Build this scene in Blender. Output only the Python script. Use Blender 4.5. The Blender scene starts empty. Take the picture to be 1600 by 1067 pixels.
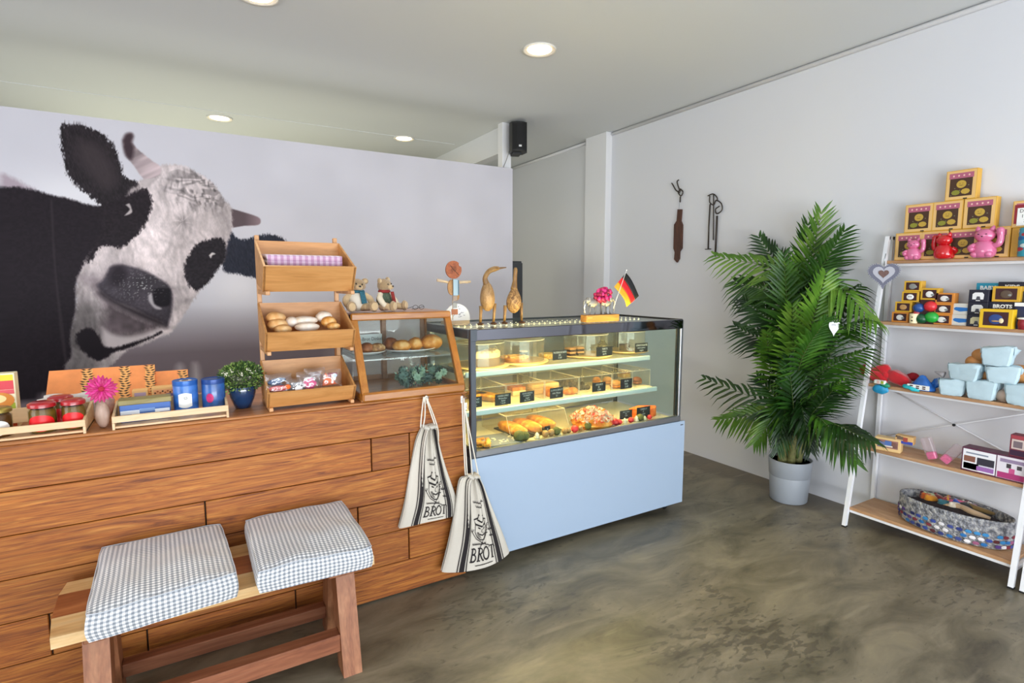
import bpy, math, random
import numpy as np
from math import sin, cos, pi, radians, sqrt
from mathutils import Vector, Matrix, Euler, noise as mnoise
EXPOSURE = 0.24; SKY = .6; W_FRONT = 138; W_SIDE = 60; W_BACK = 30; W_LAMP = 38; LED = 54; W_UP = 150
SC = bpy.context.scene
COL = SC.collection
random.seed(7); np.random.seed(7)

# ---------------------------------------------------------------- camera, world, lights, exposure
CAM_F, CAM_YAW, CAM_PITCH, CAM_H = 856.0, 30.7, 6.2, 1.5
_y, _p = radians(CAM_YAW), radians(CAM_PITCH)
FW = Vector((sin(_y)*cos(_p), cos(_y)*cos(_p), -sin(_p)))
RT = Vector((cos(_y), -sin(_y), 0)); UP = RT.cross(FW); C0 = Vector((0, 0, CAM_H))
cd = bpy.data.cameras.new('camera'); cam = bpy.data.objects.new('camera', cd); COL.objects.link(cam)
cd.sensor_width = 36; cd.lens = 36*CAM_F/1600; cd.clip_start = .05
cam.matrix_world = Matrix((( RT.x, UP.x, -FW.x, 0), (RT.y, UP.y, -FW.y, 0), (RT.z, UP.z, -FW.z, CAM_H), (0, 0, 0, 1)))
SC.camera = cam
def at(px, py, X=None, Y=None, Z=None):
    """point of the room seen at a pixel of the 1600x1067 photograph, on the plane X, Y or Z = value"""
    d = FW + RT*((px-800)/CAM_F) - UP*((py-533.5)/CAM_F)
    if X is not None: t = (X-C0.x)/d.x
    elif Y is not None: t = (Y-C0.y)/d.y
    else: t = (Z-C0.z)/d.z
    return C0 + d*t
SC.view_settings.view_transform = 'Standard'; SC.view_settings.look = 'None'
SC.view_settings.gamma = 1; SC.view_settings.use_curve_mapping = False
SC.view_settings.exposure = EXPOSURE
SC.cycles.max_bounces = 9; SC.cycles.diffuse_bounces = 5; SC.cycles.glossy_bounces = 4
SC.cycles.transmission_bounces = 8; SC.cycles.transparent_max_bounces = 24
SC.cycles.caustics_reflective = False; SC.cycles.caustics_refractive = False
SC.cycles.sample_clamp_indirect = 6; SC.cycles.use_denoising = True
w = bpy.data.worlds.new('sky'); SC.world = w; w.use_nodes = True
nt = w.node_tree; nt.nodes.clear()
sky = nt.nodes.new('ShaderNodeTexSky'); sky.sky_type = 'HOSEK_WILKIE'; sky.turbidity = 4; sky.sun_direction = (.3, .5, .8); sky.ground_albedo = .4
bg = nt.nodes.new('ShaderNodeBackground'); bg.inputs[1].default_value = SKY
wo = nt.nodes.new('ShaderNodeOutputWorld'); nt.links.new(sky.outputs[0], bg.inputs[0]); nt.links.new(bg.outputs[0], wo.inputs[0])
def area(name, loc, look, sx, sy, power, color):
    l = bpy.data.lights.new(name, 'AREA'); l.shape = 'RECTANGLE'; l.size = sx; l.size_y = sy; l.energy = power; l.color = color
    o = bpy.data.objects.new(name, l); COL.objects.link(o); o.location = loc
    o.rotation_euler = (Vector(look)-Vector(loc)).to_track_quat('-Z', 'Y').to_euler(); return o
# daylight coming in through the shop front behind the camera, the glazed door to the left and the garden window at the back
area('shopfront_daylight', (.6, -2.9, 1.45), (.6, 1, 1.25), 5.2, 2.3, W_FRONT, (.86, .93, 1.0))
area('side_window_daylight', (-3.35, 1.2, 1.6), (0, 1.6, 1.3), 2.6, 1.9, W_SIDE, (.93, .96, 1.0))
area('ceiling_fill', (.6, -2.95, .35), (.6, 1.2, 3.0), 5.2, .8, W_UP, (.93, .96, 1.0))  # added lamp low at the shop front, aimed up to brighten the ceiling
area('garden_window_daylight', (.4, 6.85, 1.7), (.6, 5, 2.2), 3.0, 1.4, W_BACK, (1.0, 1.0, .76))

# ---------------------------------------------------------------- materials
def lin(c):
    if isinstance(c, str): c = tuple(int(c[i:i+2], 16)/255 for i in (0, 2, 4))
    return tuple((v/12.92 if v <= .04045 else ((v+.055)/1.055)**2.4) for v in c[:3]) + (1,)
_M = {}
def newmat(name):
    m = bpy.data.materials.new(name); m.use_nodes = True
    return m, m.node_tree, m.node_tree.nodes['Principled BSDF']
def mat(name, c, rough=.6, metal=0, bump=0, bs=60, var=0, spec=.5, coat=0, trans=0, sheen=0, emit=None, es=0, alpha=1, sss=0):
    if name in _M: return _M[name]
    m, t, b = newmat(name); L = t.links; c = lin(c)
    b.inputs['Base Color'].default_value = c; b.inputs['Roughness'].default_value = rough; b.inputs['Metallic'].default_value = metal
    b.inputs['Specular IOR Level'].default_value = spec; b.inputs['Coat Weight'].default_value = coat; b.inputs['Coat Roughness'].default_value = .08
    b.inputs['Transmission Weight'].default_value = trans; b.inputs['Sheen Weight'].default_value = sheen; b.inputs['Alpha'].default_value = alpha
    if sss: b.inputs['Subsurface Weight'].default_value = sss; b.inputs['Subsurface Radius'].default_value = (.02, .012, .008)
    if emit: b.inputs['Emission Color'].default_value = lin(emit); b.inputs['Emission Strength'].default_value = es
    if bump or var:
        tc = t.nodes.new('ShaderNodeTexCoord'); n = t.nodes.new('ShaderNodeTexNoise'); n.inputs['Scale'].default_value = bs; n.inputs['Detail'].default_value = 4
        L.new(tc.outputs['Object'], n.inputs['Vector'])
        if bump:
            bp = t.nodes.new('ShaderNodeBump'); bp.inputs['Strength'].default_value = bump; bp.inputs['Distance'].default_value = .004
            L.new(n.outputs['Fac'], bp.inputs['Height']); L.new(bp.outputs[0], b.inputs['Normal'])
        if var:
            r = t.nodes.new('ShaderNodeValToRGB'); r.color_ramp.elements[0].position = .3; r.color_ramp.elements[1].position = .7
            r.color_ramp.elements[0].color = tuple(v*(1-var) for v in c[:3])+(1,); r.color_ramp.elements[1].color = tuple(min(1, v*(1+var*.6)) for v in c[:3])+(1,)
            L.new(n.outputs['Fac'], r.inputs[0]); L.new(r.outputs[0], b.inputs['Base Color'])
    _M[name] = m; return m
def ramp(t, stops):
    r = t.nodes.new('ShaderNodeValToRGB'); e = r.color_ramp.elements
    while len(e) > 1: e.remove(e[-1])
    e[0].position = stops[0][0]; e[0].color = lin(stops[0][1])
    for p, c in stops[1:]: x = e.new(p); x.color = lin(c)
    return r
def wood(name, cols, grain=(1.2, 9, 9), scale=3.0, rough=.5, fine=.25, bump=.15, rnd=True, dist=1.2, tint=.12, coat=0):
    """boards: long figure along the local X axis; every object gets its own cut of the log"""
    if name in _M: return _M[name]
    m, t, b = newmat(name); L = t.links; N = t.nodes.new
    tc = N('ShaderNodeTexCoord'); oi = N('ShaderNodeObjectInfo'); mul = N('ShaderNodeVectorMath'); mul.operation = 'SCALE'; mul.inputs[0].default_value = (17, 31, 23)
    add = N('ShaderNodeVectorMath'); add.operation = 'ADD'; mp = N('ShaderNodeMapping'); mp.inputs['Scale'].default_value = grain
    L.new(oi.outputs['Random'], mul.inputs['Scale']); L.new(tc.outputs['Object'], add.inputs[0])
    if rnd: L.new(mul.outputs[0], add.inputs[1])
    L.new(add.outputs[0], mp.inputs['Vector'])
    n = N('ShaderNodeTexNoise'); n.inputs['Scale'].default_value = scale; n.inputs['Detail'].default_value = 5; n.inputs['Roughness'].default_value = .6; n.inputs['Distortion'].default_value = dist
    L.new(mp.outputs[0], n.inputs['Vector'])
    k = len(cols)-1; r = ramp(t, [(.28+.44*i/k, c) for i, c in enumerate(cols)]); L.new(n.outputs['Fac'], r.inputs[0])
    mp2 = N('ShaderNodeMapping'); mp2.inputs['Scale'].default_value = tuple(g*6 if i else g*1.5 for i, g in enumerate(grain)) if grain[0] < grain[1] else tuple(g*6 for g in grain)
    L.new(add.outputs[0], mp2.inputs['Vector'])
    n2 = N('ShaderNodeTexNoise'); n2.inputs['Scale'].default_value = scale*1.6; n2.inputs['Detail'].default_value = 3; L.new(mp2.outputs[0], n2.inputs['Vector'])
    mr = N('ShaderNodeMapRange'); mr.inputs[1].default_value = .3; mr.inputs[2].default_value = .7; mr.inputs[3].default_value = 1-fine; mr.inputs[4].default_value = 1+fine*.4; L.new(n2.outputs['Fac'], mr.inputs[0])
    mx = N('ShaderNodeMix'); mx.data_type = 'RGBA'; mx.blend_type = 'MULTIPLY'; mx.inputs[0].default_value = 1
    L.new(r.outputs[0], mx.inputs[6]); L.new(mr.outputs[0], mx.inputs[7])
    hs = N('ShaderNodeHueSaturation'); mv = N('ShaderNodeMapRange'); mv.inputs[3].default_value = 1-tint; mv.inputs[4].default_value = 1+tint
    L.new(oi.outputs['Random'], mv.inputs[0]); L.new(mv.outputs[0], hs.inputs['Value']); L.new(mx.outputs[2], hs.inputs['Color']); L.new(hs.outputs[0], b.inputs['Base Color'])
    b.inputs['Roughness'].default_value = rough; b.inputs['Coat Weight'].default_value = coat
    bp = N('ShaderNodeBump'); bp.inputs['Strength'].default_value = bump; bp.inputs['Distance'].default_value = .002; L.new(n2.outputs['Fac'], bp.inputs['Height']); L.new(bp.outputs[0], b.inputs['Normal'])
    _M[name] = m; return m
def glass(name, tint='ffffff', gloss=.03, fres=1.45, op=0, opc='ffffff', rough=.02):
    """thin sheet of glass or clear plastic: see-through, mirror-like at grazing angles, with a little body of its own"""
    if name in _M: return _M[name]
    m, t, b = newmat(name); L = t.links; N = t.nodes.new; t.nodes.remove(b)
    tr = N('ShaderNodeBsdfTransparent'); tr.inputs[0].default_value = lin(tint); gl = N('ShaderNodeBsdfGlossy'); gl.inputs['Roughness'].default_value = rough
    fr = N('ShaderNodeLayerWeight'); pw = N('ShaderNodeMath'); pw.operation = 'POWER'; pw.inputs[1].default_value = 5; ad = N('ShaderNodeMath'); ad.operation = 'MULTIPLY_ADD'; ad.inputs[1].default_value = .8; ad.inputs[2].default_value = gloss; ad.use_clamp = True
    L.new(fr.outputs['Facing'], pw.inputs[0]); L.new(pw.outputs[0], ad.inputs[0]); mx = N('ShaderNodeMixShader'); L.new(ad.outputs[0], mx.inputs[0]); L.new(tr.outputs[0], mx.inputs[1]); L.new(gl.outputs[0], mx.inputs[2])
    out = mx
    if op:
        df = N('ShaderNodeBsdfDiffuse'); df.inputs[0].default_value = lin(opc); m2 = N('ShaderNodeMixShader'); m2.inputs[0].default_value = op
        L.new(mx.outputs[0], m2.inputs[1]); L.new(df.outputs[0], m2.inputs[2]); out = m2
    L.new(out.outputs[0], t.nodes['Material Output'].inputs[0]); _M[name] = m; return m
def emission(name, c, s):
    return mat(name, c, 1, emit=c, es=s)

# ---------------------------------------------------------------- mesh builder
class MB:
    def __init__(s): s.v = []; s.f = []; s.mi = []; s.k = 0
    def mat(s, k): s.k = k; return s
    def add(s, vs, fs, M=None):
        o = len(s.v); s.v += [tuple(M @ Vector(p)) if M is not None else tuple(p) for p in vs]
        s.f += [tuple(i+o for i in f) for f in fs]; s.mi += [s.k]*len(fs); return s
    def box(s, lo, hi, b=0, M=None):
        x0, y0, z0 = lo; x1, y1, z1 = hi
        if x0 > x1: x0, x1 = x1, x0
        if y0 > y1: y0, y1 = y1, y0
        if z0 > z1: z0, z1 = z1, z0
        b = min(b, (x1-x0)*.45, (y1-y0)*.45, (z1-z0)*.45)
        if b <= 0:
            return s.add([(x, y, z) for z in (z0, z1) for y in (y0, y1) for x in (x0, x1)], [(0, 2, 3, 1), (4, 5, 7, 6), (0, 1, 5, 4), (2, 6, 7, 3), (0, 4, 6, 2), (1, 3, 7, 5)], M)
        vs = []; idx = {}
        for X, sx in ((x0, 1), (x1, -1)):
            for Y, sy in ((y0, 1), (y1, -1)):
                for Z, sz in ((z0, 1), (z1, -1)):
                    k = (sx, sy, sz)
                    idx[k] = (len(vs), len(vs)+1, len(vs)+2)
                    vs += [(X, Y+sy*b, Z+sz*b), (X+sx*b, Y, Z+sz*b), (X+sx*b, Y+sy*b, Z)]
        fs = []
        for ax in range(3):
            for sg in (1, -1):
                ks = []
                for a, c in ((1, 1), (1, -1), (-1, -1), (-1, 1)):
                    k = [0, 0, 0]; k[ax] = sg; k[(ax+1) % 3] = a; k[(ax+2) % 3] = c; ks.append(idx[tuple(k)][ax])
                fs.append(tuple(ks) if sg == -1 else tuple(ks[::-1]))
        for ax in range(3):
            a1, a2 = (ax+1) % 3, (ax+2) % 3
            for p in (1, -1):
                for q in (1, -1):
                    k0 = [0]*3; k1 = [0]*3; k0[ax] = 1; k1[ax] = -1; k0[a1] = k1[a1] = p; k0[a2] = k1[a2] = q
                    A, B = idx[tuple(k0)], idx[tuple(k1)]; f = (A[a1], B[a1], B[a2], A[a2]); fs.append(f if p*q > 0 else f[::-1])
        for k, i in idx.items(): fs.append(i if k[0]*k[1]*k[2] < 0 else i[::-1])
        return s.add(vs, fs, M)
    def tube(s, pts, r, n=8, cap=True, sq=1.0):
        pts = [Vector(p) for p in pts]; m = len(pts); r = list(r) if hasattr(r, '__len__') else [r]*m
        if len(r) != m: r = [float(np.interp(i/(m-1), [k/(len(r)-1) for k in range(len(r))], r)) for i in range(m)]
        T = [(pts[min(i+1, m-1)]-pts[max(i-1, 0)]).normalized() for i in range(m)]
        a = T[0].orthogonal().normalized(); vs = []
        for i in range(m):
            a = (a - T[i]*a.dot(T[i])); a = a.normalized() if a.length > 1e-6 else T[i].orthogonal().normalized(); b2 = T[i].cross(a)
            for j in range(n): th = 2*pi*j/n; vs.append(pts[i]+(a*cos(th)+b2*sin(th)*sq)*r[i])
        fs = [(i*n+j, i*n+(j+1) % n, (i+1)*n+(j+1) % n, (i+1)*n+j) for i in range(m-1) for j in range(n)]
        if cap: fs += [tuple(range(n))[::-1], tuple((m-1)*n+j for j in range(n))]
        return s.add(vs, fs)
    def lathe(s, prof, n=24, c=(0, 0, 0), M=None, sx=1, sy=1, fn=None):
        vs = []; m = len(prof)
        for i, (r, z) in enumerate(prof):
            for j in range(n):
                th = 2*pi*j/n; k = fn(th, i) if fn else 1; vs.append((c[0]+r*k*cos(th)*sx, c[1]+r*k*sin(th)*sy, c[2]+z))
        fs = [(i*n+j, i*n+(j+1) % n, (i+1)*n+(j+1) % n, (i+1)*n+j) for i in range(m-1) for j in range(n)]
        if prof[0][0] > 1e-5: fs.append(tuple(range(n))[::-1])
        if prof[-1][0] > 1e-5: fs.append(tuple((m-1)*n+j for j in range(n)))
        return s.add(vs, fs, M)
    def cyl(s, c, r, h, n=20, b=0, M=None):
        return s.lathe([(r-b, 0), (r, b), (r, h-b), (r-b, h)] if b else [(r, 0), (r, h)], n, c, M)
    def ball(s, c, r, n=12, M=None, f=None):
        """ellipsoid; r may be a triple; f(x,y,z)->scale lets it be lumpy"""
        r = r if hasattr(r, '__len__') else (r, r, r); m = max(4, n*2//3); vs = []
        for i in range(m+1):
            ph = pi*i/m
            for j in range(n):
                th = 2*pi*j/n; d = (sin(ph)*cos(th), sin(ph)*sin(th), -cos(ph)); k = f(*d) if f else 1
                vs.append((c[0]+d[0]*r[0]*k, c[1]+d[1]*r[1]*k, c[2]+d[2]*r[2]*k))
        fs = [(i*n+j, i*n+(j+1) % n, (i+1)*n+(j+1) % n, (i+1)*n+j) for i in range(m) for j in range(n)]
        return s.add(vs, fs, M)
    def prism(s, poly, d, M=None):
        """polygon in local XY, thickness d along Z"""
        n = len(poly); vs = [(x, y, 0) for x, y in poly]+[(x, y, d) for x, y in poly]
        return s.add(vs, [tuple(range(n))[::-1], tuple(range(n, 2*n))]+[(i, (i+1) % n, n+(i+1) % n, n+i) for i in range(n)], M)
    def grid(s, fn, nu, nv, wrap=False):
        vs = [fn(i/nu, j/nv) for j in range(nv+1) for i in range(nu+(0 if wrap else 1))]; w_ = nu if wrap else nu+1
        fs = [(j*w_+i, j*w_+(i+1) % w_, (j+1)*w_+(i+1) % w_, (j+1)*w_+i) for j in range(nv) for i in range(nu)]
        return s.add(vs, fs)
    def ribbon(s, pts, wd, fn=lambda x, y: (x, y, 0), wfn=None):
        """flat brush stroke through 2-D points, mapped onto a surface"""
        n = len(pts); vs = []
        for i, (x, y) in enumerate(pts):
            a = pts[max(i-1, 0)]; b2 = pts[min(i+1, n-1)]; dx, dy = b2[0]-a[0], b2[1]-a[1]; l = sqrt(dx*dx+dy*dy) or 1
            h = (wfn(i/(n-1)) if wfn else 1)*wd/2; vs += [fn(x-dy/l*h, y+dx/l*h), fn(x+dy/l*h, y-dx/l*h)]
        return s.add(vs, [(2*i, 2*i+1, 2*i+3, 2*i+2) for i in range(n-1)])
    def build(s, name, m, parent=None, smooth=False, loc=None, rot=None, merge=False, sub=0, solid=0, label=None):
        me = bpy.data.meshes.new(name); me.from_pydata([tuple(v) for v in s.v], [], s.f)
        ms = m if isinstance(m, (list, tuple)) else [m]
        for x in ms: me.materials.append(x)
        if len(ms) > 1: me.polygons.foreach_set('material_index', s.mi)
        me.polygons.foreach_set('use_smooth', [bool(smooth)]*len(me.polygons)); me.update()
        if smooth and smooth is not True:
            try: me.set_sharp_from_angle(angle=radians(smooth))
            except Exception: pass
        o = bpy.data.objects.new(name, me); COL.objects.link(o)
        if parent is not None: o.parent = parent
        if loc is not None: o.location = loc
        if rot is not None: o.rotation_euler = rot
        if solid: x = o.modifiers.new('thick', 'SOLIDIFY'); x.thickness = solid; x.offset = 0
        if sub: x = o.modifiers.new('smooth', 'SUBSURF'); x.levels = sub; x.render_levels = sub
        if label: o['label'] = label
        return o
def tag(o, label=None, cat=None, group=None, kind=None):
    if label: o['label'] = label
    if cat: o['category'] = cat
    if group: o['group'] = group
    if kind: o['kind'] = kind
    return o
def thing(name, label, cat, loc=(0, 0, 0), rz=0, group=None, rot=None):
    o = bpy.data.objects.new(name, None); COL.objects.link(o); o.location = loc; o.rotation_euler = rot or (0, 0, rz); o.empty_display_size = .05
    return tag(o, label, cat, group)
def struct(name, mb, m, smooth=False, **k): return tag(mb.build(name, m, None, smooth, **k), kind='structure')
def dup(root, loc=None, rz=None, label=None, rot=None, scale=None, mats=None, group=None):
    def rec(o, par):
        c = o.copy(); COL.objects.link(c)
        if par is not None: c.parent = par
        for ch in o.children: rec(ch, c)
        return c
    c = rec(root, None)
    if loc is not None: c.location = loc
    if rz is not None: c.rotation_euler = (0, 0, rz)
    if rot is not None: c.rotation_euler = rot
    if scale is not None: c.scale = (scale,)*3 if not hasattr(scale, '__len__') else scale
    if label: c['label'] = label
    if group: c['group'] = group
    return c
def T(*a): return Matrix.Translation(Vector(a))
def RX(d): return Matrix.Rotation(radians(d), 4, 'X')
def RY(d): return Matrix.Rotation(radians(d), 4, 'Y')
def RZ(d): return Matrix.Rotation(radians(d), 4, 'Z')
def basis(o, x, y, z=None):
    x = Vector(x).normalized(); y = Vector(y); y = (y-x*y.dot(x)).normalized(); z = x.cross(y)
    return Matrix(((x.x, y.x, z.x, o[0]), (x.y, y.y, z.y, o[1]), (x.z, y.z, z.z, o[2]), (0, 0, 0, 1)))
def text_mesh(s, size, align='CENTER', shear=0, sx=1, bold=0):
    cu = bpy.data.curves.new('lettering', 'FONT'); cu.body = s; cu.size = size; cu.align_x = align; cu.align_y = 'CENTER'; cu.shear = shear; cu.offset = bold; cu.resolution_u = 2
    o = bpy.data.objects.new('lettering', cu); me = bpy.data.meshes.new_from_object(o)
    vs = [(v.co.x*sx, v.co.y, v.co.z) for v in me.vertices]; fs = [tuple(p.vertices) for p in me.polygons]
    bpy.data.objects.remove(o); bpy.data.curves.remove(cu); bpy.data.meshes.remove(me)
    return vs, fs
def lettering(s, size, M, m, parent, name='lettering', **k):
    vs, fs = text_mesh(s, size, **k); b = MB(); b.add(vs, fs, M); return b.build(name, m, parent)
def curve(pts, n=8):
    """smooth curve through points (Catmull-Rom)"""
    P_ = [Vector(p) for p in pts]; P_ = [P_[0]*2-P_[1]]+P_+[P_[-1]*2-P_[-2]]; out = []
    for i in range(1, len(P_)-2):
        a, b, c, d = P_[i-1:i+3]
        for j in range(n):
            t = j/n; out.append(.5*((2*b)+(c-a)*t+(2*a-5*b+4*c-d)*t*t+(3*b-a-3*c+d)*t**3))
    out.append(P_[-2]); return out
def jit(a): return random.uniform(-a, a)

# ================================================================ THE SETTING
WX = 3.757; CZ = 2.986; YM = 4.52; CY = 2.42; CT = .958
def concrete():
    m, t, b = newmat('polished_concrete'); L = t.links; N = t.nodes.new
    tc = N('ShaderNodeTexCoord'); mp = N('ShaderNodeMapping'); mp.inputs['Rotation'].default_value = (0, 0, .75); mp.inputs['Scale'].default_value = (1, 2.3, 1); L.new(tc.outputs['Object'], mp.inputs['Vector'])
    n1 = N('ShaderNodeTexNoise'); n1.inputs['Scale'].default_value = 2.4; n1.inputs['Detail'].default_value = 9; n1.inputs['Roughness'].default_value = .62; n1.inputs['Distortion'].default_value = .7; L.new(mp.outputs[0], n1.inputs['Vector'])
    r1 = ramp(t, [(.3, '4f4a3e'), (.45, '6b6453'), (.57, '7c7462'), (.75, '91876f')]); L.new(n1.outputs['Fac'], r1.inputs[0])
    # dark spatters with hard edges
    n2 = N('ShaderNodeTexNoise'); n2.inputs['Scale'].default_value = 16; n2.inputs['Detail'].default_value = 7; n2.inputs['Distortion'].default_value = .5; L.new(mp.outputs[0], n2.inputs['Vector'])
    n3 = N('ShaderNodeTexNoise'); n3.inputs['Scale'].default_value = 1.1; n3.inputs['Detail'].default_value = 2; L.new(tc.outputs['Object'], n3.inputs['Vector'])
    ad = N('ShaderNodeMath'); ad.operation = 'ADD'; L.new(n2.outputs['Fac'], ad.inputs[0]); L.new(n3.outputs['Fac'], ad.inputs[1])
    mr = N('ShaderNodeMapRange'); mr.inputs[1].default_value = 1.14; mr.inputs[2].default_value = 1.20; mr.inputs[3].default_value = 0; mr.inputs[4].default_value = .5; L.new(ad.outputs[0], mr.inputs[0])
    mx = N('ShaderNodeMix'); mx.data_type = 'RGBA'; L.new(mr.outputs[0], mx.inputs[0]); L.new(r1.outputs[0], mx.inputs[6]); mx.inputs[7].default_value = lin('453f37')
    # a darker, browner margin along the right-hand wall
    n4 = N('ShaderNodeTexNoise'); n4.inputs['Scale'].default_value = 3; n4.inputs['Detail'].default_value = 5; L.new(tc.outputs['Object'], n4.inputs['Vector'])
    sx = N('ShaderNodeSeparateXYZ'); L.new(tc.outputs['Object'], sx.inputs[0]); a2 = N('ShaderNodeMath'); a2.operation = 'MULTIPLY_ADD'; a2.inputs[1].default_value = .9; L.new(n4.outputs['Fac'], a2.inputs[0]); L.new(sx.outputs[0], a2.inputs[2])
    m3 = N('ShaderNodeMapRange'); m3.inputs[1].default_value = 3.93; m3.inputs[2].default_value = 4.0; m3.inputs[4].default_value = .5; L.new(a2.outputs[0], m3.inputs[0])
    mx2 = N('ShaderNodeMix'); mx2.data_type = 'RGBA'; L.new(m3.outputs[0], mx2.inputs[0]); L.new(mx.outputs[2], mx2.inputs[6]); mx2.inputs[7].default_value = lin('57493a')
    # pale trowel scratches
    n5 = N('ShaderNodeTexNoise'); n5.inputs['Scale'].default_value = 3; n5.inputs['Detail'].default_value = 6; mp5 = N('ShaderNodeMapping'); mp5.inputs['Scale'].default_value = (1, 6, 1); mp5.inputs['Rotation'].default_value = (0, 0, .9)
    L.new(tc.outputs['Object'], mp5.inputs['Vector']); L.new(mp5.outputs[0], n5.inputs['Vector'])
    m5 = N('ShaderNodeMapRange'); m5.inputs[1].default_value = .6; m5.inputs[2].default_value = .72; m5.inputs[4].default_value = .35; L.new(n5.outputs['Fac'], m5.inputs[0])
    mx5 = N('ShaderNodeMix'); mx5.data_type = 'RGBA'; L.new(m5.outputs[0], mx5.inputs[0]); L.new(mx2.outputs[2], mx5.inputs[6]); mx5.inputs[7].default_value = lin('9d937e')
    L.new(mx5.outputs[2], b.inputs['Base Color'])
    mr2 = N('ShaderNodeMapRange'); mr2.inputs[3].default_value = .22; mr2.inputs[4].default_value = .5; L.new(n1.outputs['Fac'], mr2.inputs[0]); L.new(mr2.outputs[0], b.inputs['Roughness'])
    b.inputs['Specular IOR Level'].default_value = .4
    bp = N('ShaderNodeBump'); bp.inputs['Strength'].default_value = .12; bp.inputs['Distance'].default_value = .004; L.new(n2.outputs['Fac'], bp.inputs['Height']); L.new(bp.outputs[0], b.inputs['Normal'])
    return m
M_wall = mat('wall_paint', 'dddee2', .75, bump=.25, bs=7)
M_ceil = mat('ceiling_paint', 'd6d8d8', .8)
M_white = mat('white_gloss_paint', 'e8e8ea', .4)
struct('floor', MB().box((-3.6, -3.2, -.1), (WX+.15, 7.2, 0)), concrete())
struct('ceiling', MB().box((-3.6, -3.2, CZ), (WX+.15, 7.2, CZ+.12)), M_ceil)
struct('wall_right', MB().box((WX, -3.2, 0), (WX+.15, 7.2, CZ)), M_wall)
struct('wall_back', MB().box((-3.6, 7.0, 0), (WX, 7.15, CZ)), M_wall)
b = MB()   # left wall with one window opening
for lo, hi in (((-3.6, -3.2, 0), (-3.48, -.2, CZ)), ((-3.6, 2.6, 0), (-3.48, 7.2, CZ)), ((-3.6, -.2, 0), (-3.48, 2.6, .6)), ((-3.6, -.2, 2.55), (-3.48, 2.6, CZ))): b.box(lo, hi)
struct('wall_left', b, M_wall)
b = MB()   # front wall: piers around the shop window
for lo, hi in (((-3.48, -3.2, 0), (-2.2, -3.05, CZ)), ((3.4, -3.2, 0), (WX, -3.05, CZ)), ((-2.2, -3.2, 0), (3.4, -3.05, .25)), ((-2.2, -3.2, 2.65), (3.4, -3.05, CZ))): b.box(lo, hi)
struct('wall_front', b, M_wall)
b = MB()
for x in (-2.2, -.34, 1.52, 3.34): b.box((x, -3.16, .25), (x+.06, -3.08, 2.65))
b.box((-2.2, -3.16, .25), (3.4, -3.08, .31)); b.box((-2.2, -3.16, 2.59), (3.4, -3.08, 2.65)); struct('window_1', b, M_white)
# partition that carries the mural, the pier and side partition behind it
struct('wall_centre', MB().box((-1.35, YM, 0), (2.688, YM+.09, 2.552), .003), mat('partition_paint', 'e4e3e2', .6))
struct('beam_1', MB().box((2.69, 4.705, 2.74), (2.8, 6.995, CZ-.001)), M_wall)
struct('column_1', MB().box((2.635, 4.615, 0), (2.73, 4.70, CZ), .002), M_white)
struct('column_2', MB().box((3.68, 4.361, 0), (WX, 4.69, CZ), .003), M_white)
b = MB(); b.tube([(WX-.008, -3.1, CZ-.02), (WX-.008, 4.36, CZ-.02)], .016, 6); b.tube([(WX-.008, 4.69, CZ-.02), (WX-.008, 7, CZ-.02)], .016, 6)
struct('trim_1', b, M_white, True)
b = MB(); b.box((-3.48, 5.6, CZ-.004), (2.6, 5.612, CZ+.001)); struct('trim_2', b, M_ceil)
# recessed ceiling lights
M_lampglow = emission('lamp_glow', 'ffdca0', 14); M_rim = mat('lamp_rim', 'f0ece2', .35)
def downlight(x, y, label):
    t = thing('ceiling_light', label, 'ceiling light', (x, y, CZ), group='recessed round ceiling lights')
    MB().lathe([(.077, -.002), (.098, -.004), (.105, -.012), (.108, 0)], 32).build('trim_ring', M_rim, t, True)
    MB().cyl((0, 0, -.004), .078, .003, 32).build('diffuser', M_lampglow, t)
    l = bpy.data.lights.new('downlight_bulb', 'SPOT'); l.energy = W_LAMP; l.color = (1, .82, .58); l.spot_size = radians(125); l.spot_blend = .8; l.shadow_soft_size = .07
    o = bpy.data.objects.new('downlight_bulb', l); COL.objects.link(o); o.location = (0, 0, -.02); o.parent = t
downlight(2.042, 3.093, 'warm round ceiling downlight nearest the right wall, above the glass display case')
downlight(.354, 5.813, 'warm round ceiling downlight above the cow horn, behind the partition top')
downlight(2.042, 5.642, 'warm round ceiling downlight behind the partition, next to the black speaker')
downlight(.405, 3.28, 'warm round ceiling downlight cut by the upper edge of the photograph')

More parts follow.
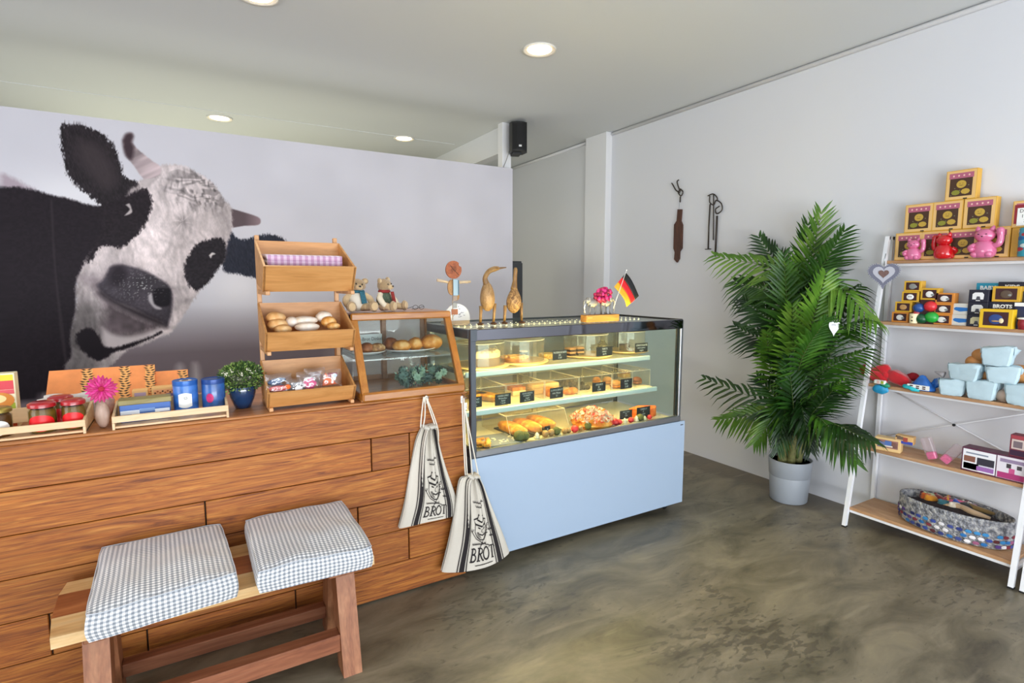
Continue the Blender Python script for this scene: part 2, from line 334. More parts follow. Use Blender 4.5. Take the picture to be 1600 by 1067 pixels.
# ---------------------------------------------------------------- the cow mural: a flat print on a thin panel
COW = dict(
    ridge=[(-92,216),(-86,213),(-81,209),(-78,207),(-93,206)],
    body=[(-100,207),(-93,207),(-86,208),(-78,207),(-68,204),(-61,203),(-52,200),(-42,199),(-36,198),(-38,186),(-43,181),(-52,165),(-59,153),(-61,143),(-62,131),(-65,118),(-66,102),(-70,94),(-76,80),(-110,84)],
    ear=[(-62,245),(-60,249),(-53,250),(-46,248),(-39,244),(-34,236),(-32,226),(-30,219),(-24,217),(-22,212),(-30,199),(-42,198),(-48,204),(-55,210),(-60,218),(-62,229)],
    earin=[(-53,240),(-44,238),(-37,227),(-35,217),(-41,210),(-49,219),(-54,230)],
    face=[(-24,217),(-18,220),(-11,228),(-5,230),(4,230),(14,225),(22,219),(28,208),(32,203),(32,190),(29,180),(25,165),(17,156),(7,141),(-1,128),(-10,115),(-16,112),(-27,107),(-36,104),(-46,94),(-52,92),(-70,94),(-66,102),(-66,116),(-62,131),(-61,147),(-58,157),(-52,169),(-43,181),(-38,193),(-30,211)],
    patchL=[(-30,207),(-24,212),(-18,212),(-16,205),(-18,196),(-22,187),(-29,178),(-35,173),(-39,173),(-44,174),(-46,173),(-49,169),(-53,162),(-54,165),(-50,174),(-45,184),(-45,191),(-46,198),(-42,201)],
    hornL=[(-30,243),(-28,247),(-25,248),(-24,246),(-25,242),(-21,237),(-14,231),(-10,228),(-11,222),(-18,219),(-21,220),(-25,227),(-29,233),(-30,239)],
    hornLtip=[(-30,243),(-28,247),(-25,248),(-24,246),(-25,242),(-24,238),(-26,231),(-29,233),(-30,239)],
    hornR=[(31,203),(39,201),(49,198),(51,195),(49,192),(40,191),(30,190)],
    earR=[(30,188),(36,181),(46,183),(53,185),(60,185),(68,181),(68,166),(65,156),(55,152),(45,153),(34,156),(25,158),(25,173)],
    patchR=[(5,172),(11,178),(20,181),(26,180),(27,169),(20,158),(15,150),(8,144),(6,144),(2,148),(0,156),(1,163)],
    muzzle=[(-58,152),(-52,155),(-47,154),(-43,158),(-39,161),(-33,161),(-24,157),(-16,152),(-10,147),(-8,140),(-11,130),(-12,119),(-16,122),(-26,125),(-35,131),(-43,136),(-50,143),(-54,148)],
    nose=[(-44,156),(-42,160),(-38,161),(-33,161),(-24,158),(-16,153),(-10,148),(-8,140),(-9,130),(-12,120),(-15,122),(-23,127),(-32,133),(-42,138),(-48,144),(-50,148),(-47,151)],
    crease=[(-48,144),(-42,139),(-32,133),(-23,128),(-15,123),(-12,120),(-13,118),(-17,120),(-25,124),(-33,129),(-42,135),(-49,142)],
    lipdark=[(-50,147),(-42,136),(-32,129),(-23,124),(-16,122),(-18,117),(-27,114),(-36,113),(-44,115),(-49,120),(-46,131)],
    chin=[(-49,120),(-44,115),(-36,113),(-27,114),(-17,117),(-19,114),(-30,110),(-42,105),(-48,108)],
    mouth=[(-63,116),(-58,120),(-54,119),(-51,114),(-49,108),(-44,106),(-33,109),(-24,112),(-16,116),(-18,113),(-27,109),(-36,105),(-44,103),(-47,100),(-53,98),(-59,103),(-63,110)],
    nosR=[(-20,140),(-18,145),(-13,146),(-9,145),(-9,140),(-10,134),(-15,133),(-19,135)],
    nosRw=[(-22,141),(-20,142),(-19,135),(-15,132),(-16,131),(-19,132),(-22,137)],
    nosL=[(-43,155),(-40,160),(-36,161),(-33,157),(-34,152),(-38,148),(-42,149)],
    eyeL=[(-31,201),(-29,202),(-28,199),(-28,196),(-32,194),(-29,198),(-30,200)],
    eyeR=[(16,169),(18,171),(20,170),(18,169),(17,167)],
    bottle=[(-8,91),(-6,92),(-4,88),(-4,73),(-12,74)],
    bottle2=[(2,92),(5,90),(6,72),(0,73)],
    brow=[(-30,207),(-27,212),(-19,218),(-17,217),(-22,213),(-26,210)],
    seam=[(-70,200),(-69,200),(-70,170),(-70,147),(-69,120),(-69,99),(-70,99),(-71,120),(-71,147),(-71,170)])

def vnoise(x, y, seed=0):
    """smooth value noise on arrays"""
    rs = np.random.RandomState(seed); G = rs.rand(256, 256); xi = np.floor(x).astype(int); yi = np.floor(y).astype(int); fx = x-xi; fy = y-yi
    fx = fx*fx*(3-2*fx); fy = fy*fy*(3-2*fy); g = lambda a, c: G[a % 256, c % 256]
    return (g(xi, yi)*(1-fx)+g(xi+1, yi)*fx)*(1-fy)+(g(xi, yi+1)*(1-fx)+g(xi+1, yi+1)*fx)*fy
def sdist(poly, x, y):
    """signed distance (inside negative) of points to a polygon, cm"""
    d = np.full(x.shape, 1e9); ins = np.zeros(x.shape, bool); n = len(poly)
    for i in range(n):
        ax, ay = poly[i]; bx, by = poly[(i+1) % n]; ex, ey = bx-ax, by-ay; l = ex*ex+ey*ey or 1
        t = np.clip(((x-ax)*ex+(y-ay)*ey)/l, 0, 1); d = np.minimum(d, (x-ax-t*ex)**2+(y-ay-t*ey)**2)
        c = (ay > y) != (by > y)
        if ey: ins ^= c & (x < (y-ay)*ex/ey+ax)
    d = np.sqrt(d); return np.where(ins, -d, d)
def smooth_poly(p, k=3):
    return [tuple(v[:2]) for v in curve([(a, b_, 0) for a, b_ in p+[p[0]]], k)][:-1]
def cow_colours(x, y):
    fur = vnoise(x*.9, y*.9, 3)-.5; fur2 = vnoise(x*2.2+y*.6, y*.45-x*.2, 5)-.5; big = vnoise(x*.06, y*.06, 9)
    C_ = np.empty(x.shape+(3,)); base = np.array((203, 201, 209.))
    C_[:] = base; C_ *= (1+.03*(big-.5))[..., None]
    dark = np.clip((134-y)/34, 0, 1)**1.1*np.clip((150-x)/60, 0, 1)
    C_ += dark[..., None]*(np.array((120, 108, 114.))-C_)
    glow = np.exp(-((x-34)/18)**2-((y-146)/16)**2)*.6; C_ += glow[..., None]*(np.array((232, 228, 230.))-C_)
    glow = np.exp(-((x+55)/30)**2-((y-205)/14)**2)*.7; C_ += glow[..., None]*(np.array((236, 234, 238.))-C_)
    def lay(key, col, soft=1.0, j=0, op=1.0, tex=None):
        nonlocal C_
        p = smooth_poly(COW[key]); xs = [a for a, _ in p]; ys = [b_ for _, b_ in p]
        m = (x > min(xs)-8) & (x < max(xs)+8) & (y > min(ys)-8) & (y < max(ys)+8)
        if not m.any(): return
        d = sdist(p, x[m], y[m])+j*(fur2[m]*1.3+fur[m]*.5); a = np.clip(.5-d/soft, 0, 1)*op
        c = np.array(col, float); cc = np.broadcast_to(c, (a.size, 3)).copy()
        if tex is not None: cc *= tex[m][:, None]
        C_[m] += a[:, None]*(cc-C_[m])
    one = np.ones_like(x)
    lay('bottle', (205, 196, 198), 5, 0, .7); lay('bottle2', (205, 196, 198), 5, 0, .7)
    lay('ridge', (170, 155, 165), 3, 1)
    lay('body', (33, 26, 32), 1.6, .8, 1, 1+.25*fur)
    lay('seam', (62, 54, 58), 1, 0, .5)
    lay('earR', (40, 42, 54), 1.5, 1.6, 1, 1+.35*fur2)
    lay('hornR', (92, 78, 82), .8, 0, 1, 1.0+.5*np.clip((x-40)/10, 0, 1)); 
    ft = 1+.10*fur2+.06*fur; k1 = vnoise(x*.35+3*vnoise(x*.12, y*.12, 2), y*.35, 7); hair = np.clip(1-np.hypot((x-13)/28, (y-213)/18), 0, 1)
    ft = ft*(1-.38*np.clip(hair*1.6, 0, 1)*np.clip((vnoise(x*.9+4*vnoise(x*.1, y*.1, 4), y*.32+x*.1, 8)-.5)*3, 0, 1))
    whirl = np.hypot(x-1, y-192); ft = ft*(1-.3*np.exp(-(whirl/6)**2)*np.clip(vnoise(np.arctan2(y-192, x-1)*5+20, whirl*.1, 11)*1.6, 0, 1))
    left = np.clip((-49-x)/12, 0, 1); rim = np.clip((x-16)/14, 0, 1); ft = ft*(1-.22*left)*(1-.14*rim)
    ft = ft*(1-.2*np.exp(-((x+55)/8)**2-((y-122)/18)**2))
    strand = vnoise(x*.5+4*vnoise(x*.08, y*.08, 51), y*.16+3*vnoise(x*.07+9, y*.07, 52), 53)-.5; ft = ft*(1+.22*strand)*(.84+.24*vnoise(x*.05+3, y*.05, 41))*(1-.22*np.clip((160-y)/40, 0, 1)*np.clip((-36-x)/18, 0, 1))*(1+.06*np.exp(-((x+14)/16)**2-((y-176)/22)**2))
    cur = np.exp(-((x-13)/20)**4-((y-217)/13)**4)*np.clip((vnoise(x*.3+5*vnoise(x*.13, y*.13, 71), y*.62+4*vnoise(x*.11, y*.18, 72), 73)-.5)*5, 0, 1); ft = ft*(1-.27*cur); low = np.clip(vnoise(x*.09+2*vnoise(x*.05, y*.05, 77), y*.22, 78)*2-1, 0, 1)*np.clip((168-y)/20, 0, 1); ft = ft*(1-.18*low)
    lay('face', (219, 206, 207), 1.6, 1.2, 1, ft)
    lay('hornL', (168, 152, 155), .8, .2, 1, 1.05+.25*(vnoise(x*.3-y*.5, x*.06, 61)-.5)*2+.01*(x+10))
    lay('hornLtip', (58, 44, 50), 2.5, 0, .95)
    lay('ear', (40, 34, 38), 1.3, 2.2, 1, 1+.5*fur2); lay('earin', (66, 57, 60), 8, 1, .7)
    lay('patchL', (36, 29, 34), 1.5, 1.6, 1, 1+.4*fur); lay('brow', (196, 184, 184), 2, 1.5, .8)
    lay('patchR', (36, 31, 36), 1.5, 1.4, 1, 1+.4*fur)
    lay('lipdark', (84, 73, 78), 7, 1, .9, 1+.3*(vnoise(x*.3, y*.3, 21)-.5)*2); lay('chin', (205, 194, 196), 3, .5, .9)
    lay('muzzle', (128, 116, 121), 7, .4, .75, .9+.3*vnoise(x*.2, y*.2, 22)); lay('nose', (66, 60, 67), 2.0, .2, 1, .80+.42*vnoise(x*.12, y*.12, 22)+.22*fur); lay('crease', (34, 28, 33), 4, 0, .85)
    lay('nosL', (38, 31, 38), 4, 0, .9); lay('nosR', (24, 19, 25), 1.6, 0, 1); lay('nosRw', (205, 198, 202), 1.2, 0, .8)
    sp = (vnoise(x*1.6, y*1.6, 31) > .8)*np.exp(-((x+26)/11)**2-((y-147)/8)**2); C_ += sp[..., None]*.8*(190-C_)
    lay('mouth', (32, 26, 31), 1.4, .8, 1); lay('eyeL', (200, 190, 190), .7, 0, .9); lay('eyeR', (215, 208, 208), .7, 0, .95)
    return np.clip(C_, 0, 255)/255
def cow_mural():
    xs = np.concatenate([np.arange(-135, -91, 4), np.arange(-91, 46.5, .5) if False else np.arange(-91, 112, .5), np.arange(112, 269, 2.0), [268.8]])/100
    zs = np.concatenate([np.arange(0.5, 88, 4), np.arange(88, 250, .5), [250, 252, 254, 255.2]])/100
    gx, gz = np.meshgrid(xs, zs); nu, nv = len(xs), len(zs); yf = YM-.004
    v = np.stack([gx, np.full_like(gx, yf), gz], -1).reshape(-1, 3); i = np.arange(nu*nv).reshape(nv, nu)
    f = np.stack([i[:-1, :-1], i[:-1, 1:], i[1:, 1:], i[1:, :-1]], -1).reshape(-1, 4)
    nb = len(v); v = np.concatenate([v, [(xs[0], YM, zs[0]), (xs[-1], YM, zs[0]), (xs[-1], YM, zs[-1]), (xs[0], YM, zs[-1])]])
    me = bpy.data.meshes.new('cow_mural'); me.vertices.add(len(v)); me.vertices.foreach_set('co', v.ravel())
    side = [(i[0, 0], nb, nb+1, i[0, -1]), (i[0, -1], nb+1, nb+2, i[-1, -1]), (i[-1, -1], nb+2, nb+3, i[-1, 0]), (i[-1, 0], nb+3, nb, i[0, 0])]
    f = np.concatenate([f, side]); me.loops.add(f.size); me.loops.foreach_set('vertex_index', f.ravel()); me.polygons.add(len(f)); me.polygons.foreach_set('loop_start', np.arange(0, f.size, 4))
    me.update(calc_edges=True)
    c = cow_colours(v[:, 0]*100, v[:, 2]*100); c = np.where(c <= .04045, c/12.92, ((c+.055)/1.055)**2.4)
    a = me.color_attributes.new('print', 'FLOAT_COLOR', 'POINT'); a.data.foreach_set('color', np.concatenate([c, np.ones((len(c), 1))], 1).ravel())
    m, t, bs = newmat('printed_wallpaper'); n = t.nodes.new('ShaderNodeAttribute'); n.attribute_name = 'print'; t.links.new(n.outputs['Color'], bs.inputs['Base Color']); bs.inputs['Roughness'].default_value = .5; bs.inputs['Specular IOR Level'].default_value = .12
    me.materials.append(m); o = bpy.data.objects.new('cow_mural', me); COL.objects.link(o)
    tag(o, 'large black and white cow photo print covering the partition behind the counter', 'mural')
cow_mural()
# loudspeaker on the pier, its cable, dark cupboard in the passage
t = thing('wall_speaker', 'small black loudspeaker mounted high on the white pier', 'speaker', (2.745, 4.52, 2.70), radians(-18))
M_blk = mat('black_plastic', '161617', .45); M_mesh = mat('speaker_grille', '0e0e10', .7, bump=.6, bs=900)
MB().prism([(-.085, -.02), (-.07, -.075), (-.03, -.098), (.03, -.098), (.07, -.075), (.085, -.02), (.06, .075), (-.06, .075)], .26).build('cabinet', M_blk, t, 30, loc=(0, 0, 0))
MB().prism([(-.078, -.03), (-.066, -.078), (-.03, -.101), (.03, -.101), (.066, -.078), (.078, -.03), (.05, 0), (-.05, 0)], .23).build('grille', M_mesh, t, 30, loc=(0, 0, .015))
MB().box((-.012, -.1035, .035), (.014, -.1, .052)).build('badge', mat('badge', 'd8d8d8', .4), t)
MB().box((-.05, -.03, -.015), (.03, .09, .0)).build('bracket', M_blk, t)
MB().tube(curve([(-.075, .02, .02), (-.10, .03, -.06), (-.125, .05, -.13), (-.13, .055, -.2)]), .0035, 6).build('cable', mat('grey_cable', '8c8a86', .6), t, True)
t = thing('cupboard', 'dark grey cupboard standing in the passage behind the partition edge', 'cupboard', (2.81, 5.0, 0))
MB().box((0, 0, 0), (.28, .6, 1.72), .006).build('carcass', mat('dark_grey_laminate', '3e4145', .5), t)
MB().box((.0, -.018, .05), (.28, 0, 1.70), .004).build('door', mat('dark_grey_laminate', '3e4145', .5), t)
MB().box((.24, -.04, .9), (.255, -.018, 1.05), .003).build('handle', mat('steel', 'b8bbbd', .25, 1), t)

# ================================================================ COUNTER clad in boards
W_cnt = wood('counter_wood', ['612c0b', '945017', 'ab6623', 'bf7d36'], (.8, 11, 11), 3.6, .58, .36, .15, dist=2.0, tint=.11)
W_cntop = wood('countertop_wood', ['9a5f34', 'b97a48', 'cf955f'], (.9, 7, 7), 2.4, .35, .2, .1)
t = thing('counter', 'long shop counter faced with orange-brown horizontal wooden boards', 'counter', (0, CY, 0))
rows = [(.792, .948, [(-1.6, -.9), (-.9, 1.165)]), (.636, .789, [(-1.6, -.7), (-.7, .69), (.693, .873), (.876, 1.165)]), (.481, .633, [(-1.6, .02), (.023, 1.165)]),
        (.325, .478, [(-1.6, -1.0), (-1.0, .62), (.623, 1.165)]), (.168, .322, [(-1.6, -.482), (-.479, .86), (.863, 1.165)]), (.01, .165, [(-1.6, -.2), (-.197, .34), (.343, 1.165)])]
for z0, z1, segs in rows:
    for x0, x1 in segs:
        L_ = x1-x0; MB().box((-L_/2, 0, -(z1-z0)/2), (L_/2-.0025, .02, (z1-z0)/2), .0022).build('plank', W_cnt, t, loc=((x0+x1)/2, random.uniform(0, .0015), (z0+z1)/2))
MB().box((-1.6, .0205, .0), (1.16, .62, .938)).build('carcass', mat('dark_carcass', '3a2b22', .8), t)
b = MB()
for k in range(6): z0 = .01+.157*k; MB().box((0, .022, z0), (.016, .62, z0+.154), .002).build('end_board', W_cnt, t, loc=(1.1605, 0, 0))
MB().box((-1.6, .002, .9485), (1.178, .66, .958), .004).build('countertop', W_cntop, t)
# ================================================================ BENCH
W_pale = wood('pale_bench_wood', ['b98a55', 'd3ab74', 'e3c596'], (1, 8, 8), 2, .45, .12, .1); W_red = wood('red_bench_wood', ['7c3f22', '9c5830', 'b06d3f'], (1, 7, 7), 2, .42, .2, .1)
W_leg = wood('leg_wood', ['7a452b', '96603f', 'ab7652'], (7, 7, 1), 2, .5, .2, .1); W_rail = wood('rail_wood', ['6e3c26', '8c5539', '9f6a4c'], (1, 8, 8), 2, .5, .2, .1)
t = thing('bench', 'low wooden trestle bench in front of the counter carrying two cushions', 'bench', (.07, 2.18, 0))
MB().prism([(-.472, -.178), (.50, -.178), (.50, -.075), (-.488, -.055)], .035).build('seat_board', W_pale, t, loc=(0, 0, .415), label='pale front seat board with clipped corner')
MB().prism([(-.4885, -.0545), (.50, -.0745), (.50, .06), (-.494, .10)], .035).build('seat_board', W_red, t, loc=(0, 0, .415), label='reddish middle seat board')
MB().prism([(-.4945, .1005), (.50, .0605), (.50, .18), (-.484, .186)], .035).build('seat_board', W_pale, t, loc=(0, 0, .415), label='pale rear seat board')
for x in (-.375, .368):
    for s in (-1, 1):
        b = MB(); h = .035; y0, y1 = s*.145, s*.055; q = .046
        b.add([(-h, y0-q, 0), (h, y0-q, 0), (h, y0+q, 0), (-h, y0+q, 0), (-h, y1-q, .414), (h, y1-q, .414), (h, y1+q, .414), (-h, y1+q, .414)], [(3, 2, 1, 0), (4, 5, 6, 7), (0, 1, 5, 4), (1, 2, 6, 5), (2, 3, 7, 6), (3, 0, 4, 7)])
        b.build('leg', W_leg, t, loc=(x+(.035 if x > 0 else 0), 0, 0))
    b = MB().box((x-.03, -.13, .375), (x+.03+(.035 if x > 0 else 0), .13, .4145), .003); b.build('crosspiece', W_leg, t)
MB().box((-.34, -.158, .09), (.368, -.098, .158), .003).build('stretcher', W_rail, t)
MB().box((-.34, .10, .085), (.368, .15, .135), .003).build('stretcher', W_rail, t)
# gingham cushions
def gingham(name, ca, cb, period, rough=.9):
    if name in _M: return _M[name]
    m, tr, b = newmat(name); L = tr.links; N = tr.nodes.new; at_ = N('ShaderNodeAttribute'); at_.attribute_name = 'weave'; sp = N('ShaderNodeSeparateXYZ'); L.new(at_.outputs['Vector'], sp.inputs[0]); out = []
    for k in (0, 1):
        a = N('ShaderNodeMath'); a.operation = 'MULTIPLY'; a.inputs[1].default_value = 1/period; L.new(sp.outputs[k], a.inputs[0])
        f = N('ShaderNodeMath'); f.operation = 'FRACT'; L.new(a.outputs[0], f.inputs[0]); g = N('ShaderNodeMath'); g.operation = 'GREATER_THAN'; g.inputs[1].default_value = .5; L.new(f.outputs[0], g.inputs[0]); out.append(g)
    s = N('ShaderNodeMath'); s.operation = 'ADD'; L.new(out[0].outputs[0], s.inputs[0]); L.new(out[1].outputs[0], s.inputs[1]); d = N('ShaderNodeMath'); d.operation = 'MULTIPLY'; d.inputs[1].default_value = .5; L.new(s.outputs[0], d.inputs[0])
    r = ramp(tr, [(0, ca), (.5, ('%02x%02x%02x' % tuple((int(ca[i:i+2], 16)*45+int(cb[i:i+2], 16)*55)//100 for i in (0, 2, 4)))), (1, cb)]); L.new(d.outputs[0], r.inputs[0]); L.new(r.outputs[0], b.inputs['Base Color'])
    b.inputs['Roughness'].default_value = rough; b.inputs['Sheen Weight'].default_value = .3; _M[name] = m; return m
M_ging = gingham('grey_gingham', 'f1f0ef', '7b8189', .0145)
def cushion(name, label, loc, sx, sy, h, rz, seed, poly):
    """box cushion with soft edges, sagging top and a stitched piping line; poly = four plan corners (front-left, front-right, back-right, back-left)"""
    t = thing(name, label, 'cushion', loc, rz, 'gingham cushions on the bench'); nu, nv, nh = 30, 36, 8
    vs, uv, idx = [], [], {}
    def P(u, v, z):
        a = Vector(poly[0]).lerp(Vector(poly[1]), u); c = Vector(poly[3]).lerp(Vector(poly[2]), u); p = a.lerp(c, v)
        return p
    def put(u, v, w_, kind):
        # u,v in 0..1, w_ 0..1 height
        p = P(u, v, w_); cx, cy = (u-.5)*2, (v-.5)*2; e = max(abs(cx), abs(cy)); bul = 1+.035*sin(w_*pi)
        rr = 1 - .03*max(0, abs(cx)+abs(cy)-1.75)*2
        q = Vector((p.x*bul*rr, p.y*bul*rr)); edge = 1-min(1, (1-abs(cx))*7)*min(1, (1-abs(cy))*7)
        z = h*w_
        if kind == 'top': z = h*(1+.10*(1-cx**4)*(1-cy**4)) - .007*edge**2 + .010*mnoise.noise((cx*1.6+seed, cy*1.6, 0)) + .004*mnoise.noise((cx*5, cy*2+seed, 3))
        elif kind == 'side': z = -.0 + (h-.007)*w_ + .006*w_*mnoise.noise((cx*1.6+seed, cy*1.6, 0))*1.6 ; q *= 1+.008*mnoise.noise((cx*3, cy*3+seed, w_*2))
        return (q.x, q.y, z)
    b = MB(); W = []
    for j in range(nv+1):
        for i in range(nu+1):
            b.v.append(put(i/nu, j/nv, 1, 'top')); W.append((i/nu*sx, j/nv*sy, 0))
    b.f += [(j*(nu+1)+i, j*(nu+1)+i+1, (j+1)*(nu+1)+i+1, (j+1)*(nu+1)+i) for j in range(nv) for i in range(nu)]
    per = [(i/nu, 0) for i in range(nu)]+[(1, j/nv) for j in range(nv)]+[(1-i/nu, 1) for i in range(nu)]+[(0, 1-j/nv) for j in range(nv)]
    n = len(per); base = len(b.v); run = 0; prev = None; arc = []
    for (u, v) in per+[per[0]]:
        p = (u*sx, v*sy)
        if prev: run += abs(p[0]-prev[0])+abs(p[1]-prev[1])
        arc.append(run); prev = p
    for k in range(nh+1):
        for i in range(n+1):
            u, v = per[i % n]; b.v.append(put(u, v, 1-k/nh, 'side')); W.append((arc[i], -k/nh*h*1.05, 0))
    for k in range(nh):
        for i in range(n): a = base+k*(n+1)+i; b.f.append((a+1, a, a+n+1, a+n+2))
    last = base+nh*(n+1); b.f.append(tuple(last+i for i in range(n))); b.mi = [0]*len(b.f)
    o = b.build('cover', M_ging, t, True); at_ = o.data.attributes.new('weave', 'FLOAT_VECTOR', 'POINT'); at_.data.foreach_set('vector', np.array(W, 'f').ravel())
    b = MB(); ring = [Vector(put(u, v, 1, 'side')) for u, v in per]
    ring = [Vector((p.x*1.006, p.y*1.006, p.z+.002)) for p in ring]; b.tube(ring+[ring[0]], .0016, 6, False); b.build('piping', mat('piping_fabric', 'c3c8cf', .9), t, True)
    return t
cushion('seat_cushion', 'grey and white gingham cushion at the bench end with the clipped pale corner', (-.11, 2.18, .451), .39, .52, .092, 0, 3.1, [(-.192, -.265), (.205, -.222), (.18, .225), (-.205, .225)])
cushion('seat_cushion', 'grey and white gingham cushion on the bench nearer the hanging bread bags', (.352, 2.17, .451), .38, .52, .088, 0, 8.7, [(-.195, -.232), (.188, -.248), (.194, .233), (-.194, .233)])
# ================================================================ GLASS DISPLAY CASE
M_steelb = mat('brushed_steel', 'a9adb2', .28, .9); M_dk = mat('dark_grey_profile', '4a4f55', .35, .4); M_panel = mat('white_enamel_panel', 'a6b9cf', .25, coat=.4); M_chrome = mat('mirror_chrome', '6a6a70', .05, 1)
M_rubber = mat('black_rubber', '141416', .6); G_case = glass('case_glass', 'f4faf6', .012); G_acr = glass('acrylic', 'fbf7ee', .03, 1.35, .05, 'fff6df', .06); M_edge = mat('acrylic_edge', 'f2e9cf', .25, trans=.3)
X0, X1, Y0, Y1, ZB, ZT = 1.2, 2.745, 2.42, 3.05, .605, 1.265; XG = 2.70
t = case = thing('display_case', 'glass refrigerated pastry case with white lower panel on castors', 'display case', ((X0+X1)/2, 2.73, 0))
def cb(name, lo, hi, m, bev=.003, **k):
    c = Vector(((X0+X1)/2, 2.73, 0)); return MB().box(Vector(lo)-c, Vector(hi)-c, bev).build(name, m, k.pop('parent', case), **k)
cb('body', (X0+.01, Y0+.022, .06), (X1-.004, Y1, ZB-.002), mat('case_body', '8f959a', .5, .3))
cb('front_panel', (X0, Y0, .057), (X1, Y0+.02, ZB), M_panel, .003)
cb('badge', (X1-.042, Y0-.0015, ZB-.026), (X1-.02, Y0, ZB-.020), M_dk, 0)
cb('deck', (X0+.03, Y0+.03, ZB), (XG-.02, Y1-.03, .628), mat('cream_deck', 'e6e0cc', .3, .2))
cb('front_rail', (X0, Y0+.004, ZB+.001), (XG+.01, Y0+.03, .642), M_steelb, .005)
cb('front_rail', (X0+.03, Y0+.03, .628), (XG, Y0+.05, .636), M_steelb, .002)
cb('top_fascia', (X0+.002, Y0+.002, 1.207), (XG, Y0+.02, ZT), M_chrome, .003, label='mirror-like upper rail')
cb('top_fascia_end', (X0-.001, Y0-.0005, 1.205), (X0+.035, Y0+.02, ZT+.001), M_dk, .002)
for (x0, x1, y0, y1) in ((X0, X0+.03, Y0+.002, Y0+.03), (X0, X0+.03, Y1-.03, Y1)): cb('post', (x0, y0, ZB), (x1, y1, ZT-.003), M_dk, .003)
cb('post', (XG-.030, Y0+.022, .642), (XG-.018, Y0+.036, 1.207), M_rubber, .002, label='black seal post'); cb('post', (XG-.016, Y0+.004, .642), (XG+.008, Y0+.03, 1.262), M_steelb, .004, label='bright metal corner post')
cb('post', (XG-.02, Y1-.03, ZB), (XG, Y1, ZT-.003), M_dk, .003)
cb('side_frame', (X0, Y0+.03, ZT-.05), (X0+.02, Y1-.03, ZT-.003), M_dk); cb('side_frame', (X0, Y0+.03, ZB), (X0+.02, Y1-.03, ZB+.05), M_dk)
cb('side_glass', (X0+.006, Y0+.03, ZB+.05), (X0+.012, Y1-.03, ZT-.05), G_case, 0); cb('side_glass', (XG-.010, Y0+.03, ZB+.03), (XG-.004, Y1-.03, ZT-.012), G_case, 0)
cb('front_glass', (X0+.03, Y0+.012, .642), (XG-.018, Y0+.018, 1.207), G_case, 0)
cb('top_glass', (X0+.01, Y0+.02, ZT-.012), (XG-.006, Y1-.01, ZT-.004), G_case, 0)
cb('top_trim', (XG-.005, Y0+.012, ZT-.014), (XG+.006, Y1, ZT+.002), M_rubber, .002); cb('top_trim', (X0, Y1-.01, ZT-.03), (XG, Y1, ZT+.002), M_dk, .002)
for k in range(2):
    x0 = X0+.03+k*.72; y = Y1-.02-k*.012
    cb('sliding_door', (x0+.03, y, ZB+.06), (x0+.70, y+.004, ZT-.06), glass('back_glass', 'dfe3dc', .06, 1.45, .12, 'c9c8b8'), 0)
    for lo, hi in (((x0, y-.004, ZB+.03), (x0+.03, y+.008, ZT-.03)), ((x0+.70, y-.004, ZB+.03), (x0+.73, y+.008, ZT-.03)), ((x0+.03, y-.004, ZT-.06), (x0+.70, y+.008, ZT-.03)), ((x0+.03, y-.004, ZB+.03), (x0+.70, y+.008, ZB+.06))): cb('door_rail', lo, hi, M_steelb, .002)
M_shelfrail = mat('shelf_rail', 'b9cdd3', .3, .2); G_shelf = glass('shelf_glass', 'e9f0ea', .03, 1.45, .28, 'efe9d6')
for z, x1, nm in ((1.022, 2.545, 'upper'), (.812, 2.615, 'lower')):
    cb('shelf', (X0+.035, 2.565, z-.004), (x1, 2.93, z+.004), G_shelf, 0)
    cb('shelf_rail', (X0+.032, 2.55, z-.022), (x1+.005, 2.565, z+.008), M_shelfrail, .004)
    for x in (X0+.04, 1.9, x1-.02): cb('bracket', (x, 2.6, z-.02), (x+.012, 2.99, z-.0045), M_steelb, .002)
    cb('lamp_strip', (X0+.05, 2.60, z-.0115), (x1-.03, 2.612, z-.005), emission('case_led', 'ffdc90', LED), 0)
cb('lamp_strip', (X0+.05, Y0+.03, 1.212), (XG-.06, Y0+.05, 1.222), emission('case_led', 'ffdc90', LED), 0)
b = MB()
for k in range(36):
    for y in (2.80, 2.885): b.ball((-.66+k*.039, y-2.73, ZT-.018), .0075, 6)  # one of the two glowing rows stands in for the strip's reflection
b.build('led_row_and_reflection', emission('led_and_reflection_dot', 'fff0c0', 5), case, True)
cb('led_carrier', (X0+.03, 2.79, ZT-.0165), (XG-.02, 2.895, ZT-.0135), M_steelb, 0)
M_caster = mat('caster_black', '111113', .4)
for x, y in ((2.662, 2.50), (1.32, 2.50), (2.662, 2.97), (1.32, 2.97)):
    c = Vector(((X0+X1)/2, 2.73, 0)); o = MB().cyl((0, 0, 0), .027, .022, 20, .004, T(x-c.x, y-c.y+.01, .028) @ RX(90)).build('castor', M_caster, case, 40)
    MB().cyl((0, 0, -.001), .01, .026, 12, 0, T(x-c.x, y-c.y+.012, .028) @ RX(90)).build('hub', M_steelb, o)
    MB().box((x-c.x-.016, y-c.y-.016, .045), (x-c.x+.016, y-c.y+.02, .06), .002).build('fork', M_steelb, o)

# ================================================================ THREE-TIER BREAD RACK (counter top, z = CT)
W_bam = wood('bamboo', ['b07a42', 'c68d51', 'd39c60'], (1, 6, 6), 3, .42, .08, .06, tint=.05); W_bamv = wood('bamboo_upright', ['b98550', 'cb9560', 'd8a672'], (6, 6, 1), 3, .42, .08, .06, tint=.05)
RX0, RX1 = .270, .632
rack = thing('bread_rack', 'three tier slanted bamboo bread rack standing on the counter', 'rack', (.451, 2.6, CT))
def rl(x, y, z): return (x-.451, y-2.6, z-CT)
def zy(px, py, X): p = at(px, py, X=X); return (p.y, p.z)
tiers = []
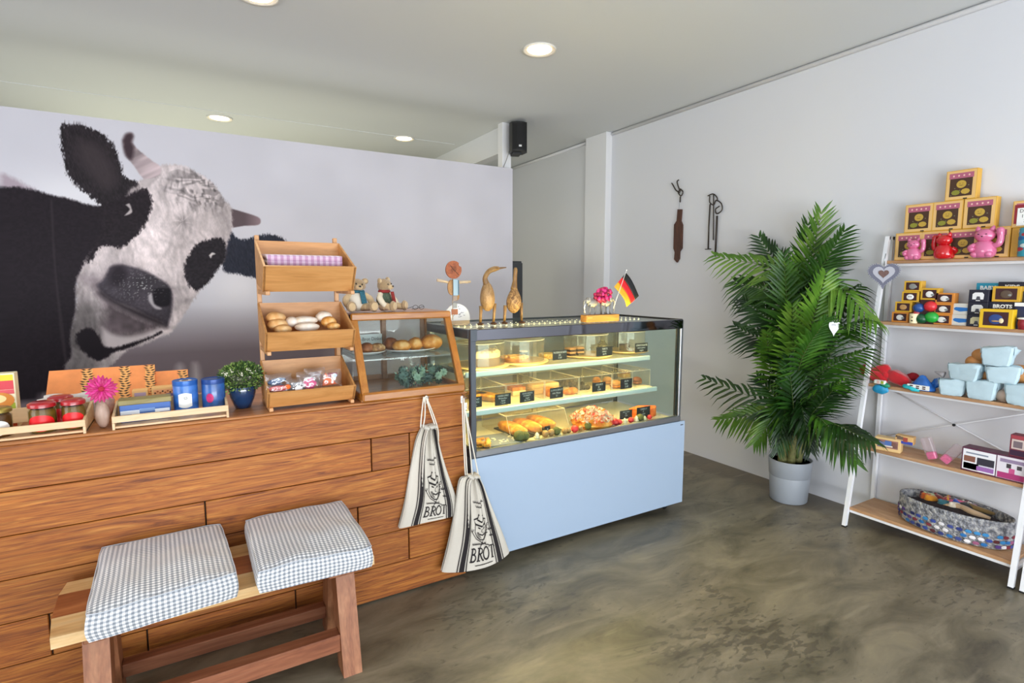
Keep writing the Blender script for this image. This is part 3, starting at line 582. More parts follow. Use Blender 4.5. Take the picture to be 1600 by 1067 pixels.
# measured corners of each bin in the photo, left-hand side plane: front top, front bottom, back top, back bottom
for (ft, fb, bt, k) in (((412, 416), (411.4, 456), (397.4, 375.6), 2), ((415, 521.5), (415, 550.6), (402, 473.5), 1), ((418.7, 616), (418.7, 643), (406, 563.7), 0)):
    a = zy(*ft, RX0); b_ = zy(*fb, RX0); c = zy(*bt, RX0)
    tiers.append((a, b_, c))
for (a, b_, c) in tiers:
    # tidy to a common profile: slanted bin, front board leaning slightly
    fy, fz = a; by, bz = c[0], c[1]; ly, lz = b_[0]+.012, b_[1]
    lz = max(lz, CT+.0145); dy, dz = by-.004, lz+.035
    b = MB(); th = .008
    # side boards as prisms in YZ
    for x in (RX0, RX1-th):
        Mx = Matrix(((0, 0, 1, 0), (1, 0, 0, 0), (0, 1, 0, 0), (0, 0, 0, 1)))
        pr = [(fy-2.6, fz-CT), (ly-2.6, lz-CT), (dy-2.6, dz-CT), (by-2.6, bz-CT)]
        MB().prism(pr, th, T(x-.451, 0, 0) @ Mx).build('side_board', W_bam, rack)
    def board(p, q, nm, x0=RX0+th, x1=RX1-th, t_=.008):
        p = Vector((0, p[0]-2.6, p[1]-CT)); q = Vector((0, q[0]-2.6, q[1]-CT)); d = (q-p); n = Vector((0, -d.z, d.y)).normalized()*t_
        vs = []
        for x in (x0-.451, x1-.451): vs += [(x, p.y, p.z), (x, q.y, q.z), (x, q.y+n.y, q.z+n.z), (x, p.y+n.y, p.z+n.z)]
        o = MB().add(vs, [(0, 3, 2, 1), (4, 5, 6, 7), (0, 1, 5, 4), (1, 2, 6, 5), (2, 3, 7, 6), (3, 0, 4, 7)]).build(nm, W_bam, rack)
        return o
    board((ly, lz), (fy, fz), 'front_board', RX0-.002, RX1+.002, -.009); board((dy, dz), (by, bz), 'back_board'); board((ly+.002, lz+.001), (dy, dz), 'bottom_board')
    for x in (RX0+.004, RX1-.022): MB().box((x-.451, fy+.012-2.6, lz-CT-.013), (x+.016-.451, by-2.6, lz-CT+.003), .002).build('support_rail', W_bamv, rack)
yb0, yb1 = 2.715, 2.70
for x in (RX0+.004, RX1-.022):
    MB().box((x-.451, 2.675-2.6, 0), (x+.018-.451, 2.695-2.6, 1.705-CT), .002).build('upright', W_bamv, rack)
for z in (1.05, 1.33, 1.6): MB().box((RX0+.01-.451, 2.696-2.6, z-CT), (RX1-.01-.451, 2.702-2.6, z-CT+.03), .001).build('cross_slat', W_bamv, rack)
M_cloth = gingham('pink_gingham', 'efe6ee', 'b98fae', .024)
def tier_pt(k, u, f, up=0):
    """point on the floor of bin k: u along the width, f 0 front .. 1 back"""
    a, b_, c = tiers[k]; ly, lz = b_[0]+.012, max(b_[1], CT+.0145); dy, dz = c[0]-.004, lz+.035
    return Vector((RX0+.012+(RX1-RX0-.024)*u, ly+(dy-ly)*f, lz+(dz-lz)*f+.009+up))
# folded cloth in the top bin
p = tier_pt(0, .48, .5); a, b_, c = tiers[0]
p = p+Vector((0, .02, .012)); t = thing('folded_cloth', 'folded pink and white gingham cloth in the top bin of the bread rack', 'cloth', p)
b = MB(); zt = at(460, 401, Y=p.y).z-p.z; hy = (c[0]-a[0])*.5-.03
for k in range(5):
    z0 = zt*k/5; b.grid(lambda u, v, z0=z0, k=k: ((u-.5)*.30, (v-.5)*2*hy, z0+zt/5*.9*(1-abs(v-.5)**6*40*.3)+.10*(v-.5)*hy), 24, 10)
o = b.build('cloth_folds', M_cloth, t, True, solid=zt/5*.94); at_ = o.data.attributes.new('weave', 'FLOAT_VECTOR', 'POINT'); at_.data.foreach_set('vector', np.array([(v.co.x+1, v.co.y+1+v.co.z*1.4, 0) for v in o.data.vertices], 'f').ravel())
# rolls in the middle bin
def bread_mat(name, c0, c1, c2, sc=6):
    if name in _M: return _M[name]
    m, tr, b = newmat(name); N = tr.nodes.new; L = tr.links; tc = N('ShaderNodeTexCoord'); n = N('ShaderNodeTexNoise'); n.inputs['Scale'].default_value = sc*3; n.inputs['Detail'].default_value = 6; L.new(tc.outputs['Object'], n.inputs['Vector'])
    r = ramp(tr, [(.35, c0), (.52, c1), (.68, c2)]); L.new(n.outputs['Fac'], r.inputs[0]); L.new(r.outputs[0], b.inputs['Base Color']); b.inputs['Roughness'].default_value = .55
    bp = N('ShaderNodeBump'); bp.inputs['Strength'].default_value = .35; bp.inputs['Distance'].default_value = .003; L.new(n.outputs['Fac'], bp.inputs['Height']); L.new(bp.outputs[0], b.inputs['Normal']); _M[name] = m; return m
B_roll = bread_mat('roll_crust', 'c08445', 'd9a262', 'e9c590'); B_pale = bread_mat('floury_crust', 'dcc3a4', 'ecdcc8', 'f4ece0'); B_dark = bread_mat('dark_crust', '6b3518', '93522a', 'b87a45'); B_gold = bread_mat('golden_crust', 'b06a22', 'd79440', 'efc888'); B_seed = bread_mat('seeded_crust', '7d522c', 'b28450', 'e0c394', 14)
a, b_, c = tiers[1]
def roll(kind, label, px, py, rx, ry, rz, yaw=0, m=B_roll, group='bread rolls in the middle bin', tilt=0, slit=0, name='bread_roll', Y=2.50, cat='bread'):
    q = at(px, py, Y=Y); t = thing(name, label, cat, q, group=group, rot=(radians(tilt), 0, radians(yaw))); s = random.random()*9
    f = lambda x, y, z: 1+.05*mnoise.noise((x*1.6+s, y*1.6, z*1.6))-(.12*slit*math.exp(-(y/.12)**2) if z > .1 and slit else 0)
    MB().ball((0, 0, 0), (rx, ry, rz), 20, None, f).build('crust', m, t, True)
    return t
zf = tier_pt(1, .5, .3).z
for lab, px, py, rx, ry, rz, yaw, m, Yv in (
    ('round golden roll at the back left of the middle bin', 431, 496, .040, .038, .026, 10, B_roll, 2.56), ('round golden roll second in the left stack of the middle bin', 434, 507, .042, .036, .026, 0, B_roll, 2.53),
    ('round golden roll at the front left of the middle bin', 442, 514.5, .036, .034, .021, -10, B_roll, 2.495),
    ('long floury white roll at the back of the middle bin', 476, 501, .058, .026, .021, 5, B_pale, 2.56), ('long floury white roll at the front of the middle bin', 480, 511, .052, .026, .020, -4, B_pale, 2.51),
    ('floury round roll behind the brown one on the right of the middle bin', 506, 495, .036, .034, .026, 0, B_pale, 2.58), ('smooth brown roll on the right of the middle bin', 513.5, 503, .034, .032, .026, 0, B_gold, 2.54), ('low brown roll at the front right of the middle bin', 521, 509.5, .029, .028, .017, 0, B_gold, 2.50),
    ('small roll hidden between the long rolls and the left stack', 456, 503, .03, .03, .024, 0, B_pale, 2.56)):
    roll(0, lab, px, py, rx, ry, rz, yaw, m, Y=Yv)
# cellophane bags of small toys in the bottom bin
G_cello = glass('cellophane', 'ffffff', .10, 1.4, .04, 'ffffff', .08)
def fx(name, col, rough=.8, **k): return mat(name, col, rough, **k)
def cello(parent, sx, sy, sz, seed):
    def fn(u, v):
        x, z = u*2-1, v*2-1; e = (1-x**4)*(1-z**6); return lambda s_: Vector((x*sx*(1+.03*sin(z*5+seed)), s_*sy*(.12+.9*e)+.0035*mnoise.noise((x*4+seed, z*4, s_)), z*sz*(1+.05*sin(x*4+seed))))
    for s_ in (-1, 1):
        b = MB(); b.grid(lambda u, v: fn(u, v)(s_), 14, 12); b.build('cellophane_sheet', G_cello, parent, True)
def packet(label, px, py, Y, sx, sy, sz, seed, rot=(0, 0, 0)):
    t = thing('toy_packet', label, 'packet', at(px, py, Y=Y), group='cellophane packets in the bottom bin', rot=rot); t.scale = (1.5, 1.35, 1.35); cello(t, sx, sy, sz, seed); return t
t = packet('cellophane packet with blue fabric toy, back left of the bottom bin', 435, 597, 2.52, .036, .016, .028, 1)
MB().ball((-.004, 0, .004), (.026, .011, .010), 12, RY(-12)).build('blue_toy', fx('denim_blue', '24507f'), t, True); MB().ball((.0, -.004, -.010), (.022, .009, .009), 12, RY(20)).build('blue_toy', fx('denim_blue', '24507f'), t, True)
t = packet('cellophane packet with red spotted fabric, front left of the bottom bin', 436, 607, 2.475, .034, .012, .014, 2)
MB().ball((0, 0, 0), (.03, .009, .010), 12).build('red_toy', fx('red_felt', 'c22a28'), t, True); MB().ball((.022, -.006, .004), (.009, .006, .008), 10).build('orange_toy', fx('orange_felt', 'ee6a26'), t, True)
for k in range(4): MB().ball((-.018+k*.012, -.0095, .002*(k % 2)), .002, 6).build('white_dot', fx('white_felt', 'f3efe8'), t, True)
t = packet('cellophane packet with grey felt and an oval white tag, middle of the bottom bin', 464, 603, 2.48, .03, .014, .024, 3)
MB().ball((0, 0, -.004), (.027, .01, .016), 12).build('grey_toy', fx('grey_felt', '5a5254'), t, True); MB().cyl((0, 0, 0), .010, .001, 20, 0, T(.002, -.0155, -.006) @ RX(90)).build('oval_tag', fx('white_card', 'f2ede9'), t, True)
t = packet('cellophane packet with a pink felt flower, right of the middle in the bottom bin', 483, 596, 2.49, .034, .018, .032, 4)
for k in range(5): MB().ball((.011*cos(k*1.257), -.008, .011*sin(k*1.257)-.006), (.009, .006, .009), 10).build('petal', fx('pink_felt', 'd9357c'), t, True)
MB().ball((0, -.014, -.006), .004, 8).build('flower_centre', fx('white_felt', 'f3efe8'), t, True)
t = packet('cellophane packet with brown trimmings behind the pink flower', 492, 588, 2.56, .03, .012, .028, 5); MB().ball((0, 0, -.002), (.022, .008, .018), 12).build('brown_toy', fx('brown_felt', '7a5148'), t, True)
t = packet('cellophane packet with a bright orange felt wedge at the right of the bottom bin', 515, 592, 2.51, .034, .016, .032, 6)
MB().prism([(-.022, -.02), (.02, -.018), (-.012, .022)], .010, T(0, .005, 0) @ RX(90)).build('orange_wedge', fx('orange_felt', 'ee6a26'), t); MB().box((-.006, -.012, .008), (.02, -.006, .022)).build('red_label', fx('dark_red_felt', '8e1f2b'), t)
MB().cyl((0, 0, 0), .007, .001, 14, 0, T(.012, -.014, .013) @ RX(90)).build('blue_white_tag', fx('pale_blue_card', 'c7d6ea'), t)
# ================================================================ SLANTED WOODEN BREAD CABINET
W_cab = wood('cabinet_wood', ['96591c', 'ab6c26', 'bb7f34'], (1, 6, 6), 3, .3, .1, .05, coat=.3, tint=.04); W_cabv = wood('cabinet_wood_upright', ['96591c', 'ab6c26', 'bb7f34'], (6, 6, 1), 3, .3, .1, .05, coat=.3, tint=.04); W_in = wood('cabinet_inner', ['8d6a54', '9d7a63', 'ab8870'], (1, 6, 6), 3, .5, .1, .05)
bx0, bx1, by0, byT, byB, bzT = .655, 1.163, 2.405, 2.582, 2.93, 1.352
cabn = thing('bread_cabinet', 'small wooden bread cabinet with slanted glass front on the counter end', 'display cabinet', (.909, 2.66, CT))
def cl(p): return (p[0]-.909, p[1]-2.66, p[2]-CT)
def cbx(nm, lo, hi, m, bev=.003): return MB().box(cl(lo), cl(hi), bev).build(nm, m, cabn)
cbx('base_board', (bx0, by0+.03, CT), (bx1, byB, CT+.014), W_cab)
cbx('front_rail', (bx0, by0, CT+.004), (bx1, by0+.038, CT+.046), W_cab, .008)
cbx('top_board', (bx0, byT, bzT-.026), (bx1, byB, bzT), W_cab, .005)
def slant(nm, x0, x1, m, th=.022, f0=0., f1=1., inset=0, wd=None):
    a = Vector((0, by0+.012, CT+.04)); c = Vector((0, byT+.004, bzT-.012)); d = c-a; n = Vector((0, -d.z, d.y)).normalized()
    p = a+d*f0-n*inset; q = a+d*f1-n*inset; vs = []
    for x in (x0, x1):
        for r in (p, q, q-n*th, p-n*th): vs.append(cl((x, r.y, r.z)))
    return MB().add(vs, [(0, 1, 2, 3), (7, 6, 5, 4), (4, 5, 1, 0), (5, 6, 2, 1), (6, 7, 3, 2), (7, 4, 0, 3)]).build(nm, m, cabn)
slant('front_stile', bx0, bx0+.032, W_cabv); slant('front_stile', bx1-.032, bx1, W_cabv)
slant('front_glass', bx0+.03, bx1-.03, glass('cabinet_glass', 'f6f8f6', .02), .004, 0, .96, .008)
cbx('top_rail', (bx0, byT-.012, bzT-.034), (bx1, byT+.03, bzT+.001), W_cab, .006)
for x in (bx0, bx1-.014):
    cbx('back_post', (x, byB-.03, CT+.01), (x+.014, byB, bzT-.02), W_cabv); cbx('side_bottom_rail', (x, by0+.03, CT+.012), (x+.014, byB-.03, CT+.04), W_cab)
    cbx('side_glass_panel', (x+.005, byT+.01, CT+.04), (x+.008, byB-.03, bzT-.026), glass('cabinet_glass', 'f6f8f6', .02), 0)
# curved bracket of the left-hand side panel
Mx = Matrix(((0, 0, 1, 0), (1, 0, 0, 0), (0, 1, 0, 0), (0, 0, 0, 1)))
MB().prism([(byT-2.66, bzT-.03-CT), (byT-2.66, .27), (byT+.03-2.66, .33), (byT+.09-2.66, .345), (byT+.13-2.66, bzT-.03-CT)], .012, T(bx0-.909, 0, 0) @ Mx).build('side_bracket', W_cabv, cabn)
# back: two sliding glass doors in brown frames
for k, (x0, x1) in enumerate(((bx0+.014, .925), (.905, bx1-.014))):
    y = byB-.012-k*.012
    for lo, hi in (((x0, y, CT+.014), (x0+.024, y+.01, bzT-.026)), ((x1-.024, y, CT+.014), (x1, y+.01, bzT-.026)), ((x0+.024, y, CT+.014), (x1-.024, y+.01, CT+.04)), ((x0+.024, y, bzT-.05), (x1-.024, y+.01, bzT-.026))): cbx('door_frame', lo, hi, W_in, .002)
    cbx('sliding_glass', (x0+.024, y+.004, CT+.04), (x1-.024, y+.007, bzT-.05), glass('cabinet_back_glass', 'eef0f0', .05, 1.45, .25, 'd8d4d4'), 0)
zs_ = 1.135
cbx('glass_shelf', (bx0+.015, by0+.10, zs_), (bx1-.015, byB-.02, zs_+.006), glass('cabinet_shelf_glass', 'e6eeee', .06, 1.45, .18, 'dfe6e6'), 0)
q_ = at(574, 530.5, Y=byB-.04); p = cl((q_.x, q_.y, q_.z)); MB().box((p[0]-.078, p[1], p[2]-.026), (p[0]+.08, p[1]+.002, p[2]+.028)).build('notice', fx('pale_blue_notice', 'eafafd', .4), cabn)
lettering('1750-Brot Dinkel', .027, T(p[0], p[1]-.001, p[2]+.002) @ RX(90), fx('notice_ink', '5c6468'), cabn, 'notice_lettering', sx=.85)
# breads on their plate
M_por = mat('porcelain', 'eceff0', .15, coat=.5)
def plate(label, c, rx, ry, group=None):
    t = thing('plate', label, 'plate', c, group=group); MB().lathe([(0, .001), (.55, .001), (.62, .0), (.66, .004), (.98, .014), (1, .017), (.97, .018), (.6, .007), (0, .006)], 40, M=Matrix.Diagonal((rx, ry, 1, 1))).build('dish', M_por, t, True); return t
plate('long white plate of seeded loaves in the wooden bread cabinet', (.99, 2.70, zs_+.0065), .135, .10, 'plates in the bread cabinet'); plate('small white plate with two dark rolls in the wooden bread cabinet', (.765, 2.70, zs_+.0065), .09, .085, 'plates in the bread cabinet')
gl = 'breads in the wooden cabinet'
for lab, px, py, rx, ry, rz, yaw, m, Yv, sl in (
    ('dark brown roll at the left on the small plate', 573.5, 558.5, .032, .034, .024, 20, B_dark, 2.69, 0), ('seeded brown roll beside the dark one on the small plate', 590, 559.5, .034, .034, .022, 0, B_seed, 2.68, 0),
    ('dark round roll at the back left of the long plate', 611, 547, .034, .034, .030, 0, B_dark, 2.76, 0), ('golden slashed loaf, first from the left on the long plate', 628, 552, .043, .036, .027, -35, B_gold, 2.68, 1),
    ('golden slashed loaf, middle one on the long plate', 649, 548.5, .034, .042, .031, -30, B_gold, 2.69, 1), ('largest golden seeded loaf at the right of the long plate', 674, 546.5, .052, .044, .036, -10, B_gold, 2.69, 1)):
    t = roll(0, lab, px, py, rx*1.15, ry*1.1, rz*1.15, yaw, m, group=gl, slit=sl, Y=Yv, name='loaf')
    t.location.z = zs_+.0065+.010+rz*.93
# leafy grey-green spray in the bottom of the cabinet
def leaf_shape(L_, W_): return [(0, 0), (W_*.6, L_*.3), (W_*.5, L_*.7), (0, L_), (-W_*.5, L_*.7), (-W_*.6, L_*.3)]
def foliage(name, parent, ms, n, rad, leaf, cen=(0, 0, 0), up=.3, seed=1):
    rs = random.Random(seed); b = MB()
    for i in range(n):
        d = Vector((rs.gauss(0, 1), rs.gauss(0, 1), rs.gauss(up, 1))).normalized(); r = rs.uniform(.55, 1)
        p = Vector((d.x*rad[0]*r+cen[0], d.y*rad[1]*r+cen[1], d.z*rad[2]*r+cen[2])); L_ = leaf*rs.uniform(.7, 1.3); q = (d+Vector((rs.uniform(-.7, .7), rs.uniform(-.7, .7), rs.uniform(-.3, .9)))).normalized(); s = q.orthogonal().normalized(); s.rotate(Matrix.Rotation(rs.uniform(0, 6.3), 3, q)); u = q.cross(s)
        b.mat(rs.randrange(len(ms))).add([p, p+q*L_*.45+s*L_*.27+u*L_*.06, p+q*L_, p+q*L_*.45-s*L_*.27+u*L_*.06], [(0, 1, 2), (0, 2, 3)])
    return tag(b.build(name, ms, parent), kind='stuff')
t = thing('artificial_plant', 'bushy grey-green succulent spray lying in the bottom of the bread cabinet', 'plant', (1.0, 2.62, CT+.015))
ms = [mat('sage_leaf', '5f7f76', .6), mat('sage_leaf_pale', '8fb09a', .6), mat('sage_leaf_dark', '3a5650', .6)]
rs = random.Random(3)
for k in range(64):
    c = Vector((rs.uniform(-.10, .11), rs.uniform(-.085, .06), rs.uniform(.02, .085))); b = MB(); d0 = Vector((rs.uniform(-.5, .5), -1, rs.uniform(0, 1))).normalized(); s0 = d0.orthogonal().normalized()
    for ring, (nn, rr, el) in enumerate(((8, .022, .1), (7, .017, .5), (5, .011, 1.0))):
        for j in range(nn):
            th = 2*pi*j/nn+ring; r_ = s0.copy(); r_.rotate(Matrix.Rotation(th, 3, d0)); tip = c+(r_*cos(el)+d0*sin(el))*rr; s1 = d0.cross(r_)
            b.add([c, c+(tip-c)*.6+s1*.006, tip, c+(tip-c)*.6-s1*.006], [(0, 1, 2), (0, 2, 3)])
    b.build('rosette', ms[rs.randrange(3)], t)
foliage('leaf_filler', t, ms, 260, (.12, .08, .06), .014, (0, 0, .055), 0, 5)
b = MB()
for k in range(8): b.tube(curve([(.04, .06, .01), (jit(.05), 0, .03), (jit(.1), -.03, .06)]), .0018, 5)
b.build('stem', mat('stem_green', '5e6b50', .6), t, True)

# ================================================================ GOODS ON THE COUNTER
CTZ = CT+.0008
def gpos(px, py, z=CTZ): return at(px, py, Z=z)
W_tray = wood('tray_wood', ['cda678', 'dcb98d', 'e8cba4'], (1, 6, 6), 3, .45, .06, .05, tint=.03)
def tray(label, x0, x1, y0, y1):
    cx, cy = (x0+x1)/2, (y0+y1)/2; hx, hy = (x1-x0)/2, (y1-y0)/2; t = thing('display_tray', label, 'tray', (cx, cy, CTZ), group='pale wooden trays on the counter')
    MB().box((-hx, -hy+.012, .002), (hx, hy-.012, .010), .001).build('tray_floor', W_tray, t)
    MB().box((-hx, -hy, .026), (hx, -hy+.008, .050), .001).build('front_slat', W_tray, t); MB().box((-hx, hy-.008, .020), (hx, hy, .075), .001).build('back_slat', W_tray, t)
    for s in (-1, 1):
        Mx = Matrix(((0, 0, 1, 0), (1, 0, 0, 0), (0, 1, 0, 0), (0, 0, 0, 1)))
        MB().prism([(-hy+.0085, 0), (-hy+.0085, .05), (hy-.0085, .078), (hy-.0085, 0)], .008, T(s*(hx-.004)-.004, 0, 0) @ Mx).build('side_board', W_tray, t)
        MB().box((s*(hx-.004)-.004, -hy+.0005, 0), (s*(hx-.004)+.004, -hy+.008, .0255)).build('corner_foot', W_tray, t)
    return t
tray('pale wooden tray holding jars with red lids', -.80, -.335, 2.435, 2.66); tray('pale wooden tray holding blue tins and a blue box', -.258, .123, 2.435, 2.62)
G_jar = glass('jar_glass', 'f5f8f0', .03, 1.45)
def jar(label, x, y, content, lidc, lab, r=.036, h=.104, base=CTZ+.0105):
    t = thing('jar', label, 'jar', (x, y, base), random.random(), 'glass jars in the tray')
    MB().lathe([(0, .002), (r*.86, .002), (r*.95, .008), (r*.95, h*.72), (r*.8, h*.8), (0, h*.8)], 28).build('contents', content, t, 40)
    MB().lathe([(r*.9, 0), (r, .006), (r, h*.74), (r*.86, h*.86), (r*.86, h*.9)], 32).build('glass_body', G_jar, t, True)
    MB().lathe([(0, h*1.04), (r*.80, h*1.04), (r*.9, h*1.01), (r*1.0, h*.99), (r*1.02, h*.97), (r*1.02, h*.87), (r*.98, h*.86), (r*.8, h*.86)], 32).build('lid', lidc, t, 50)
    if lab:
        b = MB(); b.grid(lambda u, v: (r*1.012*cos(-pi/2-t.rotation_euler.z+(u-.5)*2.1), r*1.012*sin(-pi/2-t.rotation_euler.z+(u-.5)*2.1), h*(.12+.55*(v-.5)*sqrt(max(.02, 1-abs(2*u-1)**2.2))+.23)), 14, 4); b.build('label', lab, t, True)
    return t
M_mus = mat('mustard', '735315', .4, var=.3, bs=60); M_redlid = mat('red_lid', 'a8141c', .3, coat=.5); M_redlab = mat('red_label', 'e2151d', .4); M_goldlid = mat('gold_lid', 'a5924a', .35, .8); M_whl = mat('white_label', 'f1efe9', .5)
jar('jar of mustard with a red lid and red label, second from the pink flower', -.462, 2.50, M_mus, M_redlid, M_redlab, .040)
jar('jar of mustard with a red lid and red label, nearest the pink flower', -.374, 2.50, M_mus, M_redlid, M_redlab, .036)
jar('jar with a red lid standing behind the two front jars', -.425, 2.60, M_mus, M_redlid, M_redlab, .038)
t = jar('jar with a gold lid and a white round label at the picture edge', -.585, 2.50, mat('brown_jam', '5b3714', .35, var=.3), M_goldlid, M_whl, .042, .098)
# upright carton
def carton(name, label, loc, sx, sy, sz, m, rz=0, cat='box', group=None, rot=None, bev=.0012):
    t = thing(name, label, cat, loc, rz, group, rot); MB().box((-sx/2, -sy/2, 0), (sx/2, sy/2, sz), bev).build('carton', m, t); return t
def flat(parent, name, pts, m, y, fac='-Y', th=.0006):
    """a flat printed patch on a carton face; pts in the face plane (u to the right, v up)"""
    Mx = {'-Y': Matrix(((1, 0, 0, 0), (0, 0, 1, y-th), (0, 1, 0, 0), (0, 0, 0, 1))), '-X': Matrix(((0, 0, 1, y-th), (-1, 0, 0, 0), (0, 1, 0, 0), (0, 0, 0, 1))), '+Z': Matrix(((1, 0, 0, 0), (0, 1, 0, 0), (0, 0, 1, y), (0, 0, 0, 1)))}[fac]
    return MB().prism(pts, th, Mx).build(name, m, parent)
def rect(x0, z0, x1, z1): return [(x0, z0), (x1, z0), (x1, z1), (x0, z1)]
def ell(cx, cy, rx, ry, n=20): return [(cx+rx*cos(2*pi*i/n), cy+ry*sin(2*pi*i/n)) for i in range(n)]
C = lambda n, c, r=.5: mat('print_'+n, c, r)
p = at(38, 645, Y=2.64)
t = carton('soup_carton', 'tall yellow, red and green printed carton behind the jars at the counter end', (-.665, 2.70, CTZ), .20, .05, .205, C('cream', 'f2e6c0'))
y = -.025; W_ = .1
flat(t, 'yellow_print', rect(-.1, .165, .096, .2), C('yellow', 'f2c81e'), y); flat(t, 'red_print', rect(-.1, .145, .096, .178), C('crimson', 'c9343f'), y-.0007)
flat(t, 'pink_print', rect(.0, .128, .096, .144), C('rose', 'd8525a'), y); flat(t, 'green_print', rect(-.1, .05, .096, .094), C('lime', 'a9b833'), y); flat(t, 'orange_print', rect(-.1, .0, .096, .048), C('orange', 'd6501c'), y)
flat(t, 'bowl_print', ell(.055, .105, .04, .03), C('amber', 'd9862f'), y-.0012); flat(t, 'soup_print', ell(.045, .112, .028, .016), C('paleyellow', 'f3dc9a'), y-.0019)
flat(t, 'crest_print', ell(-.0, .155, .034, .022, 8), C('palelime', 'd8dc8a'), y-.0022); lettering('TREFF', .011, T(.0, y-.0032, .152) @ RX(90), C('ink', '2b2418'), t)
for k in range(5):
    for j in range(7): flat(t, 'check_print', rect(-.04+k*.012, .072+j*.0095, -.034+k*.012, .078+j*.0095), C('ink', '2b2418'), y-.0022)
flat(t, 'price_card', rect(-.1, .045, .02, .08), C('white', 'f4f4f0'), y-.0026); flat(t, 'yellow_card', rect(-.1, .02, .026, .0445), C('yellow', 'f2c81e'), y-.0026)
# white paper bag behind the jars
t = thing('paper_bag', 'white and pinkish paper bag lying open behind the red lidded jars', 'bag', (-.40, 2.66, CTZ+.0105), .05)
M_pap = mat('white_paper', 'd6ccc2', .75); b = MB()
b.grid(lambda u, v: ((u-.5)*.21, -.010+.02*v+.006*sin(u*9), .088*v+.005*sin(u*7)*v), 14, 8); b.build('front_sheet', M_pap, t, True, solid=.0008)
b = MB(); b.grid(lambda u, v: ((u-.5)*.21+.02*v, .014+.008*v, .100*v+.004*sin(u*11)*v), 14, 8); b.build('back_sheet', M_pap, t, True, solid=.0008)
MB().ball((.10, .008, .052), (.032, .026, .055), 14, None, lambda x, y, z: 1+.15*mnoise.noise((x*2, y*2, z*3))).build('flour_bag', mat('pinkish_cellophane', 'dcb8ae', .3, var=.3, bs=40), t, True)
# orange printed gift boxes stacked behind
M_or = mat('orange_board', 'ee9456', .5, var=.12, bs=20); M_orn = C('apricot', 'f2c37e'); M_leaf = C('darkleaf', '4b3620')
def giftbox(label, x0, x1, y0, y1, z0, h, group='orange gift boxes', rz=0, bands=(), tilt=0):
    t = carton('gift_box', label, ((x0+x1)/2, (y0+y1)/2, z0), x1-x0, y1-y0, h, M_or, rz, group=group, rot=(radians(tilt), 0, rz)); w_ = x1-x0; d = (y1-y0)/2
    flat(t, 'front_border', rect(-w_/2+.003, h*.1, w_/2-.003, h*.9), M_orn, -d); r_ = random.Random(int(x0*1000))
    for k in range(int(w_/.014)): flat(t, 'blossom_print', ell(-w_/2+.01+k*.014, h*(.35+.3*(k % 2)), .0045, .004, 6), C('rust', 'b5622f') if k % 2 else M_leaf, -d-.0007)
    for bx in bands:
        b = MB(); n = int((y1-y0)/.013)
        for k in range(n):
            for s in (-1, 1):
                c = Vector((bx+s*.010+.005*sin(k*1.3), -d+.012+k*.013, h+.0006)); b.add([c+Vector((-.010*s, -.003, 0)), c+Vector((0, -.006, 0)), c+Vector((.010*s, .004, 0)), c+Vector((0, .003, 0))], [(0, 1, 2, 3)] if s > 0 else [(3, 2, 1, 0)])
        flat(t, 'vine_strip', rect(bx-.017, -d+.004, bx+.017, d-.004), C('pale_orange', 'f0ae66'), h, '+Z', .0003); b.build('vine_leaves', M_leaf, t)
    return t
# they are propped up so that their lids face the shopper
giftbox('wide orange gift box leaning behind the pink flower, with dark vine bands on its lid', -.50, -.135, -.12, .08, 0, .035, bands=(-.055, .075, .165), tilt=42).location = (-.318, 2.835, CTZ+.085)
giftbox('flat orange gift box under the leaning one', -.53, -.16, 2.838, 2.99, CTZ, .034, bands=())
giftbox('flat orange gift box second in the pile under the leaning one', -.525, -.165, 2.84, 2.985, CTZ+.0345, .034)
giftbox('small orange gift box leaning to the right of the wide one', -.13, .0, -.08, .06, 0, .03, bands=(.045,), tilt=42).location = (-.075, 2.84, CTZ+.078)
t = carton('gift_box', 'small upright orange box with a purple oval print behind the blue box', (-.083, 2.748, CTZ), .125, .06, .098, M_orn, group='orange gift boxes')
flat(t, 'floral_print', rect(-.056, .01, .056, .09), C('peach', 'f0ae76'), -.03); flat(t, 'oval_print', ell(.0, .05, .030, .022), C('mauve', '7a6a9a'), -.0308)
for k in range(12): flat(t, 'blossom_print', ell(-.05+k*.009, .082 if k % 2 else .076, .004, .0035, 6), C('rust', 'b5622f') if k % 3 else M_leaf, -.0308)
t = carton('gift_box', 'narrow upright apricot box between the pink flower and the purple oval box', (-.185, 2.735, CTZ), .055, .05, .095, M_orn, group='orange gift boxes'); flat(t, 'picture_print', rect(-.02, .03, .02, .085), C('lilac', 'b6a0b4'), -.025)
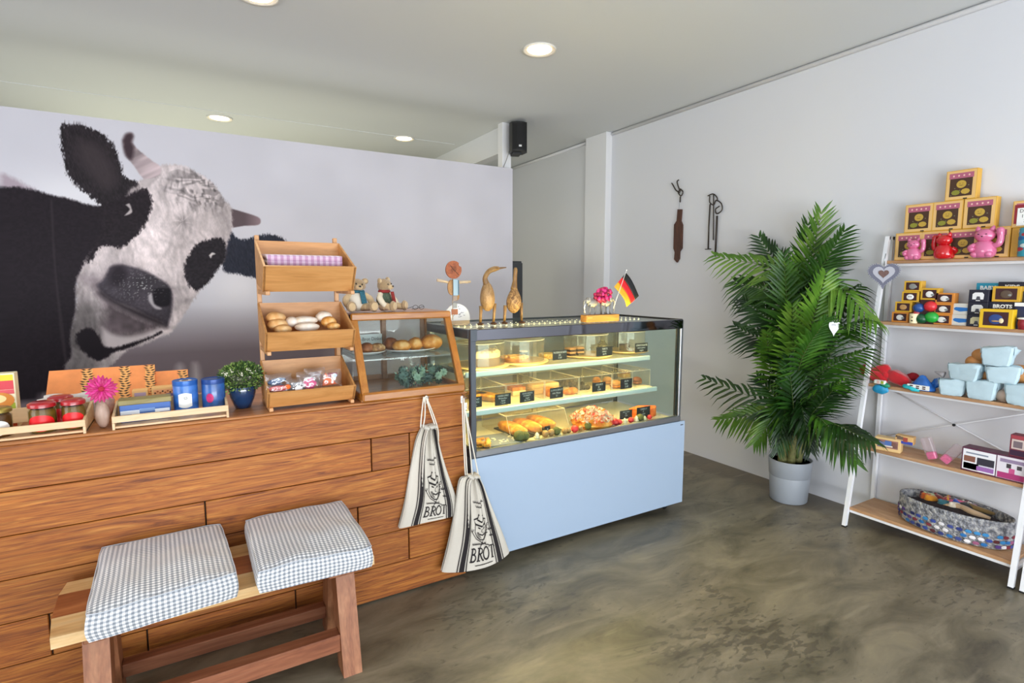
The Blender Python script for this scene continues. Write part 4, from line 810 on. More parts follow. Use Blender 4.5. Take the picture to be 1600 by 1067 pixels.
# vase with the pink gerbera
vp = Vector((-.292, 2.50, CTZ))
t = thing('round_vase', 'small round pale wooden vase holding a magenta gerbera, between the two trays', 'vase', vp, radians(25))
MB().ball((0, 0, .052), (.020, .044, .052), 22).build('vase_body', wood('vase_wood', ['9c7c6c', 'b39686', 'c7ad9d'], (5, 5, 1.5), 3, .5, .1, .05), t, True)
fl = thing('gerbera', 'magenta artificial gerbera flower in the round wooden vase', 'flower', (vp.x-.0, vp.y, CTZ+.1))
MB().tube([(0, 0, -.02), (0, -.004, .02), (.006, -.012, .045)], .0025, 6).build('stem', mat('leaf_green', '4d7a35', .5), fl, True)
M_mag = mat('magenta_petal', 'b80b62', .45, var=.25, bs=90, sheen=.2); M_mag2 = mat('light_magenta_petal', 'd42684', .45)
Mf = T(.006, -.022, .05) @ RX(80) @ RY(8)
for ring, (n, L_, lift) in enumerate(((22, .050, .04), (20, .042, .3), (14, .028, .6))):
    for k in range(n):
        a = 2*pi*k/n+ring*.13; b = MB(); L2 = L_*random.uniform(.9, 1.08)
        b.grid(lambda u, v: (L2*(.12+.88*u), (v-.5)*L2*.30*sin(pi*min(1, .12+u*.86))**.7, lift*L2*u*(1-.45*u)+.003*(1-4*(v-.5)**2)-.002*ring*0), 5, 2)
        b.build('petal', M_mag if (k+ring) % 3 else M_mag2, fl, True).matrix_local = Mf @ RZ(math.degrees(a))
MB().ball((0, 0, .006), (.010, .010, .006), 12).build('flower_heart', mat('flower_heart', 'b8273f', .7, bump=1, bs=500), fl, True).matrix_local = Mf
# blue and white box with khaki lid
t = thing('blue_box', 'blue and white patterned flat box with a khaki lid, left in its tray', 'box', (-.158, 2.545, CTZ+.0105), radians(2))
MB().box((-.082, -.048, 0), (.082, .012, .070), .002).build('carton', C('blueprint', '3560a8'), t); MB().box((-.086, -.052, .066), (.086, .016, .086), .003).build('lid', wood('khaki_lid', ['7f7440', '948752', 'a59a66'], (1, 6, 6), 4, .5, .1, .05), t)
for x0, z0, x1, z1, c in ((-.08, .03, -.02, .045, 'e6ecf4'), (-.045, .018, .045, .030, 'e9e2c4'), (.03, .03, .078, .042, 'eef3fa'), (-.08, .003, -.03, .014, '8ea9d6'), (.0, .002, .07, .012, 'dfe7f4'), (-.02, .036, .03, .048, '7f9fd0'), (.05, .012, .08, .026, '5f86c6')): flat(t, 'blue_print', rect(x0, z0, x1, z1), C('b'+c, c), -.048)
# tins
def tin(label, x, y, r, h, m, ml, rz=0):
    t = thing('tin', label, 'tin', (x, y, CTZ+.0105), rz, 'blue tins in the tray')
    MB().lathe([(r*.97, 0), (r, .003), (r, h-.02), (r*.985, h-.018)], 36).build('body', m, t, 40); MB().lathe([(r*1.01, h-.02), (r*1.02, h-.018), (r*1.02, h-.002), (r*.98, h), (r*.93, h-.003), (0, h-.003)], 36).build('lid', ml, t, 40); return t
M_bt = mat('blue_tin', '3a74c4', .3, var=.35, bs=30, coat=.4); M_bt2 = mat('blue_tin_dark', '2e5ea4', .3, var=.45, bs=22, coat=.4); M_btl = mat('blue_tin_lid', '2f66b6', .3, .2)
def wrap(t, r, h0, h1, a0, a1, m, name='label', shape=None):
    b = MB(); b.grid(lambda u, v: (r*cos(radians(a0+(a1-a0)*u)), r*sin(radians(a0+(a1-a0)*u)), (h0+h1)/2+(v-.5)*(h1-h0)*(shape(u) if shape else 1)), 16, 2); return b.build(name, m, t, True)
t = tin('blue tin with a large white label, beside the blue and white box', -.022, 2.555, .044, .138, M_bt, M_btl)
wrap(t, .0446, .030, .090, -125, -62, C('white', 'f4f4f0'), 'label', lambda u: .8+.2*sin(u*pi)); wrap(t, .0449, .066, .074, -98, -84, C('ink', '2b2418'), 'label_print'); wrap(t, .0452, .068, .072, -96, -86, C('white', 'f4f4f0'), 'label_print')
flat(t, 'lid_picture', ell(.002, -.004, .022, .022), C('pale', 'e8d8cc'), .138-.003, '+Z', .001); flat(t, 'lid_picture', ell(.0, -.002, .012, .012), C('ink', '2b2418'), .1362, '+Z', .0006)
t = tin('dark blue tin with a magenta blossom print, right in the tray', .077, 2.552, .043, .136, M_bt2, mat('navy_lid', '27498c', .3, .2))
wrap(t, .0436, .042, .080, -130, -92, M_mag, 'blossom_print', lambda u: sqrt(max(.02, 1-(2*u-1)**2))); wrap(t, .0436, .002, .016, -125, -55, C('violet', '8c5aa8'), 'band_print')
# small plant in a blue glazed pot
t = thing('potted_plant', 'small white-flowering green plant in a glossy dark blue pot on the counter', 'plant', (.188, 2.60, CTZ)); t.scale = (1.12, 1.12, 1.1)
MB().lathe([(0, 0), (.024, 0), (.028, .002), (.044, .045), (.049, .078), (.047, .086), (.044, .086), (.045, .07), (0, .068)], 40).build('pot', mat('blue_glaze', '10365f', .12, coat=.8), t, 60)
gl = [mat('thyme_leaf', '4a6b2c', .6), mat('thyme_dark', '2c4a1e', .6), mat('thyme_pale', '86a050', .6)]
foliage('foliage', t, gl, 2600, (.082, .075, .062), .011, (0, 0, .118), .5, 2)
b = MB(); rs = random.Random(5)
for k in range(60): a = rs.uniform(0, 6.28); r = rs.uniform(.02, .075); b.tube([(.01*cos(a), .01*sin(a), .07), (r*.6*cos(a), r*.6*sin(a), .11), (r*cos(a), r*sin(a), .118+.058*sqrt(max(0, 1-(r/.08)**2)))], .0008, 4, False)
tag(b.build('stem', mat('stem_green', '5e6b50', .6), t), kind='stuff')
b = MB()
for k in range(26):
    a = rs.uniform(pi*.9, pi*2.1); r = rs.uniform(.3, 1); c = Vector((.082*r*cos(a), .078*r*sin(a), .112+.06*sqrt(1-r*r*.9)*rs.uniform(.1, 1)))
    for j in range(6): b.ball(c+Vector((rs.uniform(-.006, .006), rs.uniform(-.006, .006), rs.uniform(-.005, .007))), .0026, 5)
tag(b.build('white_blossom', mat('white_blossom', 'f2efd8', .6), t), kind='stuff')

# ================================================================ THINGS ON TOP OF THE BREAD CABINET AND THE CASE
ZC = bzT+.0015
M_tan = mat('tan_plush', 'a58a66', .95, bump=1, bs=300, sheen=.4, var=.2); M_tanp = mat('pale_plush', 'c9ae84', .95, bump=.8, bs=300, sheen=.4); M_brown = mat('brown_plush', '7a5c42', .95, bump=1, bs=300, sheen=.4)
def bear(label, loc, rz, vest, scarf, arms, lean=0):
    t = thing('teddy_bear', label, 'teddy bear', loc, rz, 'teddy bears on the bread cabinet'); t.scale = (1.36, 1.15, 1.14)
    n = lambda s: (lambda x, y, z: 1+.05*mnoise.noise((x*2+s, y*2, z*2)))
    MB().ball((0, 0, .045), (.034, .030, .046), 18, None, n(1)).build('torso', vest, t, True)
    h = Matrix.Translation((0, -.004, .112)) @ RY(lean)
    MB().ball((0, 0, 0), (.031, .029, .029), 20, h, n(2)).build('head', M_tan, t, True)
    MB().ball((0, -.028, -.008), (.014, .014, .011), 14, h).build('muzzle', M_tanp, t, True)
    MB().ball((0, -.043, -.004), (.005, .003, .004), 8, h).build('nose', fx('nose_black', '1b1512', .4), t, True)
    for s in (-1, 1):
        MB().ball((s*.011, -.0265, .006), .0032, 8, h).build('eye', fx('eye_black', '0e0b0a', .15), t, True)
        o = MB().ball((s*.027, .002, .022), (.013, .006, .013), 12, h).build('ear', M_tan, t, True); MB().ball((s*.027, -.004, .022), (.008, .003, .008), 10, h).build('ear_lining', M_tanp, o, True)
        b = MB(); b.tube(curve([(s*.026, -.002, .075), (s*.043, -.012, .055), (s*.045, -.030, .032), (s*.036, -.040, .022)]), [.011]*6+[.0125]*8+[.0115]*8+[.012]*3, 10)
        b.ball((s*.035, -.042, .021), .0135, 10); b.build('arm', arms, t, True)
        b = MB(); b.tube(curve([(s*.018, -.005, .018), (s*.032, -.035, .020), (s*.040, -.066, .018)]), [.018]*9+[.015]*8, 12); b.build('leg', M_tanp, t, True)
        o = MB().ball((s*.040, -.074, .023), (.018, .011, .023), 14).build('foot', M_tan, t, True); MB().ball((s*.040, -.0835, .023), (.013, .003, .017), 12).build('foot_pad', M_tanp, o, True)
    MB().lathe([(.022, -.006), (.028, 0), (.024, .008)], 20, (0, -.002, .085), sy=.9).build('scarf', scarf, t, True)
    MB().prism([(-.008, 0), (.010, .0), (.016, -.048), (-.002, -.052)], .004, T(.008, -.033, .084) @ RX(82)).build('scarf_end', scarf, t, 40)
    return t
bp1 = at(560, 488, Z=ZC)
bear('seated teddy bear with a teal scarf on the bread cabinet, beside the rack', (.727, 2.72, ZC+.002), radians(2), mat('white_shirt', 'd9d2c2', .9), mat('teal_knit', '2c6272', .9, var=.4, bs=200), M_tanp, 8)
bear('teddy bear in a red vest sitting towards the right end of the cabinet', (.862, 2.72, ZC+.002), radians(40), mat('green_check_cloth', '4c5a48', .9, var=.5, bs=200), mat('red_knit', '8f2a28', .9, var=.3, bs=150), mat('cream_sleeve', 'd8cdb6', .9), -6)
t = thing('spectacles', 'thin dark spectacles folded on top of the bread cabinet', 'glasses', (1.03, 2.68, ZC+.002), .3); M_wire = mat('dark_wire', '2a2420', .4, .6)
for s in (-1, 1):
    b = MB(); b.tube([(s*.02+.016*cos(a*pi/8), .0, .003+.012+.011*sin(a*pi/8)) for a in range(17)], .0012, 5, False); b.build('rim', M_wire, t, True)
    MB().tube([(s*.037, .002, .018), (s*.038, .05, .008), (s*.030, .095, .001)], .0012, 5).build('temple', M_wire, t, True)
MB().tube([(-.004, 0, .018), (.004, 0, .018)], .0012, 5).build('bridge', M_wire, t, True)
# figure made of cork slices and wood with stick arms, hung in front of the mural on a sign stand
fg = thing('wood_slice_figure', 'little hanging figure of round wood slices with stick arms', 'ornament', (1.30, 2.72, 1.29))
def fp(px, py, Y=2.72): p = at(px, py, Y=Y); return Vector((p.x-1.30, 0, p.z-1.29))
M_slice = wood('wood_slice', ['7d3c1c', '9c5126', 'b4673a'], (9, 9, 9), 6, .5, .3, .2); M_cork = wood('cork', ['8a6440', 'a87f55', 'bb946a'], (20, 20, 20), 9, .8, .3, .4); M_bark = mat('bark', '4a2717', .8)
def slice_(c, rx, rz, y, m, th=.008, notch=None):
    pts = [(rx*cos(a)*(1-(notch[1] if notch and abs(((a-notch[0]+pi) % (2*pi))-pi) < .25 else 0)), rz*sin(a)*(1-(notch[1] if notch and abs(((a-notch[0]+pi) % (2*pi))-pi) < .25 else 0))) for a in [2*pi*k/36 for k in range(36)]]
    return MB().prism(pts, th, T(c.x, y, c.z) @ RX(90)).build('wood_slice', m, fg, 30)
sl = slice_(fp(708, 421.5), .046, .048, 0, M_slice, .009, (.62, .16))
b = MB(); c = fp(708, 421.5)
for k in range(5): b.ribbon([(c.x-.012+k*.006+.003*sin(j), c.z+.018-j*.005) for j in range(6+k % 2)], .0022, lambda x, y: (x, -.0095, y))
b.ribbon([(c.x-.02, c.z+.022), (c.x, c.z), (c.x+.03, c.z-.028)], .004, lambda x, y: (x, -.0096, y)); b.build('burnt_drawing', M_bark, sl)
c = fp(708, 449); slice_(fp(705.5, 449), .025, .042, .0, M_cork); slice_(fp(711, 450), .022, .036, .004, M_cork); slice_(fp(712.5, 463), .017, .022, .0, M_cork)
for s, (x0, y0, x1, y1) in ((-1, (683, 437.5, 700, 441)), (1, (717, 441, 735, 440))): MB().tube([fp(x0, y0), fp(x1, y1)], [.008, .0065], 8).build('arm', mat('pale_stick', 'cbb596', .6), fg, True)
M_met = mat('blue_metal_tape', '8fa3ad', .35, .5)
for (px, py, hw, hh, m_) in ((710, 449, .014, .044, M_met), (714, 449, .005, .040, mat('dark_blue_tape', '35566a', .4)), (709, 466, .013, .014, mat('grey_tag', '8a7c74', .6)), (709, 477, .013, .014, mat('grey_cloth', '8d8f92', .8)), (708.5, 487, .019, .015, mat('brown_leather', '93593c', .6))):
    c = fp(px, py); MB().box((c.x-hw, -.016-.05*hw, c.z-hh), (c.x+hw, -.0135, c.z+hh), .001).build('tag', m_, fg)
c = fp(708, 405); MB().tube([fp(708, 500)+Vector((0, .006, 0)), fp(708, 430)+Vector((0, .006, 0))], .0022, 6).build('hanging_stick', mat('pale_stick', 'cbb596', .6), fg, True)
MB().box((-.05, -.01, -.025), (.03, .03, -.021)).build('foot_plate', mat('pale_stick', 'cbb596', .6), fg)
# white half-round card
hs = thing('half_round_sign', 'white half-round card with little grey drawings behind the wood slice figure', 'sign', (1.335, 2.80, ZT+.001))
c0 = at(714, 501, Y=2.80); r = .079
MB().prism([(-r, 0), (r, 0)]+[(r*cos(a*pi/20), .014+r*sin(a*pi/20)) for a in range(21)], .004, T(c0.x-1.335, 0, c0.z-ZT) @ RX(90)).build('card', C('bluewhite', 'e8ecf6'), hs)
MB().box((c0.x-1.335-.085, -.02, -.0), (c0.x-1.335+.07, .03, max(.004, c0.z-ZT))).build('sign_base', mat('pale_stick', 'cbb596', .6), hs)
rs = random.Random(4); b = MB()
for k in range(9):
    a = rs.uniform(.2, 2.9); q = rs.uniform(.25, .85)*r; x, z = q*cos(a)+c0.x-1.335, q*sin(a)+.016+c0.z-ZT
    pts = [(x+rs.uniform(-.012, .012)*j/3-.006, z+rs.uniform(-.006, .006)) for j in range(5)]; b.ribbon(pts, .0022, lambda u, v: (u, -.0046, v))
b.build('pen_drawing', C('greyblue', '6a7390'), hs)
# two carved wooden ducks on the case
W_duck = wood('duck_wood', ['7a5a38', '9c7a50', 'b8966a'], (14, 14, 5), 5, .5, .35, .3, tint=.04); W_duckn = wood('duck_neck_wood', ['6b4d2c', '8d6a3c', 'a38352'], (7, 7, 2), 4, .4, .2, .15); W_foot = mat('dark_duck_foot', '5a3a22', .6)
def duck(label, base, pts, legs, body, rb, Y, mb_):
    t = thing('wooden_duck', label, 'figurine', base, group='wooden ducks on the display case')
    q = lambda px, py, y=Y: at(px, py, Y=y)-Vector(base)
    c0, c1 = q(*body[0]), q(*body[1]); prof = rb
    b = MB(); b.tube(curve([c0+(c1-c0)*k/6 for k in range(7)], 3), [prof[min(len(prof)-1, i)] for i in range(19)], 20); b.build('body', mb_, t, True)
    b = MB(); P_ = curve([q(*p) for p in pts[0]], 5); n = len(P_); r0 = pts[1]; b.tube(P_, [np.interp(i/(n-1), [k/(len(r0)-1) for k in range(len(r0))], r0) for i in range(n)], 12); b.build('neck_and_head', W_duckn, t, True)
    if pts[2]:
        P_ = curve([q(*p) for p in pts[2]], 4); n = len(P_); b = MB(); b.tube(P_, [.0085*(1-.6*i/(n-1)) for i in range(n)], 10, sq=.7); b.build('beak', mat('beak_dark', '6f543a', .5), t, True)
    for (x0, y0, x1, y1) in legs:
        a = q(x0, y0); e = q(x1, y1); e.z = .008; b = MB(); b.tube([a, (a+e)/2+Vector((0, 0, .0)), e], [.0105, .008, .0075], 10); b.build('leg', W_duckn, t, True)
        b = MB(); b.ball(e+Vector((-.003, -.012, -.002)), (.017, .021, .0065), 12, None, lambda x, y, z: 1+.15*cos(3*math.atan2(x, -y))); b.build('foot', W_foot, t, True)
    return t
dy = 2.66; dz = ZT+.001
rbo = [.004, .010, .0145, .0175, .0195, .0215, .023, .0242, .0252, .0258, .0262, .0262, .0258, .0250, .0238, .0220, .019, .014, .006]
rbo = [r*1.55 for r in rbo]
duck('tall carved wooden duck looking up to the right, beside the wood slice figure', at(761, 507, Z=dz), ([(760, 444), (758, 434), (764, 424), (773, 420), (779, 419)], [.018, .013, .0135, .015, .010], [(777, 419.5), (784, 418.5), (791, 417.8)]), [(751.5, 478, 750.5, 505), (773, 474, 771, 505)], ((761, 440), (762, 486)), rbo, 2.66, W_duck)
rb2 = [r*1.45 for r in [.005, .008, .011, .014, .017, .020, .0225, .025, .0268, .028, .0288, .029, .0288, .0278, .026, .0235, .020, .015, .006]]
duck('carved wooden duck facing away, with dark speckled back, nearest the led row', at(802, 506, Z=dz), ([(803, 452), (804.5, 438), (805, 430), (805.5, 422), (805.5, 418)], [.020, .012, .011, .0115, .006], None), [(789.5, 477, 788, 504), (814.5, 473, 815, 503)], ((804, 446), (802, 489)), rb2, 2.66, wood('speckled_wood', ['4a2f1c', '7d5a35', 'b08a58', 'cfab78'], (16, 16, 9), 5, .55, .4, .4, tint=.02))
# wooden block with silver animals, pink flowers and a small German flag
q0 = at(941, 500, Y=2.52); blk = thing('animal_stand', 'wooden block carrying two silver wire animals with pink flowers between them', 'ornament', (q0.x, 2.54, ZT+.001))
MB().box((-.125, -.03, 0), (.125, .03, .042), .003).build('block', wood('block_wood', ['7d531f', '93662c', 'a2783c'], (1, 6, 6), 3, .5, .2, .1), blk); MB().box((-.118, -.0312, .022), (-.082, -.0302, .032)).build('brass_label', mat('brass', 'd8b46a', .3, .8), blk)
M_sil = mat('silver_wire', '9c9a95', .4, .7, bump=.8, bs=250)
def wire_animal(x, flip, sc):
    o = MB()
    o.ball((0, 0, .068), (.036, .018, .026), 16, None, lambda a, b_, c: 1+.06*sin(9*a+7*c)).ball((-.034, 0, .083), (.017, .012, .018), 12)
    for lx in (-.026, -.012, .014, .028): o.tube([(lx, -.008 if lx in (-.026, .014) else .008, .058), (lx+.002, -.008 if lx in (-.026, .014) else .008, .02), (lx-.001, -.008 if lx in (-.026, .014) else .008, 0)], [.006, .0035, .005], 8)
    o.tube(curve([(-.046, 0, .088), (-.062, 0, .075), (-.060, 0, .03), (-.055, 0, .004)]), [.007]*5+[.005]*5+[.003]*3, 8)
    o.tube(curve([(.033, 0, .08), (.045, 0, .07), (.047, 0, .045)]), .002, 6)
    for s in (-1, 1): o.ball((-.028, s*.012, .088), (.012, .004, .015), 10)
    e = o.build('wire_animal', M_sil, blk, True, loc=(x, 0, .042)); e.scale = (flip*sc, sc, sc); return e
wire_animal(-.060, 1, 1.0); wire_animal(.042, -1, 1.05)
b = MB(); b.tube(curve([(-.115, -.004, .05), (-.122, -.004, .09), (-.105, -.004, .125)]), [.002]*6+[.006]*7+[.0025]*4, 8); b.build('silver_leaf', mat('polished_silver', 'e2e2e2', .15, 1), blk, True)
fl = thing('pink_flowers', 'dense bunch of dark pink artificial flowers between the silver animals', 'flowers', (q0.x+.012, 2.54, ZT+.13)); rs = random.Random(8)
mp_ = [mat('pink_a', 'b8134f', .5), mat('pink_b', 'dc2f7c', .5), mat('pink_c', '8f0b3a', .5)]
for k in range(46):
    d = Vector((rs.gauss(0, 1), rs.gauss(-.3, 1), rs.gauss(.4, 1))).normalized(); c = Vector((d.x*.062, d.y*.03, .02+d.z*.042+.25*d.x*.06)); b = MB()
    b.ball(c, .0125, 10, None, lambda x, y, z: 1+.25*mnoise.noise((x*5+k, y*5, z*5))); b.build('blossom', mp_[rs.randrange(3)], fl, True)
MB().ball((0, 0, .01), (.045, .02, .03), 12).build('blossom_core', mp_[2], fl, True); MB().tube([(0, 0, .0), (0, 0, -.085)], .004, 6).build('stem', M_sil, fl, True)
fg_ = thing('small_flag', 'small German flag in black, red and gold on a thin slanted stick', 'flag', (q0.x+.095, 2.53, ZT+.045))
a = at(979, 422, Y=2.53)-fg_.location; e = at(958, 482, Y=2.53)-fg_.location; e = Vector((0, 0, .0)) if False else e
MB().tube([e, a], .0018, 6).build('stick', mat('white_stick', 'eeeeea', .4), fg_, True); MB().ball(a, .004, 8).build('finial', mat('white_stick', 'eeeeea', .4), fg_, True)
c00 = at(978, 426, Y=2.53)-fg_.location; c01 = at(961, 449, Y=2.53)-fg_.location; c10 = at(998, 461.5, Y=2.53)-fg_.location; c11 = at(979.5, 480, Y=2.53)-fg_.location
for k, (nm, col) in enumerate((('black_stripe', '0d0d0f'), ('red_stripe', 'd0101c'), ('gold_stripe', 'e5a51e'))):
    def fn(u, v, k=k):
        v = (k+v)/3; p = c00.lerp(c01, v).lerp(c10.lerp(c11, v), u); s = sin(u*5.5+v*1.2); return (p.x+.006*s*(1-v)*1.2+.004*sin(u*pi), p.y+.009*s, p.z+.009*sin(u*pi)*1.0+.004*s)
    b = MB(); b.grid(fn, 14, 4); b.build(nm, fx('flag_'+nm, col, .6), fg_, True, solid=.0006)

# ================================================================ PASTRIES IN THE CASE
ZS1, ZS2, ZD = 1.0265, .8165, .6285
M_blkc = mat('blackboard', '15191d', .55); M_chalk = mat('chalk', 'b9c2c6', .9)
def card(label, px0, py0, px1, py1, Y, group, lines, lean=12, name='blackboard_sign'):
    """small blackboard price sign; corners lower left and upper right in the photo"""
    a = at(px0, py1, Y=Y); e = at(px1, py0, Y=Y); w_ = e.x-a.x; h = e.z-a.z
    t = thing(name, label, 'sign', ((a.x+e.x)/2, Y, a.z), radians(jit(3)), group)
    Mc = RX(-lean) if False else Matrix.Identity(4)
    MB().box((-w_/2, -.0015, 0), (w_/2, .0015, h), .0008).build('board', M_blkc, t); MB().prism([(.0015, .002), (.03, 0), (.0015, h*.6)], .003, T(0, 0, 0) @ Matrix(((0, 0, 1, 0), (1, 0, 0, 0), (0, 1, 0, 0), (0, 0, 0, 1)))).build('foot', M_blkc, t)
    n = len(lines)
    for i, s in enumerate(lines):
        if not s: continue
        sz = min(h/(n+.8)*1.0, w_/len(s)*1.5); lettering(s, sz, T(-w_*.02*(i % 2), -.0021, h*(1-(i+.9)/(n+.7))) @ RX(90), M_chalk, t, 'chalk_writing', shear=.15)
    return t
def board_cover(label_b, px, py, Y, r, cover_h=None, label_c=None):
    c = at(px, py, Y=Y); c.z = ZS1
    t = thing('cake_board', label_b, 'board', c, group='round wooden boards on the top shelf'); MB().lathe([(0, 0), (r*.88, 0), (r, .008), (r, .012), (r*.93, .013), (0, .012)], 48).build('board', wood('pale_board', ['d9b679', 'e6c88f', 'efd8a8'], (3, 9, 3), 3, .4, .1, .05), t, 60)
    if cover_h:
        k = thing('cake_dome', label_c, 'cover', c+Vector((0, 0, .0135)), group='clear round covers on the top shelf'); rr = r*.84
        MB().lathe([(rr, 0), (rr, cover_h), (rr-.003, cover_h), (0, cover_h)], 48).build('clear_cover', G_acr, k, 60); MB().lathe([(rr+.001, cover_h-.002), (rr+.002, cover_h), (rr, cover_h+.002), (rr-.002, cover_h)], 48).build('rim', M_edge, k, True)
    return c
def wedge(b, r, h, a0, a1, z0=0, n=10, M=None):
    b.prism([(0, 0)]+[(r*cos(radians(a0+(a1-a0)*i/n)), r*sin(radians(a0+(a1-a0)*i/n))) for i in range(n+1)], h, (M or Matrix.Identity(4)) @ T(0, 0, z0)); return b
M_cream = mat('cream_icing', 'f2e2b8', .5, sss=.1); M_sponge = bread_mat('sponge', 'a87a4a', 'c09260', 'd4ab7a'); M_choc = mat('chocolate', '3a251a', .45, var=.3, bs=80); M_nut = bread_mat('almond_top', 'c9923e', 'e8c06a', 'f6e0a6', 18); M_mocha = mat('mocha_icing', '8a7764', .5)
c = board_cover('round wooden board with a tall cream topped cake at the left of the top shelf', 748, 570, 2.74, .175, .125, 'clear round cover over the tall cream topped cake')
t = thing('cream_cake', 'tall half cake with cream top and mocha sides on the first board', 'cake', c+Vector((.0, -.02, .0135)))
wedge(MB(), .11, .045, -130, 40).build('cake_base', M_mocha, t, 30); wedge(MB(), .112, .028, -130, 40, .0455).build('cream_layer', M_cream, t, 30)
for k in range(9): a = radians(-125+k*19); MB().ball((.095*cos(a), .095*sin(a), .076), (.012, .012, .007), 10).build('cream_rosette', M_cream, t, True)
c = board_cover('round wooden board with an almond tart, second on the top shelf', 812, 563, 2.76, .172, .125, 'clear round cover with bright rim over the almond tart')
t = thing('almond_tart', 'golden almond crumble tart on the second board', 'tart', c+Vector((-.055, -.03, .0135)))
MB().lathe([(0, 0), (.075, 0), (.084, .022), (.080, .026), (0, .026)], 40, fn=lambda th, i: 1+.012*sin(th*30)).build('crust', B_gold, t, 50)
for k in range(60): a, r = random.uniform(0, 6.28), .076*sqrt(random.random()); MB().ball((r*cos(a), r*sin(a), .027), (.010, .008, .005), 6).build('crumble', M_nut, t, True)
t = thing('paper_cup', 'dark paper cup with a pale rim beside the almond tart', 'cup', at(818, 560, Y=2.76)); t.location.z = ZS1+.0135
MB().lathe([(.018, 0), (.024, .046), (.023, .046), (.019, .004), (0, .004)], 28).build('cup', mat('dark_paper', '46505a', .6), t, 40); MB().lathe([(.0245, .045), (.0265, .048), (.0245, .051), (.0235, .048)], 28).build('rim', M_edge, t, True)
c = board_cover('round wooden board with chocolate slices, third on the top shelf', 915, 552, 2.78, .17, .13, 'clear round cover over the chocolate slices')
for i, (px, lab) in enumerate(((891, 'thick brown layered cake slice standing upright, left one on the third board'), (904, 'rounded ridged chocolate cake slice on the third board'))):
    t = thing('cake_slice', lab, 'cake', at(px, 553, Y=2.76), group='chocolate slices'); t.location.z = ZS1+.0135
    for k in range(4): MB().box((-.024, -.03, k*.0125), (.024, .03, k*.0125+.0115), .003).build('layer', M_sponge if k % 2 else M_choc, t)
    if i: MB().ball((0, 0, .05), (.024, .03, .006), 12).build('icing', M_mocha, t, True)
t = thing('crumble_cake', 'low golden crumble cake partly hidden behind the first blackboard sign', 'cake', at(857, 556, Y=2.82)); t.location.z = ZS1
MB().lathe([(0, 0), (.06, 0), (.064, .02), (.058, .028), (0, .03)], 32, fn=lambda th, i: 1+.03*sin(th*11)).build('cake', M_nut, t, 50)
c = board_cover('round wooden board with a dark cake piece at the right end of the top shelf', 978, 547, 2.80, .15, .13, 'clear round cover at the right end of the top shelf')
t = thing('cake_slice', 'small dark chocolate cake piece with a curl on the last board', 'cake', c+Vector((-.035, -.03, .0135))); MB().box((-.03, -.03, 0), (.008, .03, .045), .004).build('slice', mat('grey_choc', '4a3c34', .5), t); MB().ball((.018, 0, .03), (.016, .02, .018), 12, None, lambda x, y, z: 1+.2*sin(9*x+5*z)).build('chocolate_curl', M_choc, t, True)
t = thing('glass_bottle', 'narrow glass bottle with a wide shoulder behind the second blackboard sign', 'bottle', at(941, 552, Y=2.86)); t.location.z = ZS1
MB().lathe([(0, .001), (.032, .001), (.034, .01), (.034, .055), (.018, .072), (.015, .085), (.015, .15), (.017, .152)], 28).build('bottle', mat('olive_glass', '5c6658', .1, trans=.6), t, True)
gs = 'blackboard signs on the top shelf'
card('blackboard sign with a slanted left side, in front of the crumble cake', 863, 546, 886, 563, 2.575, gs, ['NUSSKUCHEN', 'Stk', '5,50'])
card('widest blackboard sign on the top shelf, in front of the glass bottle', 931.5, 540.5, 957, 557, 2.575, gs, ['TARTE', 'citrus', 'aprik'])
card('blackboard sign at the right end of the top shelf', 992, 535, 1012, 551, 2.575, gs, ['CHOCOLATE', 'without gluten', 'vegan'])
# ---- lower shelf: clear boxes and their pastries
def acrylic(label, x0, x1, y0, y1, z, h, group='clear square covers on the lower shelf', slope=0):
    t = thing('pastry_cover', label, 'cover', ((x0+x1)/2, (y0+y1)/2, z), group=group); a, d = (x1-x0)/2, (y1-y0)/2; g = .0015
    b = MB(); b.add([(-a, -d, 0), (a, -d, 0), (a, d, 0), (-a, d, 0), (-a, -d+slope, h), (a, -d+slope, h), (a, d, h), (-a, d, h)], [(0, 1, 5, 4), (1, 2, 6, 5), (2, 3, 7, 6), (3, 0, 4, 7), (4, 5, 6, 7)]); b.build('clear_cover', G_acr, t)
    V = [Vector((s*a, y, zz)) for s in (-1, 1) for y, zz in ((-d, 0), (-d+slope, h), (d, h), (d, 0))]; b = MB()
    for i, j in ((0, 1), (1, 2), (2, 3), (4, 5), (5, 6), (6, 7), (1, 5), (2, 6)): b.tube([V[i], V[j]], .0017, 4)
    b.build('edge_strip', M_edge, t)
    return t
M_tray = mat('white_tray', 'f0ead6', .4)
for (x0, x1, lab) in ((1.245, 1.50, 'first from the left, over orange slices'), (1.508, 1.76, 'second, over layered slices'), (1.768, 2.01, 'third, over a pale loaf'), (2.018, 2.27, 'fourth, over chocolate balls'), (2.278, 2.44, 'fifth, over round buns'), (2.448, 2.60, 'last at the right, over a dark bun')):
    acrylic('clear square cover on the lower shelf, '+lab, x0, x1, 2.60, 2.90, ZS2+.006, .105)
    t = thing('pastry_tray', 'flat cream tray on the lower shelf, '+lab, 'tray', ((x0+x1)/2, 2.75, ZS2), group='cream trays on the lower shelf'); MB().box((-(x1-x0)/2+.002, -.175, 0), ((x1-x0)/2-.002, .155, .0045), .001).build('tray', M_tray, t)
zt = ZS2+.0065
def slab(label, px, py, sx, sy, sz, m1, m2, name='cake_slice', cat='pastry', rz=0, group='pastries on the lower shelf', bump=0):
    t = thing(name, label, cat, at(px, py, Z=zt), radians(rz), group); MB().box((-sx/2, -sy/2, 0), (sx/2, sy/2, sz*.55), .004).build('base', m1, t); MB().box((-sx/2+.001, -sy/2+.001, sz*.55), (sx/2-.001, sy/2-.001, sz), .005).build('topping', m2, t); return t
